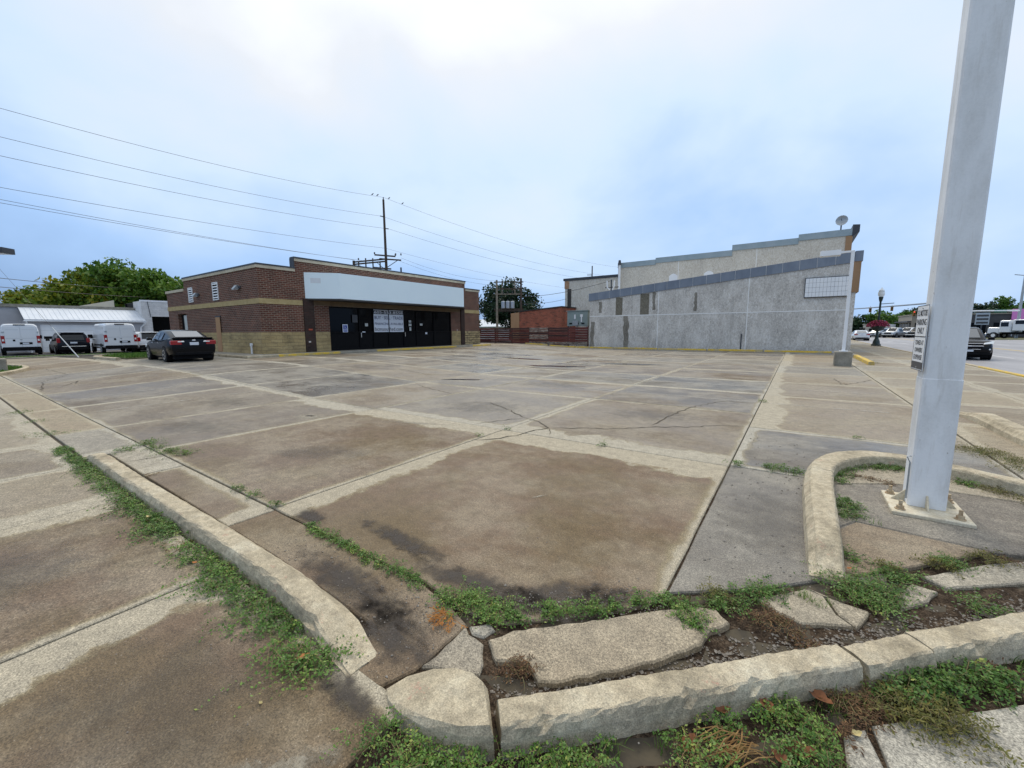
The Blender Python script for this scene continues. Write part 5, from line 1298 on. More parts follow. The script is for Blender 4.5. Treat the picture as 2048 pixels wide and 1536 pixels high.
MB().box(GX - .25, GX - .15, 13.75, 18.6, 4.9, 5.06).build('roof_trim', WHITE, wb)
MB().cyl((GX - .12, 14.5, 3.3), (GX - .12, 14.35, 4.9), .03, n=6).build('conduit', DARKMETAL, wb)
MB().ext([(GX - 9, 9.5, 4.3), (GX - 9, 13.6, 4.3), (GX - 9, 13.6, 5.4)], (-4, 0, 0)).build('rear_gable', pmat('cream_siding', (.62, .58, .48), (.56, .52, .42), 1, .8), wb)

# ================================================================== POLES AND WIRES
UX, UY = -37.9, 30.5
up_ = thing('utility_pole', 'tall wooden utility pole with cross-arms behind the brick shop', 'utility pole', (UX, UY, 0))
MB().cyl((UX, UY, 0), (UX, UY, 15.8), .20, .11, 10).build('pole', WOOD, up_)
def arm(p0, p1, parent, r_=.07, m_=WOOD, name='cross_arm'):
    p0 = Vector(p0); p1 = Vector(p1); d = (p1 - p0).normalized(); s_ = d.cross(Vector((0, 0, 1)))
    if s_.length < .1: s_ = Vector((1, 0, 0))
    s_.normalize(); u_ = s_.cross(d)
    return MB().ext([p0 + s_ * r_ + u_ * r_, p0 - s_ * r_ + u_ * r_, p0 - s_ * r_ - u_ * r_, p0 + s_ * r_ - u_ * r_], p1 - p0).build(name, m_, parent)
def insul(p, parent):
    MB().lathe([(0, 0), (.05, 0), (.09, .05), (.05, .1), (.09, .15), (.04, .22), (0, .22)], p, 8).build('insulator', DARKMETAL, parent)
q2 = Vector((-40.6, 28.3, 0))
arm((UX, UY, 9.55), (q2.x, q2.y, 9.2), up_); arm((UX + .2, UY, 9.3), (q2.x + .2, q2.y, 8.95), up_)
arm((UX - .5, UY - 1.1, 9.9), (UX + .5, UY + .9, 9.9), up_); arm((UX - .4, UY - .5, 9.55), (UX + 1.2, UY + 1.1, 9.45), up_)
arm((UX - .3, UY - 1.5, 8.5), (UX + .3, UY + .4, 8.5), up_)
MB().cyl((q2.x, q2.y, 0), (q2.x, q2.y, 9.35), .18, .13, 8).build('pole', WOOD, up_)
arm(q2 + Vector((-1.6, -1.4, 8.9)), q2 + Vector((.5, .5, 8.75)), up_)
for k in range(4):
    p = q2.lerp(Vector((UX, UY, 0)), .15 + k * .22); arm((p.x, p.y, 8.1), (p.x, p.y, 9.3), up_, .05)
    insul((p.x, p.y, 9.42), up_)
for dx, dy in ((-.5, -1.1), (.5, .9), (1.2, 1.1), (.8, .7)): insul((UX + dx, UY + dy, 9.97), up_)
arm((UX, UY, 8.6), (UX + .9, UY + .8, 9.4), up_, .03, DARKMETAL, 'brace'); arm((UX, UY, 8.3), (q2.x * .3 + UX * .7, q2.y * .3 + UY * .7, 9.2), up_, .03, DARKMETAL, 'brace')
MB().cyl((UX + 1.0, UY + 1.2, 8.1), (UX + 1.0, UY + 1.2, 8.7), .09).build('cutout', DARKMETAL, up_)
for z, s_ in ((14.0, -1), (12.8, 1)): MB().cyl((UX, UY, z), (UX + .1 * s_, UY + .45 * s_, z + .02), .05, n=6).build('insulator', DARKMETAL, up_)
MB().cyl((UX, UY, 15.8), (UX, UY, 16.05), .05, n=6).build('insulator', DARKMETAL, up_)

def wire(p0, p1, sag, label, r_=.012, n=24):
    p0 = Vector(p0); p1 = Vector(p1)
    pts = [p0.lerp(p1, i / n) - Vector((0, 0, sag * 4 * (i / n) * (1 - i / n))) for i in range(n + 1)]
    return tag(MB().tube(pts, r_, 4).build('overhead_wire', WIRE), label, 'wire', 'overhead wires')
wire((UX, UY, 16.03), (UX, -22, 16.2), 1.85, 'highest wire left of the tall utility pole')
wire((UX - .1, UY - .45, 14.02), (UX, -22, 14.4), 1.5, 'second highest wire left of the tall utility pole')
wire((UX, UY, 12.8), (UX, -22, 13.0), 1.25, 'third highest wire left of the tall utility pole')
wire((UX, UY, 10.7), (UX, -22, 10.9), .9, 'fourth wire left of the tall utility pole')
wire((q2.x, 28.3, 9.45), (UX, -22, 11.2), .8, 'upper of two low wires meeting the cross-arms')
wire((q2.x + .8, 28.9, 9.35), (UX + .3, -22, 10.6), .77, 'lowest wire left of the cross-arms')
wire((UX, UY, 16.03), (-30, 96, 15.3), 1.6, 'highest wire right of the tall utility pole')
wire((UX, UY, 14.0), (-30, 96, 13.4), 1.6, 'second highest wire right of the tall utility pole')
wire((UX + .1, UY + .45, 12.82), (-30, 96, 12.2), 1.5, 'third highest wire right of the tall utility pole')
wire((UX, UY, 10.7), (-30, 96, 10.4), 1.6, 'fourth wire right of the tall utility pole', .010)
wire((UX + 1.2, UY + 1.1, 9.7), (-31.8, 42.7, 7.9), .5, 'upper low wire from cross-arms to the transformer frame', .010)
wire((UX + .5, UY + .9, 9.6), (-31.8, 42.7, 7.3), .5, 'lower low wire from cross-arms to the transformer frame', .010)
wire((-29.4, 44.4, 5.9), (-14.7, 37.5, 6.2), .35, 'sloping service wire from transformers to the grey roof', .022)
wire((-29.4, 44.4, 5.1), (-22.6, 44.0, 5.3), .25, 'low service wire between transformers and tall building', .018)
wire((-62, -8, 8.2), (-80, 19, 8.0), .5, 'upper dark wire in front of the left trees', .03)
wire((-62, -8, 7.2), (-76, 19, 6.6), .4, 'lower dark wire in front of the left trees', .03)
fpole = thing('far_utility_pole', 'distant thin pole rising above the tall grey building roof', 'utility pole', (-29.6, 67.1, 0))
MB().cyl((-29.6, 67.1, 0), (-29.6, 67.1, 12.5), .16, .1, 8).build('pole', WOOD, fpole); arm((-30.3, 66.6, 11.0), (-29.6, 67.1, 11.0), fpole, .05)
# birds on the top wire
def bird(p, s_, label):
    b = MB(); p = Vector(p); d = Vector((0, s_, 0))
    rings = []
    for t_, r_, dz in ((-.17, .012, -.05), (-.10, .03, -.02), (-.03, .065, .03), (.04, .07, .07), (.085, .045, .12), (.115, .045, .155), (.145, .025, .16), (.175, .006, .155)):
        c = p + d * t_ + Vector((0, 0, dz + .10)); rings.append([c + Vector((r_ * math.cos(a), 0, r_ * math.sin(a))) for a in [2 * math.pi * k / 8 for k in range(8)]])
    b.loft(rings)
    return tag(b.build('bird', BIRD), label, 'bird', 'birds perched on the top wire')
def topw(y): # height on the top wire left of the pole
    t_ = (UY - y) / (UY + 22); return 16.03 + .17 * t_ - 1.85 * 4 * t_ * (1 - t_)
for y, s_, lb in ((29.1, 1, 'perched bird farthest left of the utility pole top'), (29.75, 1, 'perched bird just left of the utility pole top')): bird((UX, y, topw(y)), s_, lb)
for y, s_, lb in ((31.2, 1, 'perched bird just right of the utility pole top'), (32.9, 1, 'perched bird farthest right of the utility pole top')):
    t_ = (y - UY) / (96 - UY); bird((UX + 7.9 * t_, y, 16.03 - .73 * t_ - 1.6 * 4 * t_ * (1 - t_)), s_, lb)

# transformer H-frame
hf = thing('transformer_frame', 'two-pole timber frame carrying three pale transformers', 'transformer frame', (-30.6, 43.5, 0))
A, B = Vector((-31.8, 42.7, 0)), Vector((-29.3, 44.5, 0))
for p, h in ((A, 8.0), (B, 8.2)): MB().cyl(p, p + Vector((0, 0, h)), .16, .12, 8).build('pole', WOODPALE if p is A else WOOD, hf)
dd = (B - A)
for z, e0, e1, m_ in ((7.75, -.1, 1.1, WOOD), (6.25, -.08, 1.08, WOODPALE), (4.35, -.12, 1.1, WOOD), (4.15, -.1, 1.1, WOOD), (6.9, 0, 1, WOOD)):
    arm(A + dd * e0 + Vector((0, 0, z)), A + dd * e1 + Vector((0, 0, z)), hf, .08 if m_ is WOOD and z < 7 else .06, m_, 'beam')
for f in (.22, .75): arm(A + dd * f + Vector((0, 0, 6.3)), A + dd * f + Vector((0, 0, 7.9)), hf, .05, WOODPALE, 'strut')
arm(A + dd * .8 + Vector((0, 0, 7.6)), A + dd * 1.0 + Vector((0, 0, 6.6)), hf, .04, WOOD, 'brace')
for f in (.33, .52, .71):
    p = A + dd * f - Vector((.12, .2, 0))
    tr = MB().lathe([(0, 4.45), (.24, 4.45), (.25, 4.5), (.25, 5.3), (.2, 5.36), (0, 5.4)], (p.x, p.y, 0), 14).build('transformer', PAINT['silver'], hf)
    MB().cyl((p.x, p.y, 5.38), (p.x, p.y, 5.62), .05, .03, 8).build('bushing', DARKMETAL, tr)
    insul((p.x, p.y, 6.33), hf)
# guy wire with its pale guard by the vans
gw = thing('guy_wire', 'slanting guy wire with pale guard in front of the dark minivan', 'guy wire', (-38.8, 6.0, .1))
g0, g1 = Vector((-38.8, 6.0, 0.05)), Vector((-43.4, 5.6, 2.05))
MB().cyl(g0, g1, .03, n=8).build('guard', GALV, gw)
MB().cyl(g1, g0 + (g1 - g0) * 4.6, .010, n=5).build('wire', WIRE, gw)

# ================================================================== STREET FURNITURE
lp = thing('street_lamp', 'dark green street lamp with globe and pink flower basket', 'street lamp', (6.15, 51.2, .03))
lx, ly = 6.15, 51.2
MB().lathe([(0, 0), (.36, 0), (.36, .12), (.28, .2), (.24, .45), (.15, .65), (.12, .9), (.10, 1.0), (.075, 4.05), (.10, 4.1), (.13, 4.2), (.17, 4.45), (.16, 4.5), (0, 4.5)], (lx, ly, .03), 14).build('post', GREENPOST, lp, smooth=False)
MB().lathe([(.15, 4.5), (.24, 4.68), (.25, 4.85), (.20, 5.0), (.22, 5.02), (.16, 5.16), (.05, 5.26), (.03, 5.36), (0, 5.38)], (lx, ly, .03), 14).build('globe', GLOBE, lp, smooth=True)
MB().cyl((lx, ly, 3.88), (lx + .95, ly, 3.93), .035, n=6).build('banner_arm', GREENPOST, lp)
MB().lathe([(0, 1.3), (.4, 1.45), (.55, 1.75), (.5, 1.8), (0, 1.8)], (lx, ly, .03), 12).build('basket', GREENPOST, lp)

def signal(p, lit, parent_label, facing=-1, group='traffic signals'):
    x, y, z = p
    t_ = thing('traffic_signal', parent_label, 'traffic light', (x, y, z), group=group)
    MB().bbox(x - .22, x + .22, y - .12, y + .14, z - .55, z + .55, .03).build('housing', SIGYEL, t_)
    for k in range(3):
        zc = z + .38 - .38 * k
        ln = MB().cyl((x, y + .14, zc), (x, y + .17, zc), .14, n=10).cyl((x, y - .12, zc), (x, y - .15, zc), .13, n=10).build('lens', SIGRED if (lit and k == 0) else SIGDARK, t_)
        MB().cyl((x, y - .15, zc), (x, y - .32, zc + .0), .15, .15, 10, cap=False).build('visor', BLACK, t_)
    MB().box(x - .03, x + .03, y - .02, y + .02, z + .55, z + .75).build('bracket', GALV, t_)
    return t_
ma = thing('signal_mast', 'long pale signal mast arm reaching over the street', 'signal mast', (27.2, 132.6, 0))
MB().cyl((27.2, 132.6, -.1), (27.2, 132.6, 8.2), .22, .16, 10).build('column', GALV, ma)
MB().tube([(27.2, 132.6, 7.5), (17.73, 120.94, 6.45), (7.7, 108.95, 5.5)], [.20, .15, .10], 8).build('arm', GALV, ma)
signal((12.3, 114.9, 5.55), False, 'traffic light farthest left on the mast arm')
signal((16.3, 119.5, 5.85), False, 'traffic light on the mast arm right of the street lamp')
signal((22.2, 133.6, 5.0), True, 'traffic light showing red just left of the white post')
MB().cyl((22.2, 133.8, 5.75), (27.2, 132.6, 5.9), .07, n=6).build('side_arm', GALV, ma)
mb2 = thing('far_signal_mast', 'white mast arm with green street sign at right edge', 'signal mast', (27.5, 95.7, 0))
MB().cyl((27.6, 95.9, 0), (27.6, 95.9, 9.5), .22, .12, 10).build('column', GALV, mb2)
MB().tube([(27.6, 95.9, 4.2), (20.2, 90.2, 4.15), (15.5, 87.0, 4.2)], [.12, .1, .08], 8).build('arm', WHITE, mb2)
MB().cyl((27.6, 95.9, 9.4), (26.2, 94.6, 9.5), .06, n=6).build('lamp_arm', GALV, mb2)
MB().ext([(24.3, 93.35, 3.95), (25.9, 94.6, 3.95), (25.9, 94.6, 4.35), (24.3, 93.35, 4.35)], (.03, -.03, 0)).build('street_sign', GREENSIGN, mb2)
signal((20.2, 89.9, 3.45), False, 'traffic light beside the right edge of the white post')

# far street side: low shops, signs
def far_shop(x0, x1, y0, y1, h, m_, label, win=True, sign=None):
    t_ = thing('far_shop', label, 'shop', ((x0 + x1) / 2, (y0 + y1) / 2, 0))
    MB().box(x0, x1, y0, y1, -.1, h).build('wall', m_, t_)
    MB().box(x0 - .15, x1 + .15, y0 - .15, y1 + .15, h + .002, h + .25).build('parapet', CONC, t_)
    if win:
        k = max(1, int((y1 - y0) / 3.2))
        for i in range(k):
            a = lerp(y0, y1, (i + .15) / k); b = lerp(y0, y1, (i + .85) / k)
            wd = MB().box(x0 - .06, x0 - .01, a, b, .5, h * .62).build('window', DARKGLASS, t_)
        k = max(1, int((x1 - x0) / 3.2))
        for i in range(k):
            a = lerp(x0, x1, (i + .15) / k); b = lerp(x0, x1, (i + .85) / k)
            MB().box(a, b, y0 - .06, y0 - .01, .5, h * .62).build('window', DARKGLASS, t_)
        MB().box(x0 - .8, x0 - .07, y0, y1, h * .66, h * .72).build('awning', DARKMETAL, t_)
    return t_
far_shop(24.0, 40, 118, 132, 4.2, pmat('dark_shop_wall', (.05, .05, .055), (.07, .07, .075), 1, .8), 'dark low shop across the crossing behind the truck')
far_shop(22.0, 34, 134, 150, 4.6, pmat('beige_shop_wall', (.35, .31, .25), (.30, .27, .22), 1, .8), 'beige low shop just right of the white post')
far_shop(40.5, 56, 116, 128, 4.0, pmat('red_shop_wall', (.30, .04, .04), (.22, .03, .03), 1, .8), 'red low shop at the right photo edge')
far_shop(15.5, 20.5, 150.5, 156, 2.6, pmat('cream_shop_wall', (.45, .42, .36), (.4, .38, .33), 1, .8), 'small cream shop far down the street behind pickups')
pk = thing('pink_sign', 'bright pink rectangular shop sign above the truck', 'sign', (34.5, 117.5, 3.3))
MB().ext([(33.0, 117.9, 3.1), (36.6, 117.4, 3.1), (36.6, 117.4, 5.1), (33.0, 117.9, 5.1)], (.02, -.15, 0)).build('panel', PINK, pk)
for x in (33.3, 36.3): MB().cyl((x, 117.8, 0), (x, 117.8, 3.2), .08, n=6).build('leg', GALV, pk)
wsn = thing('shop_sign', 'small white roadside sign right of the flower basket', 'sign', (20.6, 150, 0))
MB().box(19.7, 21.6, 150, 150.2, 1.9, 2.7).build('panel', WHITE, wsn); MB().cyl((20.6, 150.1, 0), (20.6, 150.1, 1.9), .12, n=8).build('leg', DARKMETAL, wsn)
ms = thing('shop_sign', 'grey stacked letter board beside the dark low shop', 'sign', (27.9, 113, 0))
MB().box(27.2, 29.0, 113, 113.2, 2.2, 4.4).build('panel', PAINT['silver'], ms); MB().cyl((28.1, 113.1, 0), (28.1, 113.1, 2.2), .1, n=8).build('leg', DARKMETAL, ms)
for k in range(3): MB().box(27.35, 28.85, 112.97, 112.999, 2.4 + k * .65, 2.75 + k * .65).build('letter_row', CHARCOAL, ms)
hs2 = thing('house', 'low pale house roof behind the board fence', 'house', (-47, 62, 0))
MB().box(-52, -42, 60, 66, 0, 2.3).build('wall', WHITE, hs2)
MB().ext([(-52.4, 59.6, 2.3), (-41.6, 59.6, 2.3), (-41.6, 63, 3.7), (-52.4, 63, 3.7)], (0, 0, .1)).build('roof', METALROOF, hs2)
MB().ext([(-52.4, 66.4, 2.3), (-41.6, 66.4, 2.3), (-41.6, 63.01, 3.7), (-52.4, 63.01, 3.7)], (0, 0, .1)).build('roof', METALROOF, hs2)

# ================================================================== TREES
def leaf_cloud(name, pts, nrm_up, size, tint, mat_, parent, aspect=.6):
    """pts (n,3); one folded leaf quad per point"""
    n = len(pts)
    a = RNG.normal(size=(n, 3)); a[:, 2] *= nrm_up; a /= np.linalg.norm(a, axis=1)[:, None] + 1e-9
    b = RNG.normal(size=(n, 3)); b -= a * (a * b).sum(1)[:, None]; b /= np.linalg.norm(b, axis=1)[:, None] + 1e-9
    sz = size * RNG.uniform(.6, 1.3, n)
    a = a * sz[:, None]; b = b * (sz * aspect)[:, None]
    V = np.stack([pts - a, pts + b * .9, pts + a, pts - b * .9], 1).reshape(-1, 3)
    if parent is not None:
        an = anchor(parent); V = V - np.array([an.x, an.y, an.z])
    me = bpy.data.meshes.new(name)
    me.vertices.add(4 * n); me.vertices.foreach_set('co', V.ravel())
    me.loops.add(4 * n); me.loops.foreach_set('vertex_index', np.arange(4 * n))
    me.polygons.add(n); me.polygons.foreach_set('loop_start', np.arange(n) * 4)
    try: me.polygons.foreach_set('loop_total', np.full(n, 4))
    except Exception: pass
    at = me.attributes.new('tint', 'FLOAT', 'POINT'); at.data.foreach_set('value', np.repeat(np.clip(tint, 0, 1), 4))
    me.materials.append(mat_); me.update(calc_edges=True); me.validate()
    o = bpy.data.objects.new(name, me); COL.objects.link(o)
    if parent is not None: o.parent = parent
    return o
def tree(label, base, h, rx, rz, crown_c, mat_, nl, size, nclump=26, seed=0, group=None, trunk_r=.25, tint0=.45, spread=.42):
    global RNG
    RNG = np.random.default_rng(seed); rnd = random.Random(seed)
    t_ = thing('tree', label, 'tree', base, group=group)
    bx_, by_, bz_ = base
    tr = MB()
    tr.tube([(bx_, by_, bz_), (bx_ + .1, by_, bz_ + h * .2), (bx_ - .1, by_ + .1, bz_ + h * .42), (bx_, by_, bz_ + h * .7)], [trunk_r, trunk_r * .8, trunk_r * .6, trunk_r * .25], 8)
    cc = []
    for k in range(nclump):
        while True:
            p = np.array([rnd.uniform(-1, 1), rnd.uniform(-1, 1), rnd.uniform(-.85, 1)])
            if .25 < np.linalg.norm(p) < .92: break
        c = np.array([bx_ + p[0] * rx, by_ + p[1] * rx, bz_ + crown_c + p[2] * rz]); cc.append(c)
        if k % 2 == 0:
            s_ = Vector((bx_, by_, bz_ + h * rnd.uniform(.25, .5))); e_ = Vector(c)
            tr.tube([s_, s_.lerp(e_, .5) + Vector((0, 0, .25)), e_], [trunk_r * .35, trunk_r * .2, trunk_r * .06], 5)
    tr.build('trunk', BARK, t_)
    cc = np.array(cc); per = nl // nclump; P = []; T_ = []
    for c in cc:
        rad = rx * spread * RNG.uniform(.6, 1.15)
        d = RNG.normal(size=(per, 3)); d /= np.linalg.norm(d, axis=1)[:, None]
        r_ = rad * (RNG.random(per) ** .45)
        q = c + d * r_[:, None] * np.array([1, 1, .75]); P.append(q)
        T_.append(np.clip(RNG.normal(tint0 + RNG.uniform(-.2, .25), .18, per), 0, 1))
    leaf_cloud('crown', np.concatenate(P), 1.0, size, np.concatenate(T_), mat_, t_)
    return t_
G1 = 'leafy trees behind the garage'
tree('yellow-green tree at the left end behind the garage', (-90, 12.6, 0), 10, 5.2, 3.4, 5.2, LEAF_Y, 9000, .30, 40, 1, G1, tint0=.62)
tree('yellowing tree second from left behind the garage', (-86, 15.6, 0), 11.5, 5.2, 4.2, 6.4, LEAF_Y, 10000, .30, 42, 2, G1, tint0=.66)
tree('tallest bright green tree behind the garage', (-82, 19.0, 0), 12.5, 5.4, 4.6, 7.2, LEAF_G, 11000, .30, 44, 3, G1, tint0=.60)
tree('round green tree above the white block building', (-78.5, 22.2, 0), 12, 5.0, 4.4, 6.9, LEAF_G, 11000, .30, 44, 4, G1, tint0=.55)
tree('lower green tree next to the brick shop roof', (-73, 26.6, 0), 11, 4.6, 3.8, 6.6, LEAF_G, 8000, .28, 36, 5, G1, tint0=.45)
tree('dark low tree at the far left behind the yellow-green one', (-96, 9.6, 0), 6, 4.2, 2.0, 3.2, LEAF_D, 3200, .30, 20, 6, G1, tint0=.5)
tree('small dark tree peeking over the shop parapet', (-70, 26.8, 0), 9.6, 1.9, 2.2, 7.4, LEAF_D, 2400, .24, 14, 7, G1, tint0=.5)
tree('dark round tree behind the transformer frame', (-36.3, 52.0, 0), 9.2, 4.5, 3.6, 5.4, LEAF_D, 9500, .24, 40, 8, None, tint0=.35)
tree('dark green bush left of the transformer frame tree', (-46.0, 52.0, 0), 5, 3.4, 2.2, 3.0, LEAF_D, 3600, .24, 20, 9, None, tint0=.45)
tree('light green small tree above the red brick building', (-31.5, 62.0, 0), 5.6, 2.6, 2.0, 3.6, LEAF_G, 2600, .22, 16, 10, None, tint0=.65)
tree('grey-green thin tree right of the light green one', (-28.2, 63.0, 0), 6.6, 2.6, 2.2, 4.2, LEAF_D, 1700, .22, 14, 11, None, tint0=.75)
G2 = 'distant trees lining the street'
far_t = [(16, 171, 5.2, 4.5, LEAF_D, 'far dark tree beside the grey building corner'), (21, 168.5, 6.8, 4.6, LEAF_G, 'tallest far green tree behind the street lamp'), (25.5, 171.5, 6.6, 4.6, LEAF_G, 'far green tree right of the street lamp'), (30, 174.5, 7.6, 5, LEAF_D, 'far dark tree below the red traffic light'),
         (33.5, 170.5, 8.0, 5, LEAF_D, 'far dark tree just left of the white post'), (37.5, 173.5, 7.0, 5, LEAF_D, 'far dark tree hidden mostly behind the white post'), (42, 176.5, 9.2, 5, LEAF_D, 'far dark tree right of the white post'), (45.8, 179, 8.8, 4.6, LEAF_D, 'far dark tree left of the green street sign'), (49.5, 182, 11.0, 4.6, LEAF_G, 'far brighter tree above the green street sign'), (53.5, 184.7, 9.4, 5, LEAF_D, 'far dark tree above the dump truck'), (58, 187.6, 10.0, 5, LEAF_D, 'far dark tree at right photo edge')]
for k, (x, y, h, rx, m_, lb) in enumerate(far_t):
    tree(lb, (x, y, 0), h, rx, h * .42, h * .55, m_, 3000, .40, 22, 20 + k, G2, tint0=.5)
# flowers in the lamp basket
RNG = np.random.default_rng(55)
n = 1300; d = RNG.normal(size=(n, 3)); d /= np.linalg.norm(d, axis=1)[:, None]; d[:, 2] = np.abs(d[:, 2]) * 1.0 - .25
P = np.array([lx, ly, 1.95]) + d * np.array([.85, .85, .62]) * (RNG.random(n) ** .3)[:, None]
leaf_cloud('flowers', P, 1.0, .07, RNG.random(n), FLOWER, lp)

# ================================================================== CRACKS, STALL LINES, STAINS
def ribbon(pts, wd, dz, name, mat_, parent, jit=0.0, step=.12, fade=False):
    P = [Vector(p) for p in pts]; Q = []
    for i in range(len(P) - 1):
        k = max(1, int((P[i + 1] - P[i]).length / step))
        for j in range(k): Q.append(P[i].lerp(P[i + 1], j / k) + (Vector((random.uniform(-jit, jit), random.uniform(-jit, jit))) if (i or j) else Vector((0, 0))))
    Q.append(P[-1]); n = len(Q); vs = []; fs = []
    for i, p in enumerate(Q):
        d = (Q[min(i + 1, n - 1)] - Q[max(i - 1, 0)]).normalized(); nr = Vector((-d.y, d.x))
        w_ = wd * (random.uniform(.5, 1.3) if jit else 1.0) * (min(1, (i + .3) * .5, (n - .7 - i) * .5) if jit else 1) * .5
        for s_ in (-1, 1):
            q = p + nr * w_ * s_; vs.append((q.x, q.y, zf(q.x, q.y) + dz))
    for i in range(n - 1): fs.append((2 * i, 2 * i + 2, 2 * i + 3, 2 * i + 1))
    fs = [f[::-1] for f in fs]
    return MB().add(vs, fs).build(name, mat_, parent)
cracks = [[(-3.98, 4.64), (-3.73, 4.87), (-3.56, 5.23), (-3.52, 5.52), (-3.36, 5.97), (-3.74, 6.27), (-4.18, 6.43)], [(-4.18, 6.43), (-5.03, 7.01), (-5.76, 7.41)], [(-4.15, 6.39), (-4.44, 5.91), (-4.59, 5.55)],
          [(-3.31, 6.0), (-2.51, 6.45), (-1.95, 6.94), (-1.46, 7.29), (-1.0, 7.75), (-0.6, 7.89)], [(-9.49, 8.63), (-8.6, 8.27), (-7.4, 7.91)], [(-3.33, 5.92), (-3.13, 5.57)],
          [(-0.69, 10.53), (-1.3, 10.41), (-1.61, 9.69), (-1.81, 8.97), (-1.9, 8.19), (-1.98, 7.1)], [(1.11, 17.28), (1.15, 16.48), (1.2, 15.3)], [(1.2, 15.3), (2.11, 17.34)], [(-17.72, 1.9), (-20.8, 2.3), (-22.28, 3.06)],
          [(-27.53, 3.09), (-25.16, 3.14), (-22.59, 3.15)], [(-18.07, 2.31), (-19.61, 2.95), (-18.59, 2.71)], [(-6.97, 1.36), (-6.93, 1.55), (-6.88, 1.74)], [(-7.63, 1.36), (-7.72, 1.55), (-7.74, 1.74)], [(-12.2, 6.1), (-10.8, 6.9), (-9.9, 7.8)], [(-14.5, 10.2), (-13.0, 11.1), (-11.2, 10.6), (-9.9, 11.5)], [(-6.0, 13.0), (-5.0, 13.9), (-4.0, 13.6)]]
for c in cracks: ribbon(c, .022, .0065, 'crack', CRACK, lot, .035)
for y in (10.7, 13.55, 17.4, 19.9, 22.6):
    ribbon([(1.6, y), (-5.2, y)], .10, .0075, 'stall_line', STALLPAINT, lot, 0, 1.0)
for y in (13.5, 16.3, 19.1, 21.9, 24.7, 27.5):
    ribbon([(-22.9, y), (-17.6, y)], .10, .0075, 'stall_line', STALLPAINT, lot, 0, .6)
for x in (-12.0, -14.7, -18.2, -20.9):
    ribbon([(x, 2.0), (x, 5.2)], .10, .0075, 'stall_line', STALLPAINT, lot, 0, .6)
for x in (-11.6, -14.9, -18.2):
    ribbon([(x, 6.0), (x, 11.6)], .10, .0075, 'stall_line', STALLPAINT, lot, 0, .6)

def fade_mat(name, col, amount, rough=.8, nscale=5.0):
    m, t, b = newmat(name); P = pos(t)
    at = t.nodes.new('ShaderNodeAttribute'); at.attribute_name = 'fade'
    b.inputs['Roughness'].default_value = rough
    c = mixc(t, .5, col, ramp(t, noise(t, P, 90, 4), [(.3, (.1, .1, .1)), (.7, (.9, .9, .9))]), 'OVERLAY')
    t.links.new(c, b.inputs['Base Color'])
    nz = math_(t, 'SUBTRACT', noise(t, P, nscale, 6, .65), .5)
    f = maprange(t, math_(t, 'ADD', at.outputs['Fac'], math_(t, 'MULTIPLY', nz, 1.9)), .15, 1.0)
    t.links.new(math_(t, 'MULTIPLY', f, amount), b.inputs['Alpha']); return m
SILT = fade_mat('silt_dark', (.040, .031, .024), .85, .7, 9.0)
SILT2 = fade_mat('damp_stain', (.085, .07, .052), .28, .4, 3.5)
DRYM = fade_mat('dry_pale_dust', (.36, .33, .26), .6, .9, 6.0)
def blob(cx, cy, rx, ry, rot, mat_, dz, parent, name='stain'):
    n = 28; vs = [(cx, cy, zf(cx, cy) + dz)]; fd = [1.0]; fs = []
    ca, sa_ = math.cos(rot), math.sin(rot)
    for ri, rr in enumerate((.5, 1.0)):
        for k in range(n):
            a = 2 * math.pi * k / n; x = rx * rr * math.cos(a); y = ry * rr * math.sin(a)
            X_ = cx + x * ca - y * sa_; Y_ = cy + x * sa_ + y * ca
            vs.append((X_, Y_, zf(X_, Y_) + dz)); fd.append(.6 if ri == 0 else 0.0)
    for k in range(n):
        fs.append((0, 1 + k, 1 + (k + 1) % n)); fs.append((1 + k, 1 + n + k, 1 + n + (k + 1) % n, 1 + (k + 1) % n))
    o = MB().add(vs, fs).build(name, mat_, parent)
    at = o.data.attributes.new('fade', 'FLOAT', 'POINT'); at.data.foreach_set('value', fd)
    return o
for cx, cy, rx, ry, rot in ((-1.55, 1.93, .95, .17, .10), (-2.5, 2.03, .75, .13, -.05), (-1.15, 2.08, .6, .2, .75), (-.85, 2.25, .4, .15, .8), (-3.5, 1.85, .3, .14, 0), (-2.3, 1.45, .9, .2, -.05), (-1.75, 1.35, .5, .22, -.2)):
    blob(cx, cy, rx, ry, rot, SILT, .0048, lot)
for k, (cx, cy, rx, ry, rot) in enumerate(((-5.3, 3.0, 1.0, .45, .4), (-8.6, 2.6, 1.2, .6, .2), (-5.5, 6.9, 1.3, .9, .1), (-2.2, 8.0, 1.3, .8, .3), (.9, 6.8, 1.4, .7, .1), (-10.9, 4.0, 1.2, .7, 0), (-.1, 4.0, .5, 1.1, 0), (-6.2, 11.0, 1.6, 1.0, .2), (-12, 8, 1.8, 1.0, .2))):
    blob(cx, cy, rx, ry, rot, SILT2, .0042 + k * .0001, lot)
blob(-7.75, 4.2, .42, .28, .2, DRYM, .0050, lot); blob(-7.80, 4.27, .17, .09, .1, SILT, .0062, lot, 'pothole')
for cx, cy, rx, ry, rot in ((-2.0, 3.4, .12, .03, 1.1), (-12.6, 3.4, .35, .12, 0), (-8.3, 9.2, 1.2, .25, .1), (-5.5, 5.0, .8, .12, .3)): blob(cx, cy, rx, ry, rot, DRYM, .0052, lot, 'dry_patch')
for cx, cy, rx, ry, rot, k in ((-1.55, .55, .35, .10, .9, DRYM), (-2.2, .45, .9, .6, .2, SILT2), (-4.4, .2, .8, .5, .1, SILT2), (-1.6, .95, .4, .1, -.1, SILT)):
    blob(cx, cy, rx, ry, rot, k, .0055, pav)
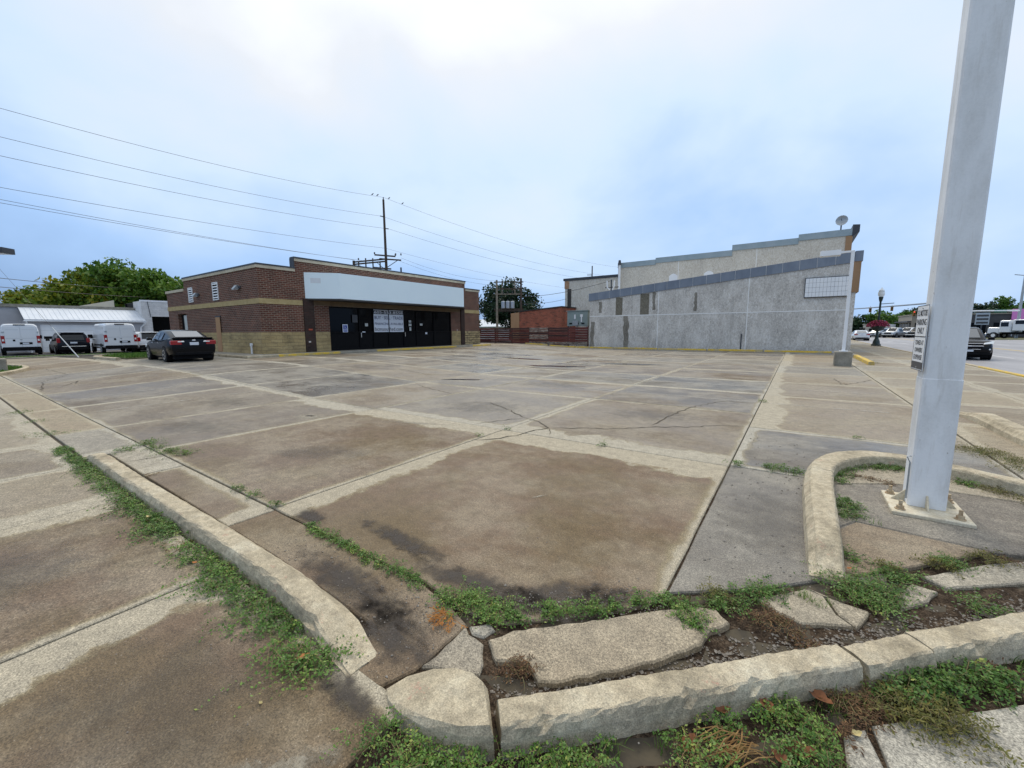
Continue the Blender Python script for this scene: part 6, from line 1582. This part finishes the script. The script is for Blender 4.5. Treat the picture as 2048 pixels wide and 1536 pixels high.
# puddles: shallow water in dips of the slabs
for cx, cy, rx, ry, rot in ((-9.2, 10.4, .75, .16, .55), (-9.0, 16.6, 1.4, .35, .35), (-6.6, 19.5, 1.5, .3, .2), (-12.4, 19.0, 1.2, .3, .3)):
    n = 22; vs = []
    for k in range(n):
        a = 2 * math.pi * k / n; rr = random.uniform(.75, 1.15); x = rx * rr * math.cos(a); y = ry * rr * math.sin(a)
        X_ = cx + x * math.cos(rot) - y * math.sin(rot); Y_ = cy + x * math.sin(rot) + y * math.cos(rot); vs.append((X_, Y_, zf(X_, Y_) + .0058))
    MB().add(vs, [tuple(range(n))]).build('puddle', PUDDLE, lot)

# ================================================================== WEEDS, GRASS, LITTER
RNG = np.random.default_rng(99)
def flat_leaves(name, C, D, Ls, Ws, tilt, tint, mat_):
    """C centres (n,3), D plan direction angle, one four-sided leaf each, lying mostly flat"""
    n = len(C)
    d = np.stack([np.cos(D), np.sin(D), RNG.normal(0, tilt, n)], 1); d /= np.linalg.norm(d, axis=1)[:, None]
    s_ = np.stack([-np.sin(D), np.cos(D), RNG.normal(0, tilt, n)], 1); s_ -= d * (d * s_).sum(1)[:, None]; s_ /= np.linalg.norm(s_, axis=1)[:, None]
    a = d * (Ls * .5)[:, None]; b = s_ * (Ws * .5)[:, None]
    V = np.stack([C - a, C + b + a * .15, C + a, C - b + a * .15], 1).reshape(-1, 3)
    me = bpy.data.meshes.new(name)
    me.vertices.add(4 * n); me.vertices.foreach_set('co', V.ravel()); me.loops.add(4 * n); me.loops.foreach_set('vertex_index', np.arange(4 * n))
    me.polygons.add(n); me.polygons.foreach_set('loop_start', np.arange(n) * 4)
    try: me.polygons.foreach_set('loop_total', np.full(n, 4))
    except Exception: pass
    at = me.attributes.new('tint', 'FLOAT', 'POINT'); at.data.foreach_set('value', np.repeat(np.clip(tint, 0, 1), 4))
    me.materials.append(mat_); me.update(calc_edges=True); me.validate()
    o = bpy.data.objects.new(name, me); COL.objects.link(o); return o
STEM_PATHS = []
def weed_patch(acc, x, y, r_, n_stem, leaf, hgt=.035, stretch=(1, 1), tint0=.5, z0=0.0, ang=None, per=14):
    for _ in range(n_stem):
        a = RNG.uniform(0, 2 * np.pi) if ang is None else RNG.normal(ang[0], ang[1])
        ox, oy = RNG.normal(0, r_ * .28, 2) * np.array(stretch)
        Ls = r_ * RNG.uniform(.35, 1.0); k = max(4, int(per * RNG.uniform(.6, 1.2)))
        t_ = np.linspace(.05, 1, k); curve = RNG.normal(0, .5)
        aa = a + curve * t_
        px = x + ox + np.cumsum(np.cos(aa)) * Ls / k * stretch[0]; py = y + oy + np.cumsum(np.sin(aa)) * Ls / k * stretch[1]
        hh = hgt * RNG.uniform(.3, 1.2)
        pz = z0 + .006 + hh * np.sin(np.pi * np.clip(t_ * .85 + .1, 0, 1)) + RNG.normal(0, .004, k)
        if leaf < .03 and RNG.random() < .8: STEM_PATHS.append(np.stack([px, py, np.maximum(pz, z0 + .004)], 1))
        side_ = np.where(np.arange(k) % 2 == 0, 1, -1) * RNG.uniform(.7, 1.4, k)
        la = aa + side_
        px = px + np.cos(la) * leaf * .5; py = py + np.sin(la) * leaf * .5
        acc.append((np.stack([px, py, np.maximum(pz, z0 + .004)], 1), la, np.full(k, leaf) * RNG.uniform(.6, 1.25, k), np.full(k, tint0 + RNG.normal(0, .14))))
def weed_build(name, acc, mat_, tilt=.4, wr=.55):
    C = np.concatenate([a[0] for a in acc]); D_ = np.concatenate([a[1] for a in acc]); L_ = np.concatenate([a[2] for a in acc]); T_ = np.concatenate([a[3] for a in acc])
    T_ = T_ + RNG.normal(0, .12, len(T_))
    o = flat_leaves(name, C, D_, L_, L_ * wr, tilt, T_, mat_); o['kind'] = 'stuff'; return o
W = []
# along the outer face of the side kerb
x = -8.5
while x < -2.1:
    if not (-4.05 < x < -3.75 or random.random() < .10):
        dn = random.uniform(.5, 1.0)
        weed_patch(W, x, 1.035 + random.uniform(-.02, .01), random.uniform(.10, .24) if x > -7 else .14, int(26 * dn), .020, .045, (1.1, .85), random.uniform(.35, .6), ang=(-1.57, 1.0))
    x += random.uniform(.07, .15)
for x, y, r_, n_, tt in ((-1.98, .90, .24, 70, .58), (-1.86, .97, .16, 40, .55), (-2.55, .95, .2, 45, .5), (-3.05, .95, .22, 60, .5), (-4.3, .98, .2, 45, .45), (-5.1, .97, .2, 40, .42)): weed_patch(W, x, y, r_, n_, .019, .045, tint0=tt)
# between the gutter and the nearest slab
for k in range(14):
    t_ = k / 13; weed_patch(W, lerp(-3.3, -1.95, t_), 1.715 + random.uniform(-.02, .03), random.uniform(.06, .13), 16, .016, .025, (1.2, .7), random.uniform(.4, .7))
for x, y, r_, n_, tt in ((-1.62, 1.73, .16, 70, .62), (-1.5, 1.745, .16, 70, .6), (-1.36, 1.76, .14, 60, .58), (-1.22, 1.80, .10, 34, .5), (-1.07, 1.96, .10, 34, .55), (-.97, 2.03, .08, 20, .5), (-.87, 2.12, .10, 34, .58), (-.78, 2.2, .07, 16, .5), (-.67, 2.33, .10, 26, .5), (-.56, 2.43, .10, 30, .5), (-.40, 2.40, .14, 44, .5), (-.37, 2.30, .10, 30, .5), (-.26, 2.57, .13, 34, .42), (-.17, 2.70, .12, 34, .42), (-.04, 2.90, .14, 44, .48), (-.12, 2.80, .10, 24, .4),
                         (.39, 3.26, .20, 80, .48), (.50, 3.20, .2, 80, .5), (.47, 3.10, .18, 60, .5), (.58, 3.32, .18, 60, .46), (.67, 3.58, .14, 40, .5), (.62, 3.5, .12, 30, .45), (1.0, 3.96, .14, 44, .5), (1.03, 3.42, .16, 44, .5)): weed_patch(W, x, y, r_, n_, .017, .035, tint0=tt)
# island and joints
for x, y, r_, n_ in ((.53, 6.0, .16, 50), (.52, 5.75, .13, 40), (.50, 5.5, .10, 24), (.50, 4.72, .16, 60), (.49, 4.5, .14, 40), (.48, 4.9, .08, 20), (.66, 6.16, .14, 40), (.8, 6.28, .15, 46), (.95, 6.33, .14, 46), (1.1, 6.36, .13, 40), (.44, 3.65, .10, 24), (1.55, 6.1, .12, 30), (-.5, 5.52, .10, 20), (-.06, 5.62, .16, 36), (.1, 5.60, .10, 26), (-.2, 5.6, .1, 16), (-7.66, 1.50, .16, 30), (-7.84, 1.80, .2, 44), (-7.4, 1.8, .18, 34), (-7.03, 1.84, .2, 44), (-6.74, 1.93, .2, 34), (-3.99, 1.79, .08, 14), (-4.4, 1.765, .1, 14), (-4.72, 1.765, .1, 14), (-13.2, 1.08, .25, 24), (-11.6, 1.09, .2, 16), (-10.0, 1.05, .3, 24), (.85, 7.93, .1, 10), (-.55, 10.8, .16, 14), (-3.9, 5.5, .07, 8), (-2.2, 5.46, .12, 10), (-4.0, 4.9, .08, 8)): weed_patch(W, x, y, r_, n_, .018, .05, tint0=.45)
# lush growth on the street side of the corner kerb
for x, y, r_, n_ in ((-1.28, .94, .15, 60), (-1.14, .97, .16, 80), (-1.0, 1.0, .16, 90), (-.9, 1.03, .14, 80), (-.8, 1.10, .14, 70), (-.70, 1.19, .13, 70), (-.62, 1.28, .12, 60), (-.53, 1.33, .13, 60), (-.30, 1.56, .08, 14), (-.20, 1.60, .16, 70), (-.15, 1.78, .14, 60), (-.02, 1.92, .10, 34), (.07, 2.00, .12, 60), (.15, 1.95, .12, 60), (.06, 1.80, .14, 60), (.18, 1.86, .12, 50), (-1.12, .82, .12, 40), (-.05, 1.55, .14, 50), (.1, 1.68, .12, 40)): weed_patch(W, x + .01, y - .035, r_ * .95, int(n_ * .55), .015, .045, tint0=random.uniform(.42, .68))
for x, y, r_, n_ in ((.50, 2.36, .12, 44), (.60, 2.46, .13, 54), (.70, 2.55, .13, 54), (.80, 2.63, .12, 44), (.9, 2.72, .1, 30)): weed_patch(W, x, y, r_, n_, .020, .06, tint0=.42)
weed_build('weeds', W, LEAF_W, .55)
W = []
for x, y, r_, n_ in ((.50, 2.27, .18, 60), (.58, 2.24, .18, 60), (.66, 2.30, .14, 40), (2.0, 7.95, .35, 70), (2.2, 7.8, .35, 80), (2.35, 7.45, .35, 70), (2.3, 7.1, .25, 40), (1.75, 6.0, .2, 40), (2.0, 5.85, .22, 44), (2.3, 5.7, .2, 34), (.9, 3.85, .12, 26), (1.25, 4.18, .16, 30), (-.3, 2.66, .12, 24), (.62, 3.62, .1, 18), (3.0, 29.0, .5, 40), (3.05, 27.5, .5, 40), (3.1, 25.6, .5, 40)): weed_patch(W, x, y, r_, n_, .022, .05, tint0=.5)
for k in range(34): weed_patch(W, random.uniform(-16, 2), 35.62, .3, 6, .06, .12, (1.4, .5), .35, per=8)
weed_build('olive_weeds', W, LEAF_O, .6, .35)
W = []
for x, y, r_, n_ in ((.0, 2.62, .14, 44), (.07, 2.57, .14, 50), (.13, 2.52, .12, 36), (-.08, 2.55, .10, 20), (-1.03, 1.49, .12, 44), (-.97, 1.52, .08, 20), (.37, 2.22, .14, 50), (.32, 2.12, .13, 44), (.25, 2.16, .1, 30), (.94, 2.74, .16, 40), (.28, 1.98, .08, 16), (.65, 5.82, .14, 44), (.78, 5.78, .12, 36), (.89, 5.74, .12, 30), (-6.05, 1.40, .1, 16), (-5.3, .96, .22, 30), (-3.75, .98, .2, 30), (-1.98, 1.02, .1, 12), (1.32, 4.22, .15, 26), (-.2, 1.5, .16, 30), (.2, 1.75, .14, 30), (1.2, 15.6, .3, 16)): weed_patch(W, x, y, r_ * .9, int(n_ * .6), .022, .022, tint0=.45)
weed_build('dry_weeds', W, LEAF_B, .5, .22)
# stems of the creeping weeds and tufts of grass between them
sv_, sf_ = [], []
for p in STEM_PATHS:
    k = len(p); d = np.gradient(p[:, :2], axis=0); nr = np.stack([-d[:, 1], d[:, 0]], 1); nr /= np.linalg.norm(nr, axis=1)[:, None] + 1e-9
    b0_ = len(sv_)
    for i in range(k):
        w_ = .0011 * (1.3 - i / k)
        sv_.append((p[i, 0] + nr[i, 0] * w_, p[i, 1] + nr[i, 1] * w_, p[i, 2] - .002)); sv_.append((p[i, 0] - nr[i, 0] * w_, p[i, 1] - nr[i, 1] * w_, p[i, 2] - .002))
    for i in range(k - 1): sf_.append((b0_ + 2 * i, b0_ + 2 * i + 1, b0_ + 2 * i + 3, b0_ + 2 * i + 2))
tag(MB().add(sv_, sf_).build('weed_stems', pmat('weed_stem', (.20, .13, .06), (.12, .14, .04), 25, .7)), kind='stuff')
bv, bf, bt_ = [], [], []
def tuft(x, y, n_, h_, z0=0.0, col0=.6):
    for _ in range(n_):
        a = random.uniform(0, 6.283); L_ = h_ * random.uniform(.5, 1.2); lean = random.uniform(.3, 1.3); w_ = random.uniform(.0012, .0026)
        ox, oy = x + random.gauss(0, .02), y + random.gauss(0, .02); pa = (-math.sin(a) * w_, math.cos(a) * w_)
        k = len(bv); tt = min(1, max(0, random.gauss(col0, .2)))
        for i in range(4):
            t_ = i / 3; r_ = L_ * lean * t_ * t_ * .8; z = z0 + L_ * t_ * (1 - .35 * lean * t_); ww = 1 - t_ * .9
            bv.append((ox + math.cos(a) * r_ + pa[0] * ww, oy + math.sin(a) * r_ + pa[1] * ww, z)); bv.append((ox + math.cos(a) * r_ - pa[0] * ww, oy + math.sin(a) * r_ - pa[1] * ww, z)); bt_.extend([tt, tt])
        for i in range(3): bf.append((k + 2 * i, k + 2 * i + 1, k + 2 * i + 3, k + 2 * i + 2))
for k in range(46): tuft(random.uniform(-8.3, -2.0), 1.05 + random.gauss(0, .015), 14, random.uniform(.04, .10))
for k in range(30):
    t_ = random.random(); tuft(lerp(-3.3, -1.5, t_), 1.72 + random.gauss(0, .012), 10, random.uniform(.03, .07))
for k in range(34):
    p = diag(random.uniform(.25, 3.3), -1.37 + abs(random.gauss(0, .05))); tuft(p.x, p.y, 14, random.uniform(.04, .11), -.02)
for k in range(40):
    t_ = random.random(); tuft(lerp(-1.4, .5, t_) + random.gauss(0, .03), lerp(1.72, 3.2, t_) + random.gauss(0, .04), 11, random.uniform(.03, .08), 0, .75)
for x, y in ((.47, 4.7), (.46, 4.5), (.5, 5.7), (.52, 5.95), (.8, 6.3), (1.0, 6.36), (2.1, 7.85), (2.25, 7.6), (2.0, 5.85), (-.1, 5.64), (.08, 5.62), (-7.8, 1.8), (-7.1, 1.84), (1.0, 3.95), (.65, 3.55)):
    for q in range(4): tuft(x + random.gauss(0, .06), y + random.gauss(0, .06), 12, random.uniform(.05, .1))
o = MB().add(bv, bf).build('grass_tufts', LEAF_GR); o['kind'] = 'stuff'
at = o.data.attributes.new('tint', 'FLOAT', 'POINT'); at.data.foreach_set('value', bt_)
# gravel and chips
gv = []; gf = []
def pebble(x, y, z, r_):
    k = len(gv)
    for d in ((1, 0, 0), (0, 1, 0), (-1, 0, 0), (0, -1, 0), (0, 0, .7), (0, 0, -.5)):
        gv.append((x + d[0] * r_ * random.uniform(.6, 1.2), y + d[1] * r_ * random.uniform(.6, 1.2), z + d[2] * r_))
    for i in range(4): gf.append((k + i, k + (i + 1) % 4, k + 4)); gf.append((k + (i + 1) % 4, k + i, k + 5))
for _ in range(2600):
    s_ = random.uniform(.2, 3.6); p = diag(s_, -1.58 - abs(random.gauss(0, .09))); pebble(p.x, p.y, -.018, abs(random.gauss(.004, .003)) + .002)
for _ in range(900):
    t_ = random.random(); pebble(lerp(-1.4, -.6, t_) + random.gauss(0, .08), lerp(1.78, 2.42, t_) + random.gauss(0, .06), .003, abs(random.gauss(.003, .002)) + .0015)
for _ in range(500): pebble(random.uniform(-3.2, -1.45), random.uniform(1.08, 1.7), .003, abs(random.gauss(.003, .002)) + .0015)
for _ in range(160): pebble(random.uniform(-.5, .2), random.uniform(3.0, 7.4), .004, abs(random.gauss(.005, .004)) + .002)
for _ in range(700): pebble(random.uniform(-3.2, 1.2), random.uniform(.2, 5.0), .003, abs(random.gauss(.0025, .0015)) + .001)
for _ in range(60):
    p = diag(random.uniform(1.2, 3.4), -1.60 - random.random() * .12); pebble(p.x, p.y, -.012, random.uniform(.008, .016))
tag(MB().add(gv, gf).build('gravel', pmat('gravel_stone', (.34, .31, .27), (.17, .145, .12), 70, .9)), kind='stuff')

# dead leaves, one by one
def dead_leaf(x, y, z, r_, rot, label, mat_=None):
    vs = []; n = 7
    for i in range(n + 1):
        t_ = i / n; w_ = r_ * .55 * math.sin(math.pi * min(1, t_ * .97 + .02)) * (1 + .25 * math.sin(i * 2.3)); lx_ = (t_ - .5) * 2 * r_; cz = r_ * .35 * (2 * abs(t_ - .5)) ** 2
        for s_ in (-1, 0, 1):
            px, py = lx_, s_ * w_
            vs.append((x + px * math.cos(rot) - py * math.sin(rot), y + px * math.sin(rot) + py * math.cos(rot), z + cz + abs(s_) * w_ * .55))
    fs = []
    for i in range(n):
        for s_ in (0, 1):
            a = i * 3 + s_; fs.append((a, a + 1, a + 4, a + 3))
    return tag(MB().add(vs, fs).build('dead_leaf', mat_ or DEADLEAF), label, 'leaf', 'dead leaves lying about')
ORANGELEAF = pmat('orange_leaf', (.42, .17, .04), (.30, .11, .03), 40, .7)
PALELEAF = pmat('pale_leaf', (.5, .42, .2), (.4, .33, .14), 40, .7)
for a in ((-.24, 1.57, .01, .05, 1.4, 'curled brown leaf left of the straw twigs at bottom edge'), (.12, 1.78, .012, .06, .4, 'large crumpled brown leaf right of the straw twigs'), (.0, 1.92, .03, .045, 2.2, 'brown leaf against the corner kerb above the twigs'), (.19, 2.11, .02, .055, -.5, 'dark brown leaf at the crack of the corner kerb'), (-.15, 1.79, .03, .035, .7, 'small brown leaf in the weeds left of the kerb crack'), (.06, 1.70, .02, .04, 2.6, 'brown leaf touching the straw twigs')):
    dead_leaf(*a)
for a in ((-3.39, .95, .035, .022, .3, 'orange leaf in weeds halfway along the side kerb', ORANGELEAF), (-1.92, .93, .035, .03, 1.2, 'brown pointed leaf in weeds at the side kerb end', ORANGELEAF), (-4.58, 1.0, .04, .035, .2, 'pale orange leaf in weeds far along the side kerb', PALELEAF), (.31, 2.0, .012, .025, .8, 'yellowish leaf at the footway slab corner', PALELEAF), (.40, 3.44, .03, .02, .9, 'tiny orange leaf at the island kerb tip', ORANGELEAF), (-1.86, .70, .006, .012, .1, 'tiny yellow leaf on the brown foreground slab', PALELEAF)):
    dead_leaf(*a)
# straw twigs and an orange dried sprig
tw = MB(); rr = random.Random(3)
for k in range(34):
    a = rr.gauss(.75, .35); L_ = rr.uniform(.10, .2); x = -.085 + rr.gauss(0, .035); y = 1.63 + rr.gauss(0, .035); z = rr.uniform(.02, .06)
    tw.tube([(x - math.cos(a) * L_ * .5, y - math.sin(a) * L_ * .5, z * .5), (x, y + .01, z + .015), (x + math.cos(a + .3) * L_ * .5, y + math.sin(a + .3) * L_ * .5, z * .6)], .0022, 4)
tag(tw.build('straw_twigs', STRAW), 'bundle of dry straw-coloured twigs in weeds at bottom edge', 'twigs')
tw = MB()
for k in range(22):
    a = rr.gauss(-1.9, .75); L_ = rr.uniform(.05, .15); x, y = -1.55 + rr.gauss(0, .012), 1.60 + rr.gauss(0, .012)
    e_ = (x + math.cos(a) * L_, y + math.sin(a) * L_, rr.uniform(.005, .03)); mid = ((x + e_[0]) / 2 + rr.gauss(0, .008), (y + e_[1]) / 2 + rr.gauss(0, .008), .025)
    tw.tube([(x, y, .012), mid, e_], [.0016, .0014, .0012], 4)
    for q in range(5):
        f = rr.uniform(.35, 1); p0 = Vector(mid).lerp(Vector(e_), f); aa = a + rr.choice((-1, 1)) * rr.uniform(.4, 1.0); l2 = rr.uniform(.012, .03)
        tw.tube([p0, p0 + Vector((math.cos(aa) * l2, math.sin(aa) * l2, rr.uniform(-.004, .008)))], [.0016, .0024], 4)
tag(tw.build('dried_sprig', pmat('orange_sprig', (.48, .21, .04), (.36, .14, .03), 30, .8)), 'orange dried sprig lying by the bright weeds in the gutter', 'dried weed')

# grass plots
def grass_plot(name, poly, dz, n_, blade, label_mat=GRASSDIRT):
    xs_ = [p[0] for p in poly]; ys_ = [p[1] for p in poly]
    g = setting(name, (sum(xs_) / len(xs_), sum(ys_) / len(ys_), 0))
    MB().prism(poly, lambda x, y: zf(x, y) - .1, lambda x, y: zf(x, y) + dz).build('turf_bed', label_mat, g)
    P = []
    def inside(x, y):
        c = False; m_ = len(poly)
        for i in range(m_):
            (xa, ya), (xb, yb) = poly[i], poly[(i + 1) % m_]
            if (ya > y) != (yb > y) and x < (xb - xa) * (y - ya) / (yb - ya) + xa: c = not c
        return c
    while len(P) < n_:
        x, y = random.uniform(min(xs_), max(xs_)), random.uniform(min(ys_), max(ys_))
        if inside(x, y): P.append((x, y, zf(x, y) + dz + blade * .4))
    P = np.array(P)
    o = leaf_cloud('grass_blades', P, 2.5, blade * .6, RNG.normal(.55, .2, len(P)), LEAF_GR, None, .25)
    o['kind'] = 'stuff'; return g
grass_plot('grass_island', [(-32.3, 5.9), (-28.4, 6.1), (-28.0, 9.3), (-37.5, 9.3)], .06, 7000, .14)
grass_plot('corner_grass', [(-24.4, .4), (-26.8, 2.2), (-28.0, 2.6), (-32.4, 2.0), (-34, .2), (-30, -1.2)], .06, 5000, .14)
grass_plot('yard_grass', [(-41.9, 2.6), (-41.9, 9.4), (-44.5, 9.4), (-45.5, 2.6)], .0, 2500, .12, ASPH)
gk = setting('grass_kerb', (-30, 4, 0))
def poly_kerb(parent, pts, w_, h, mat_):
    P = catmull(pts, 5); n = len(P); a = []; b = []
    for i in range(n):
        d = (P[min(i + 1, n - 1)] - P[max(i - 1, 0)]).normalized(); nr = Vector((-d.y, d.x)); a.append(P[i]); b.append(P[i] + nr * w_)
    rings = []
    for p, q in zip(a, b):
        z = zf(p.x, p.y); rings.append([(p.x, p.y, z - .08), (p.x, p.y, z + h - .02), (p.x + (q.x - p.x) * .15, p.y + (q.y - p.y) * .15, z + h), (q.x - (q.x - p.x) * .15, q.y - (q.y - p.y) * .15, z + h), (q.x, q.y, z + h - .02), (q.x, q.y, z - .08)])
    return MB().loft(rings).build('kerb_stone', mat_, parent)
poly_kerb(gk, [(-28.3, 5.85), (-30.4, 5.7), (-32.4, 5.75), (-33.4, 6.2), (-35.5, 7.6), (-37.8, 9.3)], .18, .13, KERB)
poly_kerb(gk, [(-23.9, .2), (-24.6, 1.2), (-26.2, 2.2), (-28.0, 2.75), (-30.5, 2.7), (-32.8, 2.1), (-34.4, .2)], .18, .13, KERB)
poly_kerb(gk, [(-41.6, 2.0), (-41.6, 5.0), (-41.6, 9.5)], .16, .10, CONC)
